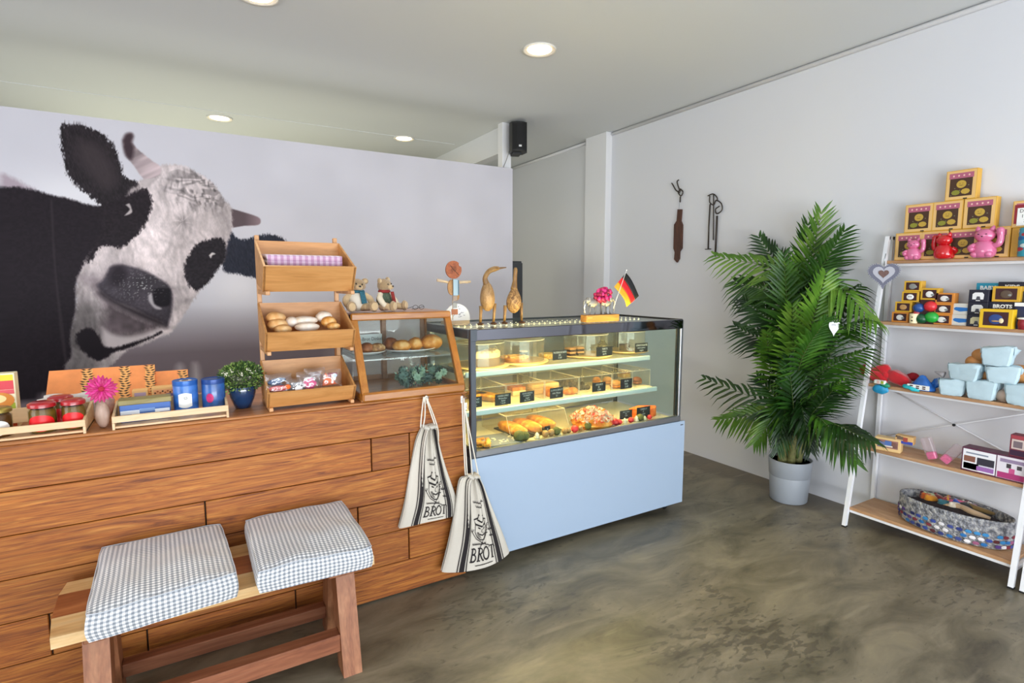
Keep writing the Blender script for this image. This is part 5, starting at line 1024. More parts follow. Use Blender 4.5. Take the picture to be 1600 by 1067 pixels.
M_yel = bread_mat('apricot_top', 'd98c1e', 'f2b43c', 'fbd67a', 10); M_or2 = bread_mat('baked_orange', 'b9661e', 'e08a30', 'f2b866', 10)
slab('yellow fruit slice at the far left of the lower shelf', 744, 622, .09, .13, .036, M_sponge, M_yel, rz=8)
slab('golden fruit slice beside the second blackboard sign on the lower shelf', 762, 624, .085, .15, .036, M_sponge, M_yel, rz=20)
slab('tan pastry block with nougat filling between two signs', 806, 616, .10, .08, .05, M_cream, M_or2, rz=5)
slab('flat brown pastry behind the nougat block', 800, 607, .12, .09, .03, M_sponge, M_or2)
slab('pale beige loaf cake in the third cover', 845, 612, .20, .12, .06, mat('pale_cake', 'dfbd86', .6, var=.12, bs=30), mat('pale_cake_top', 'e9c88f', .6, var=.1, bs=30), 'loaf_cake')
slab('small brown end piece beside the pale loaf cake', 858, 618, .05, .07, .05, M_or2, M_or2)
t = thing('curved_pastry', 'yellow crescent shaped pastry in front of the chocolate balls', 'pastry', at(891, 615, Z=zt)); b = MB(); b.tube(curve([(-.055, .0, .014), (-.02, -.012, .018), (.02, -.012, .02), (.05, .0, .016)]), [.008, .018, .022, .022, .016, .008], 12); b.build('crescent', M_or2, t, True)
ORD = ['first', 'second', 'third', 'fourth', 'fifth', 'sixth', 'seventh', 'eighth', 'ninth']
i = 0
for r_, (px, py, n) in enumerate(((884, 597, 5), (897, 601, 6), (909, 606, 5))):
    for k in range(n):
        t = thing('chocolate_ball', 'dark chocolate ball, %s from the left in the %s row of the pile' % (ORD[k], ('back', 'middle', 'front')[r_]), 'pastry', at(px+(k-n/2)*6.2, py-k*.2, Z=zt+.014), group='chocolate balls on the lower shelf'); t.location.z = zt+.0165
        MB().ball((0, 0, 0), (.017, .017, .0165), 10, None, lambda x, y, z, s=i: 1+.08*mnoise.noise((x*3+s, y*3, z*3))).build('ball', mat('olive_choc', '4c4230', .6, var=.3, bs=80), t, True); i += 1
for lab, px, py, r, m1 in (('round golden bun with a split, left of the blackboard signs on the lower shelf', 949, 600, .036, B_roll), ('round golden bun cut in half between two signs', 962, 606, .038, B_roll), ('flat orange bun base behind the first golden bun', 932, 600, .03, B_gold), ('dark brown round bun at the right end of the lower shelf', 995, 600, .036, B_dark)):
    t = thing('bun', lab, 'bun', at(px, py, Z=zt), group='buns on the lower shelf')
    MB().ball((0, 0, .013), (r, r, .013), 18, None, lambda x, y, z: 1+.03*mnoise.noise((x*4, y*4, z*4))).build('lower_half', M_or2 if m1 is not B_dark else B_dark, t, True); MB().ball((0, 0, .024), (r*.95, r*.95, .026), 18, None, lambda x, y, z: 1 if z > -.2 else .7).build('crown', m1, t, True)
acr = slab('crumbly square pastry with pink top behind the last sign', 975, 589, .075, .06, .05, M_nut, mat('pink_glaze', 'c48a70', .5), rz=0)
gs = 'blackboard signs on the lower shelf'
card('blackboard sign cut by the case post at the left end of the lower shelf', 733, 619, 753, 638, 2.575, gs, ['MAND', 'HORN', '4,-'])
card('blackboard sign in front of the golden fruit slice on the lower shelf', 773.5, 613.5, 798, 634, 2.575, gs, ['GRIESS SPEC', 'Rhabarber', 'Apfel', '* 6,50'])
card('blackboard sign in front of the nougat block on the lower shelf', 812, 610, 835, 629, 2.575, gs, ['NUSS DORN', 'SCHNITT', 'vegan', 'Stk 5,50'])
card('blackboard sign in front of the pale loaf cake on the lower shelf', 859, 604, 880, 623, 2.575, gs, ['LUXUS BROT', 'mit Nuss', 'U'])
card('bluish blackboard sign with a large curl beside the chocolate balls', 925.5, 596, 946, 613, 2.575, gs, ['GOURM', 'Ei', '4,50'])
card('blackboard sign between the golden bun and the dark bun on the lower shelf', 969.5, 590.5, 987.5, 608, 2.575, gs, ['BUN', 'leer', '2,50'])
# ---- bottom deck
def dp(px, py, z=ZD): return at(px, py, Z=z)
t = thing('pastry_box', 'grey-blue card with white crumbs at the lower left of the case', 'box', dp(772, 690), radians(-4))
MB().box((-.10, -.10, 0), (.12, .11, .010), .002).build('grey_board', mat('slate_blue', '77819a', .5), t); rs = random.Random(2)
for k in range(26): MB().box((-.008, -.003, 0), (.008, .003, .002)).build('white_crumb', fx('white_felt', 'f3efe8'), t, loc=(rs.uniform(-.05, .11), rs.uniform(-.09, .03), .0105), rot=(0, 0, rs.uniform(0, 3)))
t = thing('toasted_slices', 'pile of golden toasted slices in the lower left corner of the case', 'pastry', dp(755, 700)); rs = random.Random(6)
for k in range(16): MB().box((-.03, -.012, 0), (.03, .012, .010), .004).build('slice', B_gold if k % 2 else M_yel, t, loc=(rs.uniform(-.04, .04), rs.uniform(-.025, .03), .003+k*.0022), rot=(rs.uniform(-.2, .2), rs.uniform(-.2, .2), rs.uniform(0, 3)))
acrylic('large clear cover with slanted front over three golden plaited loaves on the bottom deck', 1.50, 1.90, 2.53, 2.88, ZD+.0, .125, 'clear cover on the bottom deck', .06)
for lab, x, y in (('golden plaited loaf nearest the left under the large clear cover', 1.592, 2.675), ('middle golden plaited loaf under the large clear cover', 1.702, 2.69), ('golden plaited loaf furthest right under the large clear cover', 1.815, 2.715)):
    t = thing('plaited_loaf', lab, 'loaf', (x, y, ZD), radians(3), 'plaited loaves under the large cover')
    MB().box((-.050, -.145, .0005), (.050, .13, .008), .003).build('dark_tray', mat('dark_tray', '3d3524', .5), t)
    b = MB(); b.ball((0, 0, .026), (.046, .130, .030), 30, None, lambda x, y, z: (1+.035*sin(y*26+x*8)+.035*sin(y*26-x*8))*(abs(x)**4+abs(y)**4+abs(z)**4)**-.12); b.build('crust', bread_mat('plait_crust', 'cc7412', 'f2a02e', 'fbc968', 10), t, True)
# salad-like cake heaped with white and coral crumbs, on a pastry base
t = thing('decorated_cake', 'cake heaped with white and coral petals at the centre of the bottom deck', 'cake', dp(925, 664)); rs = random.Random(9)
MB().lathe([(0, 0), (.115, 0), (.13, .022), (.11, .05), (0, .085)], 40, fn=lambda th, i: 1+.04*sin(th*9)).build('pastry_base', M_or2, t, 50); ms = [mat('white_petal', 'f7efe8', .5), mat('coral_petal', 'f0685a', .5), mat('pale_pink_petal', 'f6c4b8', .5), mat('gold_crumb', 'e9a54a', .5)]; b = MB()
for k in range(620):
    a = rs.uniform(0, 6.28); r = .13*sqrt(rs.random()); z = .045+.062*(1-(r/.135)**2)*rs.uniform(.4, 1.1); c = Vector((r*cos(a), r*sin(a), z)); b.mat(rs.choice((0, 0, 0, 0, 1, 2, 2, 3)))
    d = Vector((rs.uniform(-1, 1), rs.uniform(-1, 1), rs.uniform(0, 1))).normalized()*.014; e = d.orthogonal().normalized()*.009; b.add([c-d, c+e, c+d, c-e+Vector((0, 0, .003))], [(0, 1, 2), (0, 2, 3), (0, 3, 2), (0, 2, 1)])
tag(b.build('petals', ms, t), kind='stuff')
t = thing('orange_cake', 'faceted bright orange cake slice behind the signs on the bottom deck', 'cake', dp(996, 646)); b = MB(); wedge(b, .12, .055, 200, 330); b.build('slice', bread_mat('orange_cake', 'd9581c', 'f47c34', 'fa9c5c', 12), t)
# row of strawberries, olives-green balls and cream tufts along the glass
kinds = {'r': ('strawberry', 'red strawberry', 'strawberry'), 'g': ('pistachio_ball', 'olive green pistachio ball', 'confection'), 'w': ('meringue', 'small white meringue tuft', 'confection'), 'b': ('nut_ball', 'light brown nut ball', 'confection')}
m_ = {'r': mat('strawberry_red', 'd6303a', .35, bump=.4, bs=300), 'g': mat('pistachio', '5f6234', .7, bump=.8, bs=200, var=.3), 'w': mat('meringue', 'f3ecd4', .6), 'b': mat('nut_brown', 'a98458', .7, bump=.8, bs=200, var=.3)}
items = [('g', 811, 691.5, .026), ('g', 820, 690, .022), ('w', 839, 688, .014), ('b', 852, 684, .016), ('b', 861, 682, .017), ('g', 869.5, 677, .020), ('w', 873, 684, .012), ('b', 882, 680, .014), ('b', 888, 678, .013), ('r', 897, 675.5, .020), ('b', 907, 675, .013), ('g', 918.5, 671.5, .019), ('w', 926, 667.5, .015), ('b', 932.5, 668.5, .016), ('g', 938, 663.5, .017), ('w', 945, 663.5, .013), ('r', 952, 665, .020), ('r', 960, 663.5, .021), ('w', 957, 658, .012), ('r', 967, 661.5, .016), ('w', 976, 658.5, .013), ('r', 985, 658, .016), ('w', 994, 657.5, .014), ('g', 1000, 654, .018), ('w', 1007.5, 654.5, .010), ('r', 1014, 654.5, .014)]
nb_ = {'r': 0, 'g': 0, 'w': 0, 'b': 0}
for (k, px, py, r) in items:
    r *= 1.22
    pos = at(px, py, Y=2.50); pos.z = ZD+.0005; j = nb_[k]; nb_[k] += 1
    t = thing(kinds[k][0], kinds[k][1]+', %s from the left along the front glass of the case' % ORD[j], kinds[k][2], pos, group={'r': 'strawberries', 'g': 'pistachio balls', 'w': 'meringue tufts', 'b': 'nut balls'}[k]+' in the front row'); s = j*3.1
    if k == 'w': MB().lathe([(0, 0), (r, 0), (r*1.05, r*.4), (r*.6, r*1.0), (r*.75, r*1.25), (r*.3, r*1.9), (0, r*2.2)], 14, fn=lambda th, i: 1+.12*sin(5*th+i)).build('tuft', m_[k], t, True)
    elif k == 'r': MB().ball((0, 0, r*.95), (r*.95, r*.95, r*.95), 14, RX(15), lambda x, y, z: (1-.18*z if z > 0 else 1)+.02*sin(25*z)).build('berry', m_[k], t, True)
    else: MB().ball((0, 0, r), (r, r, r), 14, None, lambda x, y, z: 1+.05*mnoise.noise((x*4+s, y*4, z*4))).build('ball', m_[k], t, True)
gs = 'signs on the bottom deck'
card('small purple and black sign with a green ball before the plaited loaves', 851, 665, 859.5, 676, 2.52, gs, ['&'])
card('blackboard sign left of the orange cake on the bottom deck', 968.5, 639.5, 987.5, 656, 2.53, gs, ['BEE STING', 'Stk', '6,50', ''])
card('larger blackboard sign in front of the orange cake on the bottom deck', 994.5, 634, 1016, 654.5, 2.53, gs, ['CARROT', 'C', 'cake', '6,50'])

# ================================================================ TWO CANVAS DRAWSTRING BAGS
M_canvas = mat('canvas', 'cfc8bb', .9, bump=.25, bs=500, var=.05); M_ink = mat('bag_ink', '1d1719', .85); M_cord = mat('cotton_cord', 'e4ded0', .9, bump=.5, bs=400)
def bag(label, Yb, outline, top, hook, depth, cords, shift, mouth_dark=True):
    """outline: left edge points and right edge points (photo) from the gathered mouth to the hem, matched in pairs"""
    Lp = [at(*p, Y=Yb) for p in outline[0]]; Rp = [at(*p, Y=Yb) for p in outline[1]]; org = at(*hook, Y=Yb)
    t = thing('drawstring_bag', label, 'bag', org, group='canvas bread bags on the counter end')
    cl_ = curve([p-org for p in Lp], 6); cr_ = curve([p-org for p in Rp], 6); n = len(cl_)-1
    def S(u, v, off=0.):
        """front surface: u 0 left..1 right, v 0 mouth..1 hem"""
        v = min(1., max(0., v)); f = v*n; i = min(int(f), n-1); f -= i; a = cl_[i].lerp(cl_[i+1], f); c = cr_[i].lerp(cr_[i+1], f); p = a.lerp(c, u)
        body = max(0, sin(pi*min(1, max(0, u))))**.55; pl = (1-v)**1.2; d = depth*(.25+.75*sin(min(1, v*1.15)*pi*.62))*body
        d += (.022*pl*cos(u*2*pi*3.6+.6)+.007*pl*cos(u*2*pi*7+1.1)+.006*(1-v)*cos(u*17+v*4))*min(1, body*1.4)+.004*sin(u*7+v*9)
        return Vector((p.x, p.y-d-off, p.z-.010*sin(pi*u)*v*v*shift))
    b = MB(); b.grid(lambda u, v: S(u, v), 44, 40)
    b.grid(lambda u, v: (lambda p: Vector((p.x, .012, p.z)))(S(1-u, v)), 8, 40)
    b.build('bag_body', M_canvas, t, True)
    def put(pts, wd, wfn=None, bb=None, nn=1):
        bb.ribbon(pts, wd, lambda x, y: S(x, y, .0022), wfn)
    bt = MB()
    for cu in (.235, .80):
        for du, wd in ((0, .068), (-.060, .014), (.060, .014)):
            top_u = .30+(cu-.30)*.6 if cu < .5 else .66+(cu-.66)*.6
            pts = [(cu+du+(top_u-cu)*(1-v)**1.5*.7, v) for v in [k/26 for k in range(1, 27)]]; bt.ribbon(pts, wd, lambda x, y: S(x, y, .004))
    bt.build('stripe', M_ink, t)
    # lettering BROT with serifs, drawn in the plane of the cloth
    pr = MB(); x0, y0, W_, H_ = .335, .925, .40, .115
    def st(pts, wd=.016, wfn=None, bx=0): pr.ribbon([(x0+W_*p[0], y0-H_*p[1]+W_*0*p[0]) for p in pts], wd, lambda x, y: S(x, y, .004), wfn)
    def arc(cx, cy, rx, ry, a0, a1, n=12): return [(cx+rx*cos(radians(a0+(a1-a0)*k/n)), cy+ry*sin(radians(a0+(a1-a0)*k/n))) for k in range(n+1)]
    for ch, o_ in (('B', 0), ('R', .27), ('O', .52), ('T', .80)):
        if ch in 'BR':
            st([(o_+.05, 0), (o_+.08, .5), (o_+.10, 1)], .020); st([(o_, 0), (o_+.12, 0)], .010); st([(o_+.04, 1), (o_+.16, 1)], .010)
            st([(o_+.1, 1)]+arc(o_+.13, .77, .09, .23, 90, -90)+[(o_+.08, .54)], .013)
        if ch == 'B': st([(o_+.08, .54)]+arc(o_+.12, .27, .11, .27, 90, -90)+[(o_+.05, 0)], .014)
        if ch == 'R': st([(o_+.13, .52), (o_+.17, .25), (o_+.22, 0), (o_+.26, .02)], .017)
        if ch == 'O': st(arc(o_+.13, .5, .12, .5, 0, 360, 24), .016)
        if ch == 'T': st([(o_+.09, 0), (o_+.12, 1)], .019); st([(o_+.0, .85), (o_+.02, 1), (o_+.22, 1), (o_+.23, .82)], .010); st([(o_+.05, 0), (o_+.14, 0)], .009)
    pr.build('lettering', M_ink, t)
    # engraved-look emblem: bearded face under a crown of bread, crossed wheat ear and whisk, script words
    em = MB(); cx, cy = .53, .615
    def sk(pts, wd=.006): em.ribbon([(cx+p[0]*1.5, cy+p[1]*1.05) for p in pts], wd*1.35, lambda x, y: S(x, y, .004))
    sk([(-.075, -.03), (-.085, .04), (-.06, .085), (-.02, .11), (.02, .11), (.06, .08), (.085, .03), (.07, -.03)], .008); sk([(-.075, -.03), (-.095, -.07), (-.04, -.085), (-.03, -.115), (.03, -.115), (.035, -.085), (.09, -.07), (.07, -.03)], .010)
    sk([(-.075, -.03), (0, -.015), (.07, -.03)], .012); sk([(-.05, -.07), (0, -.055), (.05, -.07)], .012); sk([(-.045, .0), (-.02, .005)], .009); sk([(.02, .005), (.048, .0)], .009); sk([(0, .005), (-.008, .035), (.008, .038)]); sk([(-.03, .058), (0, .066), (.03, .058)], .009)
    for k in range(5): sk([(.03+k*.012, .045+k*.004), (.045+k*.012, .085-k*.006)], .005)
    for k in range(4): sk([(-.06+k*.006, .04), (-.05+k*.012, .085+k*.004)], .004)
    sk([(.10, -.02), (.06, .06), (0, .13), (-.03, .19)], .006); sk([(-.12, .04), (-.07, .10), (.02, .15), (.09, .18)], .006); sk([(-.12, .04), (-.14, .02)], .005); sk([(-.12, .04), (-.125, .01)], .005); sk([(-.12, .04), (-.10, .015)], .005)
    for k in range(5): sk([(.10-k*.012, -.02+k*.02), (.125-k*.012, -.03+k*.02)], .005)
    em.build('emblem_print', M_ink, t)
    sc_ = MB()
    def script(x, y, w__, amp, n, wd, seed, tilt=0):
        r_ = random.Random(seed); pts = []
        for k in range(n*6+1): f = k/(n*6); a = k*pi/3; pts.append((x+w__*f+.007*cos(a), y+tilt*f-amp*(.5+.5*sin(a))*(1+.6*r_.random()*(k % 12 == 0))))
        sc_.ribbon(pts, wd*1.8, lambda u, v: S(u, v, .004))
    script(.40, .405, .28, .016, 10, .0042, 1, -.02); script(.45, .435, .18, .013, 7, .0038, 2, -.015); script(.68, .655, .09, .016, 4, .005, 3); script(.70, .72, .10, .012, 5, .005, 4); script(.36, .775, .24, .015, 10, .0042, 5, .0); script(.42, .965, .26, .006, 14, .003, 6, .0)
    sc_.build('script_print', M_ink, t)
    # gathered mouth and cords
    b = MB(); m0 = [S(.08+.84*k/16, .0, .004+.004*(k % 2)) for k in range(17)]; b.tube(m0, [.006+.003*(k % 2) for k in range(17)], 8); b.tube([p+Vector((0, .02, .004)) for p in m0], .006, 6); b.build('gathered_mouth', M_canvas, t, True)
    if mouth_dark: MB().ball(S(.42, .03, .002), (.012, .004, .008), 10).ball(S(.60, .03, .002), (.010, .004, .007), 10).build('mouth_shade', mat('painted_mouth_shade', '241d1c', .9), t, True)  # dark blobs put the shade inside the gathered mouth into colour
    for pts in cords:
        P_ = [at(x, y, Y=Yb-.012)-org for x, y in pts]; MB().tube(curve(P_, 6), .0032, 6).build('cord', M_cord, t, True)
    return t
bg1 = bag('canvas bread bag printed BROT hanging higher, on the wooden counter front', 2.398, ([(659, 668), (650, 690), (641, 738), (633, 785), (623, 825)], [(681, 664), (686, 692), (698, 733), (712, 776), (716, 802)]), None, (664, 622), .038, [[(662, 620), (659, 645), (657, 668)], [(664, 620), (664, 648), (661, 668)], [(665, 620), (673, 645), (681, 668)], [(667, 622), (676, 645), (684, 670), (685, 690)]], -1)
MB().tube(curve([(-.006, -.012, -.02), (-.008, -.014, .0), (0, -.016, .012), (.009, -.014, .0), (.004, -.012, -.024)], 5), .0035, 6).build('hanging_loop', M_cord, bg1, True)
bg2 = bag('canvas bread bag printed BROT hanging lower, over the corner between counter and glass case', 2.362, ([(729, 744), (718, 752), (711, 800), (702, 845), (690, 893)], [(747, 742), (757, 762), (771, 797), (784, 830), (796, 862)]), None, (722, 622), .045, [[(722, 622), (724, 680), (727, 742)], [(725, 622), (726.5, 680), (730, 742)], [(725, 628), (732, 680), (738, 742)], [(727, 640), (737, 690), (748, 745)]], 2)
for dx, z in ((-.008, -.02), (.014, -.055)): MB().box((dx-.006, -.016, z), (dx+.006, -.012, z+.034), .002).build('woven_label', mat('white_tape', 'ece8df', .7), bg2); lettering('BROT', .007, T(dx, -.0168, z+.016) @ RX(90) @ RZ(90), M_ink, bg2, 'label_lettering')
for x, y_, py in ((664, 2.42, 619), (722, 2.42, 620)):
    p = at(x, py, Y=CY); t = thing('hook', 'small hook under the cabinet edge carrying the '+('higher' if x < 700 else 'lower')+' canvas bag', 'hook', p); MB().tube(curve([(0, -.001, .012), (0, -.02, .008), (0, -.036, -.003), (0, -.046, .006)], 5), .0022, 6).build('wire', M_steelb, t, True)
# ================================================================ HANGING IRON TOOLS ON THE RIGHT WALL
M_iron = mat('old_iron', '4a423c', .5, .6, var=.2); M_wd = wood('dark_paddle_wood', ['3d2014', '57301e', '6d4029'], (8, 8, 1.5), 4, .4, .2, .15)
def wp(px, py, d=.02): return at(px, py, X=WX-d)
def wtool(label, name, org): return thing(name, label, 'tool', org)
o = wp(1057, 285); t = wtool('dark wooden paddle beater hanging from a curled iron hook on the white wall', 'wooden_paddle', o); q = lambda x, y, d=.02: wp(x, y, d)-o
MB().tube(curve([q(1049.5, 286), q(1051.5, 289), q(1056, 297), q(1062, 301)], 6), .0055, 8).build('iron_hook', M_iron, t, True); MB().tube(curve([q(1060.5, 281), q(1058, 284), q(1060, 292), q(1063, 299)], 6), .0055, 8).build('iron_hook', M_iron, t, True)
MB().tube(curve([q(1063, 295), q(1067, 300), q(1064, 306), q(1060, 301), q(1063, 295)], 6), .005, 8, False).build('iron_ring', M_iron, t, True); MB().tube([q(1063, 307), q(1062.5, 316)], .006, 8).build('collar', M_iron, t, True)
MB().tube([q(1061.5, 317), q(1061, 328)], .0018, 6).build('wire_link', M_steelb, t, True)
def plank_outline(pts, th, m, nm, par):
    P_ = [q(*p) for p in pts]; n = len(P_); vs = [p for p in P_]+[p+Vector((th, 0, 0)) for p in P_]
    return MB().add(vs, [tuple(range(n)), tuple(range(n, 2*n))[::-1]]+[(i, n+i, n+(i+1) % n, (i+1) % n) for i in range(n)]).build(nm, m, par)
plank_outline([(1058.5, 327), (1064.5, 327), (1063, 345), (1065.5, 351), (1064.5, 388), (1061, 393), (1060.5, 404), (1057, 410), (1053, 405), (1054, 394), (1052, 388), (1053, 351), (1057, 345)], .018, M_wd, 'paddle', t)
o = wp(1113, 305); t = wtool('pair of long iron skewers hanging from curled rings on the wall beside the palm', 'iron_skewers', o); q = lambda x, y, d=.02: wp(x, y, d)-o
MB().tube(curve([q(1106, 306), q(1114, 303), q(1120, 308), q(1121, 313)], 6), .005, 8).build('curled_bracket', M_iron, t, True)
MB().tube(curve([q(1109, 306), q(1109, 316), q(1115, 320), q(1119, 313), q(1127, 318), q(1128, 328), q(1120, 334), q(1118, 327), q(1124, 322)], 6), .005, 8).build('curled_ring', M_iron, t, True)
MB().tube([q(1109.5, 319), q(1107.5, 354), q(1106.5, 389)], .006, 8).build('skewer', M_iron, t, True); MB().box(q(1102, 389)+Vector((-.006, 0, -.006)), q(1110.5, 389.5)+Vector((.006, 0, .006))).build('skewer_end', M_iron, t)
MB().tube([q(1115, 304), q(1114.5, 375)], .0045, 8).build('skewer', M_iron, t, True); MB().tube([q(1120.5, 337), q(1119, 370), q(1117.5, 401)], .0075, 8).build('skewer', M_iron, t, True)

# ================================================================ POTTED PALM
PC = Vector((3.525, 2.175, 0))
palm = thing('potted_palm', 'tall artificial palm with arching feathered fronds in a grey round pot', 'plant', PC)
MB().lathe([(0, 0), (.112, 0), (.118, .006), (.128, .17), (.126, .176), (.131, .182), (.138, .285), (.137, .292), (.131, .292), (.128, .27), (0, .262)], 56).build('pot', mat('grey_pot', '9aa0a8', .45, bump=.1, bs=200), palm, 50)
MB().lathe([(0, 0), (.127, 0)], 40, (0, 0, .272)).build('soil', mat('dark_moss', '2f2a1f', .95, bump=1, bs=60), palm)
M_trk = mat('palm_trunk', '6b6a3a', .7, bump=.8, bs=60, var=.35); M_trk2 = mat('palm_trunk_green', '566b33', .6, bump=.4, bs=60, var=.3)
for x, y, lx, ly, h, r in ((-.055, .02, -.02, .01, .17, .026), (-.025, -.02, .0, -.01, .20, .024), (.03, -.03, .03, .0, .20, .027), (.055, .02, .05, .01, .22, .025), (.0, .04, .0, .02, .22, .022)):
    b = MB(); n = 9
    b.tube([(x+lx*k/n, y+ly*k/n, .265+h*k/n) for k in range(n+1)], [r*(1.15-.35*k/n)*(1+.08*(k % 2)) for k in range(n+1)], 12); b.build('trunk', M_trk, palm, True)
    for k in range(3):
        a = random.uniform(0, 6.28); z = .30+.05*k; MB().tube([(x+r*.6*cos(a), y+r*.6*sin(a), z), (x+r*1.25*cos(a), y+r*1.25*sin(a), z+.06), (x+lx+r*1.2*cos(a), y+ly+r*1.2*sin(a), z+.12)], [.011, .012, .003], 6).build('leaf_sheath', M_trk2, palm, True)
def leafmat(name, c0, c1, c2):
    if name in _M: return _M[name]
    m, t, b = newmat(name); N = t.nodes.new; L = t.links; tc = N('ShaderNodeTexCoord'); n = N('ShaderNodeTexNoise'); n.inputs['Scale'].default_value = 9; n.inputs['Detail'].default_value = 2; L.new(tc.outputs['Object'], n.inputs['Vector'])
    r = ramp(t, [(.3, c0), (.5, c1), (.7, c2)]); L.new(n.outputs['Fac'], r.inputs[0]); oi = N('ShaderNodeObjectInfo'); hs = N('ShaderNodeHueSaturation'); mv = N('ShaderNodeMapRange'); mv.inputs[3].default_value = .75; mv.inputs[4].default_value = 1.25
    L.new(oi.outputs['Random'], mv.inputs[0]); L.new(mv.outputs[0], hs.inputs['Value']); L.new(r.outputs[0], hs.inputs['Color']); L.new(hs.outputs[0], b.inputs['Base Color']); b.inputs['Roughness'].default_value = .38
    tr = N('ShaderNodeBsdfTranslucent'); L.new(hs.outputs[0], tr.inputs[0]); mx = N('ShaderNodeMixShader'); mx.inputs[0].default_value = .22; L.new(b.outputs[0], mx.inputs[1]); L.new(tr.outputs[0], mx.inputs[2]); L.new(mx.outputs[0], t.nodes['Material Output'].inputs[0]); _M[name] = m; return m
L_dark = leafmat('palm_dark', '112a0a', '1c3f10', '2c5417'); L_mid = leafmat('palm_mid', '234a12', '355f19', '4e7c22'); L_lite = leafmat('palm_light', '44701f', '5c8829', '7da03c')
def frond(base, mid, tip, m, ll=.19, pairs=26, droop=.35, start=.30, w_=.0125, flat=0.0, seed=0):
    """feather leaf: rachis through base, mid, tip with narrow leaflets on both sides"""
    rs = random.Random(seed); R_ = curve([base, mid, tip], 16); n = len(R_)-1; b = MB()
    b.mat(1).tube(R_, [.0055*(1-.8*i/n) for i in range(n+1)], 6, sq=.7); b.mat(0)
    wallx = WX-.012
    toc = Vector((-.45, -1, .15)).normalized()    # the fronds fan towards the room, away from the wall
    for k in range(pairs):
        f = start+(1-start)*k/(pairs-1); i = min(n-1, int(f*n)); g = f*n-i; p = R_[i].lerp(R_[i+1], g); T_ = (R_[i+1]-R_[i]).normalized()
        nrm = (toc-T_*toc.dot(T_)); nrm = nrm.normalized() if nrm.length > .1 else Vector((0, 0, 1)); side = T_.cross(nrm).normalized()
        env = sin(pi*(.12+.80*((f-start)/(1-start)))**.8)**.6; L1 = ll*env*rs.uniform(.92, 1.06)
        for s in (-1, 1):
            ang = radians(60-28*((f-start)/(1-start))+rs.uniform(-4, 4)); d = (T_*cos(ang)+side*s*sin(ang)+nrm*(.10+flat)).normalized(); w2 = w_*(.7+.3*env)
            pts = []
            for j in range(5):
                q = j/4; c = p+d*L1*q+Vector((0, 0, -droop*L1*q*q*(.6+.4*rs.random()))); c.x = min(c.x, wallx-PC.x); pts.append(c)
            wv = T_*.6+nrm.cross(d)*s*.4; wv = (wv-d*wv.dot(d)).normalized(); up_ = d.cross(wv); vs = []
            for j, c in enumerate(pts[:-1]):
                ww = w2*(.45, 1, .85, .5)[j]; vs += [c-wv*ww/2+up_*ww*.18, c, c+wv*ww/2+up_*ww*.18]
            vs.append(pts[-1]); fs = []
            for j in range(3):
                o = 3*j; fs += [(o, o+1, o+4, o+3), (o+1, o+2, o+5, o+4)]
            fs += [(9, 10, 12), (10, 11, 12)]; b.add(vs, fs)
    return b.build('frond', [m, M_trk2], palm, False)
def pp(px, py, X): p = at(px, py, X=X); p.x = min(p.x, WX-.02); return p-PC
base_pts = [(-.03, 0, .44), (.02, -.01, .46), (.04, .02, .48), (0, .02, .46)]
F_ = [  # mid pixel, X of mid, tip pixel, X of tip, shade, leaflet length, droop
    ((1258, 480), 3.62, (1283, 334), 3.58, 'l', .21, .10), ((1250, 500), 3.66, (1262, 352), 3.66, 'm', .19, .10), ((1245, 450), 3.55, (1118, 399), 3.42, 'l', .17, .35),
    ((1262, 470), 3.62, (1318, 362), 3.55, 'm', .18, .20), ((1240, 470), 3.66, (1187, 372), 3.60, 'd', .17, .25), ((1228, 480), 3.55, (1150, 440), 3.45, 'm', .18, .35),
    ((1285, 450), 3.52, (1366, 500), 3.42, 'l', .15, .55), ((1262, 500), 3.62, (1340, 448), 3.52, 'd', .18, .35), ((1245, 540), 3.66, (1295, 400), 3.64, 'd', .18, .2),
    ((1225, 530), 3.50, (1165, 470), 3.42, 'd', .17, .30), ((1275, 540), 3.52, (1352, 500), 3.40, 'm', .19, .30), ((1222, 560), 3.52, (1150, 510), 3.44, 'd', .16, .30),
    ((1232, 530), 3.40, (1225, 400), 3.42, 'm', .19, .20), ((1262, 540), 3.40, (1290, 430), 3.38, 'l', .18, .20), ((1240, 590), 3.38, (1238, 480), 3.34, 'l', .17, .20),
    ((1205, 580), 3.42, (1198, 520), 3.36, 'l', .13, .25), ((1215, 640), 3.44, (1103, 592), 3.38, 'd', .15, .30), ((1275, 590), 3.42, (1355, 545), 3.34, 'm', .17, .35),
    ((1250, 570), 3.30, (1290, 500), 3.26, 'm', .17, .25), ((1270, 620), 3.36, (1328, 590), 3.28, 'm', .14, .30), ((1205, 650), 3.40, (1125, 655), 3.32, 'l', .14, .30),
    ((1290, 660), 3.36, (1362, 690), 3.26, 'd', .15, .45), ((1275, 650), 3.32, (1335, 720), 3.24, 'm', .13, .40), ((1225, 640), 3.34, (1180, 690), 3.26, 'l', .13, .30),
    ((1232, 620), 3.36, (1215, 700), 3.28, 'd', .12, .35), ((1250, 630), 3.34, (1265, 700), 3.26, 'd', .12, .35), ((1240, 640), 3.30, (1232, 560), 3.26, 'd', .14, .2),
    ((1262, 560), 3.58, (1230, 430), 3.60, 'd', .19, .2), ((1245, 600), 3.50, (1195, 470), 3.50, 'd', .19, .25), ((1280, 600), 3.50, (1325, 480), 3.50, 'd', .19, .25), ((1235, 650), 3.40, (1185, 590), 3.36, 'd', .15, .25), ((1265, 650), 3.38, (1310, 600), 3.34, 'd', .16, .25)]
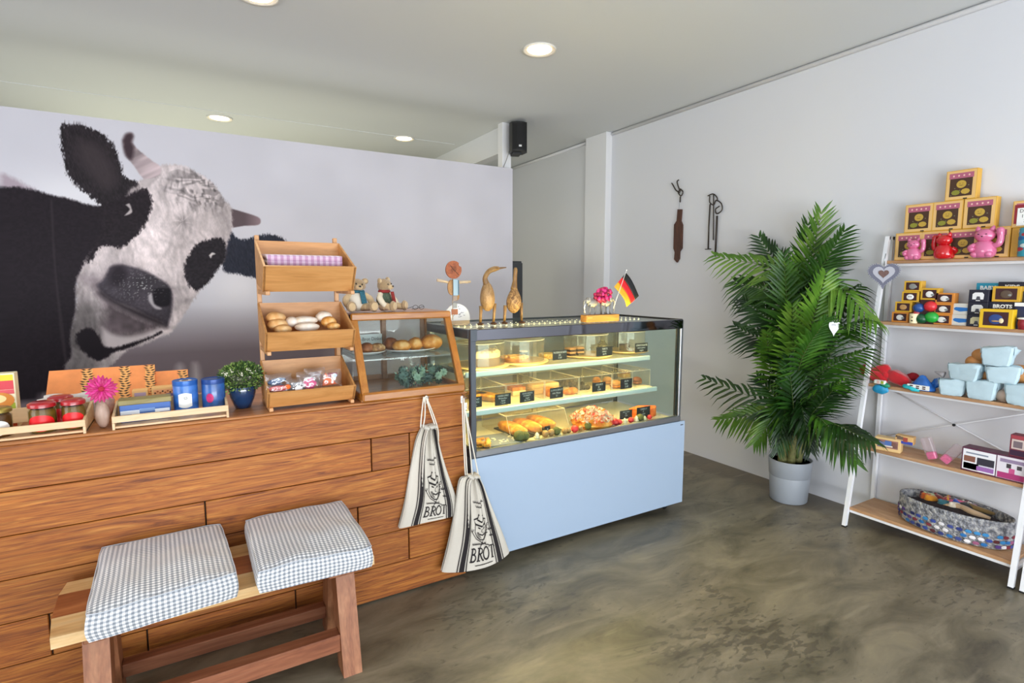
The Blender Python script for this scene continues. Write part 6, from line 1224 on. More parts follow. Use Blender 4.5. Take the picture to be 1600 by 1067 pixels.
for i, (mp_, mx_, tp_, tx_, sh, ll, dr) in enumerate(F_):
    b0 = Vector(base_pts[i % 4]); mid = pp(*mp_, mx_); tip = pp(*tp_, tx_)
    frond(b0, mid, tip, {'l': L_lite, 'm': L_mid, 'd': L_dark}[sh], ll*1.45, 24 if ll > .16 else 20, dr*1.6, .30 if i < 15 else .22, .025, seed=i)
hp = at(1303, 511, X=3.30)
t = thing('heart_ornament', 'small white wooden heart hanging in the palm fronds', 'ornament', hp, radians(-50))
def heart2(s, n=28): return [(s*.062*16*sin(2*pi*k/n)**3/1.0, s*.062*(13*cos(2*pi*k/n)-5*cos(4*pi*k/n)-2*cos(6*pi*k/n)-cos(8*pi*k/n))) for k in range(n)]
hh = [(x*.68, y*1.25) for x, y in heart2(.042)]
MB().prism(hh, .008, RX(90)).build('heart', mat('white_wood', 'efeff1', .5), t); MB().ribbon([(-.015, .012), (-.005, .014), (.008, .012)], .003, lambda x, y: (x, -.0085, y)).build('heart_print', C('greyblue', '6a7390'), t)
MB().tube([(0, -.004, .012), (.002, -.004, .09)], .0012, 5).build('string', M_cord, t)

# ================================================================ LADDER SHELF AGAINST THE RIGHT WALL
M_lad = mat('white_powder_coat', 'eef0f4', .35); W_oak = wood('oak_shelf', ['a97c55', 'c0946b', 'cfa780'], (6, 1, 6), 3, .45, .12, .08, tint=.05)
def ladder_front(z): return 3.415+(3.69-3.415)*z/1.775
SHZ = [.125, .505, .885, 1.262, 1.628]     # tops of the boards
def ladder(label, y0, y1, full=True):
    t = thing('ladder_shelf', label, 'shelf', (3.6, (y0+y1)/2, 0), group='white ladder shelves against the right-hand wall'); yc = (y0+y1)/2
    for y in (y0, y1):
        b = MB(); h = .011; v = []
        for z in (.008, 1.775):
            x = ladder_front(z)-3.6; v += [(x-.010, y-yc-h, z), (x+.014, y-yc-h, z), (x+.014, y-yc+h, z), (x-.010, y-yc+h, z)]
        b.add(v, [(3, 2, 1, 0), (4, 5, 6, 7), (0, 1, 5, 4), (1, 2, 6, 5), (2, 3, 7, 6), (3, 0, 4, 7)]).build('front_leg', M_lad, t)
        MB().box((3.727-3.6, y-yc-h, .01), (3.75-3.6, y-yc+h, 1.775), .001).build('back_leg', M_lad, t); MB().box((ladder_front(1.76)-3.6, y-yc-h, 1.755), (3.75-3.6, y-yc+h, 1.775), .001).build('top_bar', M_lad, t)
        x0 = ladder_front(.01)-3.6; MB().box((x0-.011, y-yc-.012, 0), (x0+.015, y-yc+.012, .009)).build('foot_cap', M_rubber, t); MB().box((.126, y-yc-.012, 0), (.151, y-yc+.012, .010)).build('foot_cap', M_rubber, t)
        for z in SHZ: MB().box((ladder_front(z-.03)-3.6+.014, y-yc-h+.001, z-.036), (.127, y-yc+h-.001, z-.021), .001).build('shelf_bearer', M_lad, t)
    for z in SHZ:
        xf = ladder_front(z)-3.6+.006; MB().box((xf, y0-yc+.012, z-.018), (.125, y1-yc-.012, z), .0015).build('shelf_board', W_oak, t); MB().box((xf+(.004 if z < .2 else .03), y0-yc+.012, z-.034), (xf+(.018 if z < .2 else .04), y1-yc-.012, z-.0185), .001).build('board_rail', M_lad, t)
    c = ((.14), 0, .69)
    for s in (-1, 1): MB().tube([(.138+.004*s, -s*(y1-y0)/2, .52+.0), (.138+.004*s, s*(y1-y0)/2, .86)], .004, 6).build('cross_rod', M_lad, t, True)
    MB().cyl((.130, 0, .69), .008, .006, 10, 0, T(.12, 0, .69) @ RY(90) @ T(-.13, 0, -.69)).build('rod_joint', M_rubber, t); return t
ladder('white metal ladder shelf with five light oak boards beside the palm', .94, 1.738)
ladder('neighbouring white ladder shelf of which only one leg edge shows', .06, .895)
def sx(z, px, py=None): return ladder_front(z)
def onshelf(k, px, dx=.05):
    """point on board k: Y from the pixel column at the given distance behind the board's front edge"""
    z = SHZ[k]; x = ladder_front(z)+dx; lo, hi = .0, 900.
    for _ in range(30):
        m = (lo+hi)/2; p = at(px, m, X=x)
        if p.z > z: lo = m
        else: hi = m
    p = at(px, hi, X=x); return Vector((x, p.y, z+.0005))
# things on this shelf face the room: local -Y of each thing turns towards -X
RF = -90
def sbox(label, k, px, w_, d, h, m, dx=.05, z=0, name='box', cat='box', group=None, rz=0, tilt=0):
    p = onshelf(k, px, dx); p.z += z; return carton(name, label, p, w_, d, h, m, radians(RF+rz), cat, group)
# ---- top board: little gift cartons with a moon-faced print, and lucky cats
M_gold = C('goldcard', 'dba83e'); M_fr = C('framebrown', '452a18')
def mooncard(label, px, z, k=4, w_=.142, h=.160, d=.052, dx=.045, rz=0):
    t = sbox(label, k, px, w_, d, h, M_gold, dx, z, 'gift_carton', group='golden gift cartons with a face print', rz=rz); y = -d/2; a = w_/2
    flat(t, 'border_print', rect(-a+.004, .004, a-.004, h-.004), C('peachgold', 'e7bd78'), y-.0001, th=.0004)
    flat(t, 'picture_print', rect(-a*.72, h*.12, a*.72, h*.72), M_fr, y-.0008); flat(t, 'banner_print', rect(-a*.78, h*.72, a*.78, h*.90), C('plum', 'b4607a'), y-.0008)
    for j in range(4): flat(t, 'banner_mark', ell(-a*.5+j*a*.33, h*.81, .0045, .0055, 6), C('blush', 'eec4b8'), y-.0015)
    flat(t, 'face_print', ell(.002, h*.52, h*.14, h*.13), C('straw', 'c2a03e'), y-.0016); b = MB()
    for pts in ([(-.007, h*.545), (-.002, h*.55)], [(.006, h*.545), (.011, h*.55)], [(-.007, h*.49), (.002, h*.475), (.010, h*.49)]): b.ribbon(pts, .0022, lambda u, v: (u, y-.0026, v))
    b.build('face_lines', M_fr, t)
    for j in range(9): flat(t, 'speckle_print', ell(-a*.6+(j*37 % 11)/11*a*1.2, h*(.16+.5*((j*53) % 13)/13), .003, .0025, 5), C('dustyrose', '96706a') if j % 2 else C('greygreen', '7d8468'), y-.0012)
    flat(t, 'leaf_print', ell(-.022, h*.25, .020, .014, 8), C('olive', '8a8a2c'), y-.0016); flat(t, 'leaf_print', ell(.022, h*.27, .021, .015, 8), C('straw', 'c2a03e'), y-.0016); flat(t, 'tiny_label', rect(a*.2, h*.01, a*.45, h*.05), C('ink', '2b2418'), y-.0012)
    return t
H1, H2 = .1605, .321
mooncard('golden gift carton at the very top of the pyramid', 1495, H2)
mooncard('golden gift carton at the left of the middle row of the pyramid', 1433.5, H1); mooncard('golden gift carton in the middle of the middle row', 1477.5, H1); mooncard('golden gift carton at the right of the middle row', 1527, H1)
mooncard('golden gift carton behind the small pink cat', 1421, 0); mooncard('golden gift carton behind the red cat', 1462.5, 0); mooncard('golden gift carton behind the left shoulder of the large pink cat', 1505, 0); mooncard('golden gift carton behind the raised paw of the large pink cat', 1552, 0)
t = mooncard('reddish gift carton with a price card at the right picture edge on the top board', 1604, .148, w_=.13, h=.135); flat(t, 'red_print', rect(-.056, .02, .056, .115), C('darkred', '8e1f2b'), -.0285)
flat(t, 'price_card', rect(-.044, .01, .058, .098), C('white', 'f4f4f0'), -.0295); lettering('Dose', .024, T(-.01, -.0306, .082) @ RX(90), C('ink', '2b2418'), t); lettering('10,-', .024, T(-.01, -.0306, .056) @ RX(90), C('ink', '2b2418'), t); lettering('St.', .022, T(-.006, -.0306, .032) @ RX(90), C('ink', '2b2418'), t)
sbox('plain golden carton standing under the reddish one', 4, 1604, .12, .05, .1475, M_gold, .046, 0, 'gift_carton')
t = thing('painted_tin', 'round tin with blue, turquoise and red swirls at the right edge of the top board', 'tin', onshelf(4, 1608, -.0), radians(RF)); MB().lathe([(.044, 0), (.046, .003), (.046, .135), (.045, .142), (0, .142)], 32).build('tin', mat('turquoise_tin', '3fa6bf', .3), t, 40)
for k in range(7): wrap(t, .0464+.0002*k, .008+.018*k, .028+.018*k, 150+(k*41) % 120, 215+(k*41) % 120, C(('swb', 'swr', 'sww', 'swt')[k % 4], ('1d6fae', 'b23a44', 'd9e6e2', '1fa0c8')[k % 4], .3), 'swirl_print', lambda u: sqrt(max(.02, 1-(2*u-1)**2)))
def cat_fig(label, px, m, s=1.0, face=0, dx=-.012, arm=True):
    t = thing('lucky_cat', label, 'figurine', onshelf(4, px, dx), radians(RF+face), 'waving lucky cats on the top board'); t.scale = (s, s, s)
    MB().lathe([(0, 0), (.026, 0), (.034, .008), (.037, .022), (.034, .040), (.026, .054), (.018, .060), (0, .062)], 32, sy=.85).build('body', m, t, True)
    h = MB(); h.ball((0, -.001, .078), (.030, .025, .024), 22, None, lambda x, y, z: 1+.03*(abs(z) < .4)); 
    h.build('head', m, t, True)
    for q in (-1, 1):
        b = MB(); b.lathe([(.011, 0), (.007, .012), (0, .020)], 12, M=T(q*.019, 0, .094) @ RY(q*14)); b.build('ear', m, t, True)
        MB().ball((q*.020, -.018, .012), (.013, .013, .012), 12).build('foot', m, t, True)
        if not face: MB().ball((q*.011, -.0245, .082), (.0035, .0016, .0014), 8).build('eye', fx('eye_black', '0e0b0a', .15), t, True)
    if not face: MB().ball((0, -.0265, .074), (.003, .002, .002), 8).build('nose', fx('nose_black', '1b1512', .4), t, True)
    b = MB(); b.tube(curve([(.026, -.004, .040), (.042, -.006, .046), (.047, -.006, .066), (.045, -.008, .092)], 5), [.010]*5+[.0105]*5+[.010]*4+[.0115]*2, 12); b.ball((.045, -.008, .093), .0118, 12); b.build('raised_paw', m, t, True)
    MB().tube(curve([(-.024, -.012, .045), (-.031, -.026, .035), (-.022, -.034, .026)], 5), .0095, 10).build('lower_paw', m, t, True); return t
M_pk = mat('pink_glaze_gloss', 'd8709a', .12, coat=.8); M_rd = mat('red_glaze_gloss', 'cc0f1c', .1, coat=.9)
cat_fig('small glossy pink lucky cat at the left of the top board', 1426, M_pk, 1.12); cat_fig('glossy red lucky cat turned to the wall between the two pink ones', 1473, M_rd, 1.3, 165); cat_fig('large glossy pink lucky cat with raised paw, right of the red one', 1536, M_pk, 1.48)
# ---- second board from the top: boxed novelty cups and coloured balls
M_ybox = C('yellowbox', 'd9a82c'); M_obox = C('orangebox', 'd98a34'); M_win = C('winedark', '3c1518')
def cupbox(label, px, z, m=None, w_=.088, h=.0605, dx=.02, fig='f1efec', kind=0, k=3, d=.055):
    t = sbox(label, k, px, w_, d, h, m or M_ybox, dx+d/2, z, 'cup_carton', group='yellow window cartons with little cups'); a = w_/2; y = -d/2
    flat(t, 'window_print', rect(-a*.76, h*.14, a*.76, h*.86), M_win, y-.0001, th=.0005); flat(t, 'side_print', rect(-d*.4, h*.1, d*.4, h*.9), M_win, -a-.0001, '-X', .0004)
    MB().ball((0, y-.0008, h*.48), (w_*.22, .002, h*.26), 14).build('cup_print', C('c'+fig, fig), t, True)
    if kind == 0:
        for s in (-1, 1): MB().ball((s*.005, y-.003, h*.5), (.003, .001, .0028), 8).build('cup_eye', C('ink', '2b2418'), t)
    elif kind == 1: MB().ball((.012, y-.0008, h*.44), (.012, .002, .008), 10).build('cup_shadow', C('greycup', '8d9290'), t, True)
    else: MB().ball((0, y-.002, h*.38), (.018, .0015, .004), 10).build('cup_brim', C('goldcup', 'c89a5c'), t, True)
    return t
g = .0005
cupbox('yellow cup carton at the bottom left of the stack, with a white mushroom-like cup', 1409, 0, M_obox, .088, fig='e6e4e0', kind=1); cupbox('yellow cup carton second from below at the left, with a straw-hatted cup', 1413, .061, fig='b98d58', kind=2)
cupbox('yellow cup carton third from below at the left, with a white skull-like cup', 1422.5, .122, fig='f3f2ef', kind=0); cupbox('yellow cup carton topmost of the left stack, with a dark cup', 1425, .183, fig='8a8c88', kind=1)
for i, (z, lab) in enumerate(((0, 'orange cup carton at the bottom of the right-hand yellow stack'), (.059, 'orange cup carton in the middle of the right-hand yellow stack'), (.118, 'orange cup carton topmost of the right-hand yellow stack'))): cupbox(lab, 1474+i*.8, z, M_obox, .092, .0585, fig='ece9e6', kind=1)
sbox('dark plum carton with small white print under the loose yellow carton', 3, 1450, .076, .05, .136, M_win, .045, 0, 'dark_carton'); cupbox('yellow cup carton resting on the dark plum carton, between both stacks', 1452, .1365, None, .088, .066, fig='f1efec', kind=1)
for lab, px, z, r, c_, dx in (('dark blue ball resting on the green ones', 1434, .062, .027, '1f4f96', .012), ('bright red ball above the light green one', 1452, .070, .030, 'd92a34', .012), ('dark green ball on the board', 1439, .0, .028, '0c4f2e', .0), ('light green ball beside the dark green one', 1455, .008, .031, '1fa83a', .008), ('small pink-red ball peeping out between the cream cup and the green ball', 1432, .040, .018, 'cf4a50', .018)):
    p = onshelf(3, px, dx+.012); t = thing('ball', lab, 'ball', p+Vector((0, 0, z)), group='coloured balls among the cartons'); MB().ball((0, 0, r), (r, r*1.12, r), 18).build('ball', mat('ball_'+c_, c_, .4, coat=.3), t, True)
t = thing('dice_cup', 'cream tumbler printed with dark dots in front of the lowest yellow carton', 'cup', onshelf(3, 1427, -.0), radians(RF)); MB().lathe([(.018, 0), (.020, .002), (.022, .056), (.019, .056), (0, .05)], 24).build('cup', C('creamcup', 'efe0b4', .4), t, 40)
for z in (.016, .036): MB().ball((0, -.0205, z), (.005, .0015, .004), 10).build('dot_print', C('ink', '2b2418'), t)
t = thing('ball', 'pale patterned ball at the back between blue and red balls', 'ball', onshelf(3, 1441, .035)+Vector((0, 0, .09)), group='coloured balls among the cartons'); MB().ball((0, 0, .015), .016, 14).build('ball', C('palecup', 'd8d4bc', .4), t, True)
for z, lab in ((0, 'white carton with a blue blot, lower of two'), (.0605, 'white carton with a blue blot, upper of two')):
    t = sbox(lab, 3, 1501, .088, .05, .060, C('whitecard', 'dcdad2'), .052, z, 'white_carton', group='white cartons with a blue blot'); flat(t, 'blue_print', [(-.028, .034), (-.02, .04), (.034, .038), (.034, .020), (.0, .016), (-.018, .022), (-.026, .026)], C('azure', '1f72c0'), -.0251)
M_ind = C('indigo', '14162a'); 
for z, lab, c_ in ((0, 'lowest dark carton with a cream arch window, half hidden', 'd8d2a8'), (.0655, 'middle dark carton with a white arch window', 'e8e8e4'), (.131, 'topmost dark carton with a white arch window', 'eeeeee')):
    t = sbox(lab, 3, 1528, .086, .055, .065, M_ind, .046, z, 'arch_carton', group='dark cartons with an arch window'); flat(t, 'arch_print', [(-.026, .014), (.022, .014), (.024, .04), (.016, .051), (-.016, .051), (-.026, .042)], C('a'+c_, c_), -.0278); flat(t, 'dark_bust', [(-.010, .013), (.010, .013), (.006, .030), (-.006, .030)], C('darkgrey', '4a4a55'), -.0286); flat(t, 'white_line', rect(-.01, .006, .008, .010), C('white', 'f4f4f0'), -.0278)
def book(label, px, z, w_, d, h, m, word, sz, dx, nm='book'):
    t = sbox(label, 3, px, w_, d, h, m, dx, z, nm, 'book'); b = lettering(word, sz, T(0, -d/2-.0008, h-sz*.95) @ RX(90), C('white', 'f4f4f0'), t, bold=.0012); return t
book('teal book lettered in white behind the arch cartons', 1539, 0, .10, .02, .232, C('tealbook', '1f93b0'), 'BABY', .028, .100)
book('black book lettered KIDS behind the upper yellow carton', 1577, 0, .115, .03, .238, M_ind, 'KIDS', .028, .095)
t = book('long black box lettered BROTS under the upper yellow carton', 1566, .0, .15, .05, .135, M_ind, 'BROTS', .026, .062, 'black_box'); t['category'] = 'box'
cupbox('yellow cup carton on the long black box, with a dark round figure', 1570, .1355, None, .115, .080, .034, '5b4a3c', 1, d=.05)
t = cupbox('largest yellow carton in front, with a blue figure in its window', 1557.5, 0, C('brightyellow', 'ecbe1c'), .135, .098, -.032, '2b4684', 2, d=.055); MB().ball((.024, -.030, .04), (.010, .002, .013), 12).build('cream_figure_print', C('creamcup', 'efe0b4', .4), t, True)
t = sbox('dark green-brown carton with skull print at the right edge of the second board', 3, 1604, .08, .04, .19, C('darkolive', '3a352a'), .08, 0, 'dark_carton'); 
t = sbox('navy box with a white lid at the right edge of the second board', 3, 1604, .09, .05, .115, C('navybox', '16244a'), .045, 0, 'navy_box'); MB().box((-.048, -.027, .115), (.048, .027, .133)).build('lid', C('white', 'f4f4f0'), t)
t = thing('red_cup', 'small red and white cup at the right edge of the second board', 'cup', onshelf(3, 1598, -.0), radians(RF)); MB().lathe([(.018, 0), (.022, .03), (.020, .05), (0, .05)], 20).build('cup', C('darkred', '8e1f2b'), t, True); MB().ball((.0, 0, .054), (.026, .02, .007), 12).build('lid', C('white', 'f4f4f0'), t, True)
# ---- middle board: bow-tied packets and paper-wrapped tubs
M_redp = mat('red_plush', 'c30f1e', .9, sheen=.6, bump=.5, bs=200); M_wrapb = mat('pale_blue_paper', 'bcd3dc', .7, bump=.25, bs=50); M_kal = mat('orange_wood_ball', 'c98a4e', .55, var=.15, bs=30); M_cyan = mat('cyan_foil', '2f9fd0', .3, var=.3, bs=40); M_bluep = mat('royal_foil', '2f6fc4', .35, var=.3, bs=30)
def lump(par, nm, c, r, m, s, am=.16, M=None): return MB().ball(c, r, 20, M, lambda x, y, z: 1+am*mnoise.noise((x*2+s, y*2, z*2))+am*.4*mnoise.noise((x*6+s, y*6, z*6))).build(nm, m, par, True)
def pillow(par, nm, w_, d, h, m, s, M, taper=.6):
    def fn(u, v):
        x = (u*2-1); e = 1-abs(x)**3*taper; a = 2*pi*v; q = .74+.26*abs(cos(a)*sin(a))*2; return M @ Vector((x*w_/2, d/2*cos(a)*e*q*1.25, h/2*sin(a)*e*q*1.25+.006*mnoise.noise((x*2+s, cos(a)*2, sin(a)*2))))
    b = MB(); b.grid(lambda u, v: fn(u, v), 14, 16); b.f += [tuple(j*15 for j in range(16)), tuple(j*15+14 for j in range(16))[::-1]]; b.mi += [0, 0]; return b.build(nm, m, par, True)
p = onshelf(2, 1385, .055); t = thing('plush_bow', 'big red plush bow lying behind the white shelf leg', 'plush toy', p, radians(RF)); t.scale = (1.35, 1.2, 1.35)
pillow(t, 'bow_loop', .085, .05, .052, M_redp, 1, T(-.028, .0, .055) @ RY(-32)); pillow(t, 'bow_loop', .10, .05, .05, M_redp, 2, T(.045, 0, .036) @ RY(24)); pillow(t, 'bow_tail', .08, .045, .048, M_redp, 3, T(-.030, -.01, .028) @ RY(18)); lump(t, 'bow_knot', (-.002, -.012, .042), (.018, .018, .02), M_redp, 4); pillow(t, 'bow_end', .05, .03, .042, M_redp, 5, T(-.095, .01, .055)); lump(t, 'bow_end', (.09, .03, .045), (.025, .02, .018), mat('dark_red_plush', '8d0d1c', .9), 6)
p = onshelf(2, 1379, .0); t = thing('sweet_packet', 'cyan foil packet with a white band hanging over the board edge', 'packet', p+Vector((-.022, 0, -.001)), radians(RF)); t.scale = (1.2, 1, 1.25); lump(t, 'foil', (0, 0, -.016), (.038, .012, .022), M_cyan, 2, .12); lump(t, 'green_foil', (.02, -.001, .006), (.022, .012, .012), mat('green_foil', '1f8f6a', .35), 5); MB().box((-.028, -.016, .010), (.024, .008, .028), .004).build('paper_band', C('white', 'f4f4f0'), t); flat(t, 'band_print', rect(.006, .013, .018, .026), C('lime', 'a9b833'), -.0166); flat(t, 'band_print', rect(-.012, .013, .0, .026), C('blush', 'eec4b8'), -.0166)
p = onshelf(2, 1440, .03); t = thing('sweet_packet', 'royal blue cone shaped packet with a white code label', 'packet', p, radians(RF)); t.scale = (1.3, 1.1, 1.3); MB().lathe([(0, 0), (.048, .002), (.05, .012), (.028, .04), (.010, .065), (0, .068)], 24, sy=.6, fn=lambda th, i: 1+.06*sin(5*th)).build('foil_cone', M_bluep, t, True); lump(t, 'twist', (.052, .01, .04), (.022, .012, .02), M_bluep, 3, .5)
MB().box((-.044, -.036, .006), (.040, -.033, .026)).build('white_label', C('white', 'f4f4f0'), t)
for k in range(3):
    for j in range(2): flat(t, 'label_print', rect(-.034+k*.024, .009+j*.008, -.022+k*.024, .014+j*.008), C('winedark', '3c1518'), -.0361)
p = onshelf(2, 1424, .0); t = thing('sweet_packet', 'turquoise folded packet poking out under the royal blue one', 'packet', p, radians(RF+8)); pillow(t, 'foil', .085, .03, .02, mat('turquoise_foil', '1fb3bd', .35, var=.3, bs=50), 6, T(0, -.008, .010) @ RY(14))
def tub(label, px, z, w_, h, dx=.03, rz=0, tilt=0, ball=None):
    p = onshelf(2, px, dx); t = thing('wrapped_tub', label, 'packet', p+Vector((0, 0, z)), rot=(0, radians(tilt), radians(RF+rz)), group='pale blue paper wrapped packets'); w_ *= 1.5; h *= 1.45; a = w_/2; c = .18
    sd = px*.37
    def sq(x, y, z): k = (abs(x)**9+abs(y)**9+abs(z)**9)**(-1/9); return k*(1+.05*mnoise.noise((x*2+sd, y*2, z*2))+.09*abs(mnoise.noise((x*3.5+sd, y*3, z*3.5))))
    Mt = Matrix(((1, 0, .22*0, 0), (0, 1, 0, 0), (0, 0, 1, h/2), (0, 0, 0, 1))); b = MB(); b.ball((0, 0, 0), (a*.92, .042, h*.5), 30, None, sq)
    b.v = [(x*(1+.13*z/(h*.5)), y, z+h*.5+.006*sin(x/a*2.6)*(z > 0)) for x, y, z in b.v]; b.build('paper_wrap', M_wrapb, t, 35)
    for s_ in (-1, 1): MB().grid(lambda u, v: (s_*(a*1.02+.014*v*u), -.026+.052*u, h*(.62+.36*v*(1-.3*u))), 3, 2).build('paper_fold', M_wrapb, t, solid=.0012)
    return t
tub('pale blue wrapped packet at the left of the lower row', 1488, 0, .082, .062, rz=10); tub('pale blue wrapped packet in the middle of the lower row', 1535, 0, .088, .070); tub('pale blue wrapped packet cut by the right picture edge', 1597, 0, .088, .074)
tub('pale blue wrapped packet leaning left in the second row', 1506, .090, .098, .062, tilt=0, rz=-4); tub('pale blue wrapped packet at the right of the second row', 1564, .100, .092, .060, rz=8); tub('topmost pale blue wrapped packet of the heap', 1553, .186, .088, .068, rz=4)
for lab, px, z, r, dx in (('wooden ball behind the topmost wrapped packet', 1527, .19, .036, .075), ('elongated wooden ball left of the topmost packet', 1518, .150, .036, .075), ('wooden ball between the second and lower rows', 1538, .096, .030, .075), ('wooden ball at the right behind the second row', 1588, .10, .048, .08), ('greyish wooden ball lying low between the middle and right packets', 1570, .0, .034, .035)):
    p = onshelf(2, px, dx); t = thing('wooden_ball', lab, 'ball', p+Vector((0, 0, z)), group='wooden balls in the heap of wrapped packets'); MB().ball((0, 0, r), (r, r*1.15, r), 18).build('ball', M_kal if 'greyish' not in lab else mat('grey_wood_ball', 'b09c8c', .6), t, True)
t = thing('clear_bag', 'pointed clear cellophane tip sticking out left of the wrapped packets', 'bag', onshelf(2, 1473, .03)+Vector((0, 0, .105)), radians(RF)); MB().lathe([(.018, .0), (.012, .02), (.004, .045), (0, .05)], 12, M=RY(-78)).build('cellophane_tip', mat('greyish_cellophane', 'c9c3c6', .15, trans=.4), t, True)
# ---- fourth board: small printed cartons, a pink bottle set
def pcard(label, px, z, w_, h, d, dx, rz, body, prints, group=None, k=1, name='printed_carton'):
    t = sbox(label, k, px, w_, d, h, body, dx, z, name, group=group, rz=rz)
    for i, (x0, z0, x1, z1, c_) in enumerate(prints): flat(t, 'carton_print', rect(x0*w_/2, z0*h, x1*w_/2, z1*h), C('p'+c_, c_), -d/2-.0004*(i % 3))
    return t
pcard('cream carton with a blue oval, lower of two at the left of the fourth board', 1388, 0, .130, .078, .06, .05, 12, C('creamcard', 'ecc98c'), [(-.8, .25, .8, .85, 'a7756c'), (-.75, .3, -.2, .7, '6f7ea6'), (-.2, .45, .3, .8, '5878b8'), (.3, .3, .75, .75, 'c9a497'), (-.5, .35, .4, .45, 'efe2d0')], 'small cartons at the left of the fourth board')
pcard('yellow and blue carton, upper of two at the left of the fourth board', 1413, .061, .088, .046, .05, .062, 8, C('ochrecard', 'dcb070'), [(-.98, .02, .98, .38, '3a49a8'), (-.8, .5, -.1, .9, '6e5a50'), (-.1, .3, .4, .85, 'a64a3c'), (-.95, .75, -.4, .95, '3a2a1c')], 'small cartons at the left of the fourth board')
p = onshelf(1, 1466, .05); t = thing('bath_set', 'two clear plastic cornets filled with pink, fanned out like a V', 'packet', p, radians(RF)); t.scale = (1.35,)*3; G_pl = glass('frosted_plastic', 'fdf6f8', .06, 1.4, .14, 'eadfe4', .15); M_pinkf = mat('pink_salts', 'f0529a', .5, var=.25, bs=120)
for s, a in ((-1, -22), (1, 34)):
    Mx = T(s*.018, 0, .008) @ RY(a); MB().box((-.018, -.014, 0), (.018, .014, .09), .003, Mx).build('plastic_sleeve', G_pl, t); MB().box((-.016, -.012, .001), (.016, .012, .030), .004, Mx).build('pink_filling', M_pinkf, t)
pr1 = [(-.92, .06, .92, .94, 'f2f2f6'), (-.85, .42, -.2, .66, '8a5a4a'), (-.1, .36, .85, .66, '33303c'), (-.85, .1, .85, .36, '8a78b4'), (-.1, .12, .85, .3, 'a06ab0'), (-.75, .76, .5, .82, '8a92a4')]
gp = 'white and plum cartons at the right of the fourth board'
pcard('white fronted plum carton, first from the left on the fourth board', 1533, 0, .150, .125, .085, .062, 0, C('plumcard', '5c2a44'), pr1, gp)
pcard('white and magenta carton with two little faces, beside the first plum carton', 1589, 0, .150, .125, .085, .062, 0, C('plumcard', '5c2a44'), [(-.96, .05, .96, .95, 'e9e2ea'), (-.9, .06, .95, .30, 'b43a78'), (-.3, .3, .0, .5, 'd05a90'), (-.45, .5, -.2, .68, '4a4248'), (.1, .5, .35, .66, '4a4248'), (-.8, .72, .9, .86, '9a86a4')], gp)
pcard('red and white carton on top of the magenta one at the picture edge', 1604, .1255, .14, .11, .06, .06, 0, C('roseplum', '7c3040'), [(-.9, .35, .95, .8, 'd8c4bc'), (-.95, .82, .95, .98, 'a8404a'), (-.8, .42, -.3, .72, '7a6a70'), (-.2, .4, .1, .65, '8a3a40'), (-.95, .05, .95, .3, '3c1f3c')], gp)
# ---- lowest board: crocheted basket of felt animals
bz = SHZ[0]+.0008; Lb = onshelf(0, 1404, .13); Rb = onshelf(0, 1583, .10)
bc = Vector((3.582, (Lb.y+Rb.y)/2+.01, bz)); rb = abs(Lb.y-Rb.y)/2*.98
t = thing('crocheted_basket', 'large round grey crocheted basket with blue and violet dots', 'basket', bc); hB = .125
def knit():
    m, tr, b = newmat('crochet_yarn'); N = tr.nodes.new; L = tr.links; tc = N('ShaderNodeTexCoord'); n = N('ShaderNodeTexNoise'); n.inputs['Scale'].default_value = 45; n.inputs['Detail'].default_value = 3; L.new(tc.outputs['Object'], n.inputs['Vector'])
    r = ramp(tr, [(.34, '5c5e64'), (.5, '8f9096'), (.64, 'bdbcbb')]); L.new(n.outputs['Fac'], r.inputs[0]); L.new(r.outputs[0], b.inputs['Base Color']); b.inputs['Roughness'].default_value = .95
    v = N('ShaderNodeTexVoronoi'); v.inputs['Scale'].default_value = 110; L.new(tc.outputs['Object'], v.inputs['Vector']); bp = N('ShaderNodeBump'); bp.inputs['Distance'].default_value = .006; bp.inputs['Strength'].default_value = .9; L.new(v.outputs['Distance'], bp.inputs['Height']); L.new(bp.outputs[0], b.inputs['Normal']); return m
M_knit = knit(); sxb = min(1, .138/rb)
prof = [(0, .0), (rb*.90, .0), (rb*.95, .008), (rb, .06), (rb*.99, .11), (rb*1.0, .148), (rb*.985, .156), (rb*.955, .150), (rb*.945, .06), (rb*.9, .012), (0, .010)]
MB().lathe(prof, 72, sx=sxb, fn=lambda th, i: 1+.006*sin(th*9+i)).build('basket_wall', M_knit, t, True)
rs = random.Random(12); cols = ['2f3a7a', '232a5c', '3b4f9e', '5a3f86', '3d8ac4', '7a2f3c', '3f4c8e', '9a5a7a', '2d6fae', '5a2a2e', 'e9e6ea']
for row in range(3):
    for k in range(42):
        if rs.random() < .12: continue
        th = 2*pi*(k+.5*(row % 2))/42; f = .52 if row == 2 else .50; z = .022+.027*row; R0 = rb*(.965+.035*min(1, z/.05)); c_ = '3d8ac4' if (row == 2 and 24 <= k <= 28) else rs.choice(cols)
        nx, ny = cos(th)*sxb, sin(th); P0 = Vector((R0*nx, R0*ny, z)); tn = Vector((-sin(th)*sxb, cos(th), 0)).normalized(); nn = Vector((cos(th)/sxb, sin(th), 0)).normalized()
        pts = [P0+tn*a*.0155+Vector((0, 0, b_*.0095))+nn*.0022 for a, b_ in ((-1, 0), (-.5, .9), (.5, .9), (1, 0), (.5, -.9), (-.5, -.9))]+[P0+nn*.0055]
        MB().add(pts, [(6, i, (i+1) % 6) for i in range(6)]).build('crochet_dot', fx('yarn_'+c_, c_, .95), t, True)
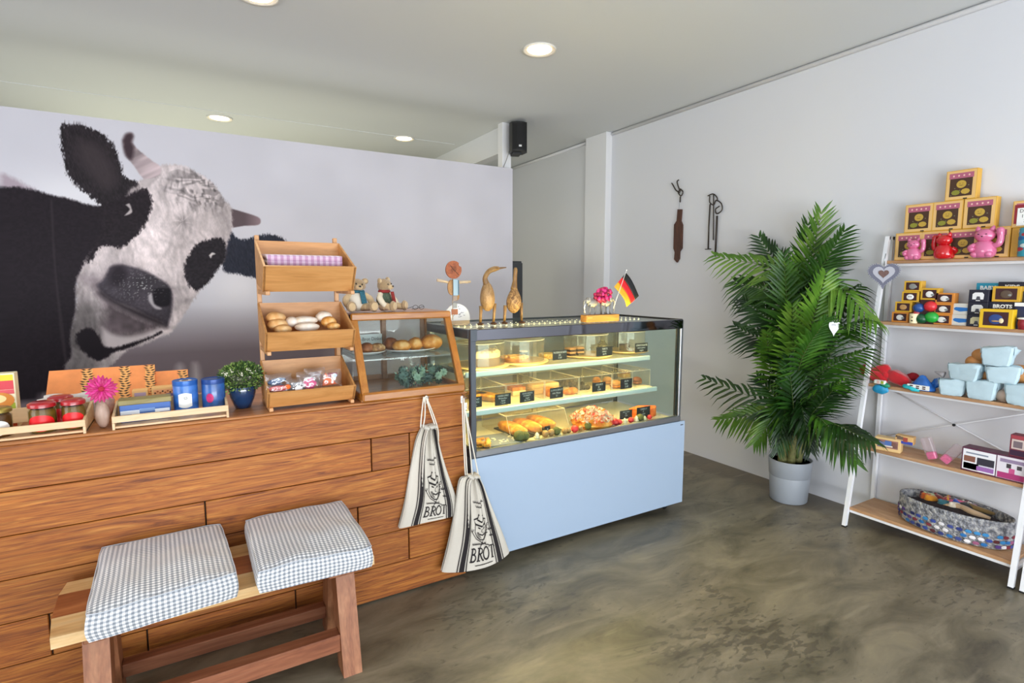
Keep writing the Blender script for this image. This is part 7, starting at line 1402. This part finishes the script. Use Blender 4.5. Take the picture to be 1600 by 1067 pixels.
ft = [('long sand coloured felt worm', 'c4a684', .07), ('round royal blue felt ball with a stalk', '1f4fc0', .03), ('deep pink felt mouse', 'b02a4a', .035), ('bright yellow felt mouse', 'e9a81c', .035), ('olive brown felt worm', '7d6438', .075), ('dark red felt piece', '7a1f20', .03), ('rose pink felt worm', 'e0648c', .05), ('plum felt ball', '6a1f3a', .03), ('orange felt piece', 'c9601f', .03), ('cream felt piece', 'e6dac6', .03), ('pale green felt leaf', 'b4c088', .035), ('dark grey felt piece', '35323a', .035), ('maroon felt ball', '5a1a22', .028), ('ochre felt piece', 'd08a20', .028), ('white spotted black felt piece', '17161a', .045), ('teal felt piece', '2f6470', .025)]
gpx = [(1510, 797, 0), (1497, 773, 0), (1463, 762, 1), (1478, 778, 1), (1522, 790, 0), (1440, 764, 1), (1502, 787, 0), (1538, 785, 1), (1450, 776, 1), (1492, 790, 1), (1422, 762, 1), (1485, 768, 1), (1432, 769, 1), (1455, 779, 1), (1555, 785, 1), (1475, 786, 1)]
for (nm, c_, L_), (px, py, kd) in zip(ft, gpx):
    z = bz+.140; p = at(px, py, Z=z); d = Vector((p.x-bc.x, p.y-bc.y, 0)); s_ = sqrt((d.x/(.128*.72))**2+(d.y/(rb*.8))**2)
    if s_ > .9: p.x = bc.x+d.x/s_*.9; p.y = bc.y+d.y/s_*.9
    p.z = z-.014
    f = thing('felt_toy', nm+' in the crocheted basket', 'felt toy', p, rs.uniform(0, 3), 'felt toys in the crocheted basket'); f.scale = (1.5,)*3; m = mat('felt_'+c_, c_, .95, sheen=.4, bump=.4, bs=150)
    if kd == 0: MB().tube(curve([(-L_, 0, .004), (-L_*.3, .012, .012), (L_*.3, -.008, .012), (L_, .006, .002)], 6), [.006, .010, .011, .010, .012, .007], 10).build('felt_body', m, f, True)
    else:
        MB().ball((0, 0, .006), (L_*.85, L_*.6, .017), 14, None, lambda x, y, z_: 1+.12*mnoise.noise((x*2+L_*90, y*2, z_*2))).build('felt_body', m, f, True); MB().ball((L_*.5, 0, .018), (.008, .007, .007), 10).build('felt_head', m, f, True)
    if 'spotted' in nm:
        for k in range(9): MB().ball((rs.uniform(-.03, .03), rs.uniform(-.015, .015), .021), (.004, .004, .0022), 8).build('white_spot', fx('white_felt', 'f3efe8'), f, True)
MB().ball((0, 0, 0), (.128*.86, rb*.9, .03), 24).build('felt_filling', mat('felt_dark', '2b2228', .95, bump=1, bs=60), t, True, loc=(0, 0, .108))
# grey heart ornament on the leg
hp = at(1380.5, 428, X=3.585); t = thing('heart_ornament', 'grey felt heart with beaded rim and small dark heart, hanging from the shelf leg', 'ornament', hp, radians(-62))
def hpts(s): return [(x, y*1.0) for x, y in heart2(s)]
MB().prism(hpts(.078), .006, T(0, 0, .0) @ RX(90)).build('grey_heart', mat('grey_felt_heart', '6f7080', .95, bump=.6, bs=300), t); MB().prism(hpts(.056), .002, T(0, -.0062, .002) @ RX(90)).build('pale_heart', mat('pale_felt_heart', 'b2b2bb', .95, bump=.5, bs=300), t); MB().prism(hpts(.027), .003, T(0, -.0084, .002) @ RX(90)).build('dark_heart', mat('brown_sequins', '6a4a42', .5, var=.6, bs=400), t)
rim = hpts(.082); 
for k in range(0, 28):
    a, b_ = Vector(rim[k]), Vector(rim[(k+1) % 28])
    for f in (0, .5): c = a.lerp(b_, f); MB().ball((c.x, -.003, c.y), .0038, 7).build('bead', mat('grey_bead', '8d8e9f', .4), t, True)
MB().tube([(0, -.003, .05), (.0, -.003, .09), (.004, .0, .12)], .0025, 6).build('chain', M_steelb, t, True)
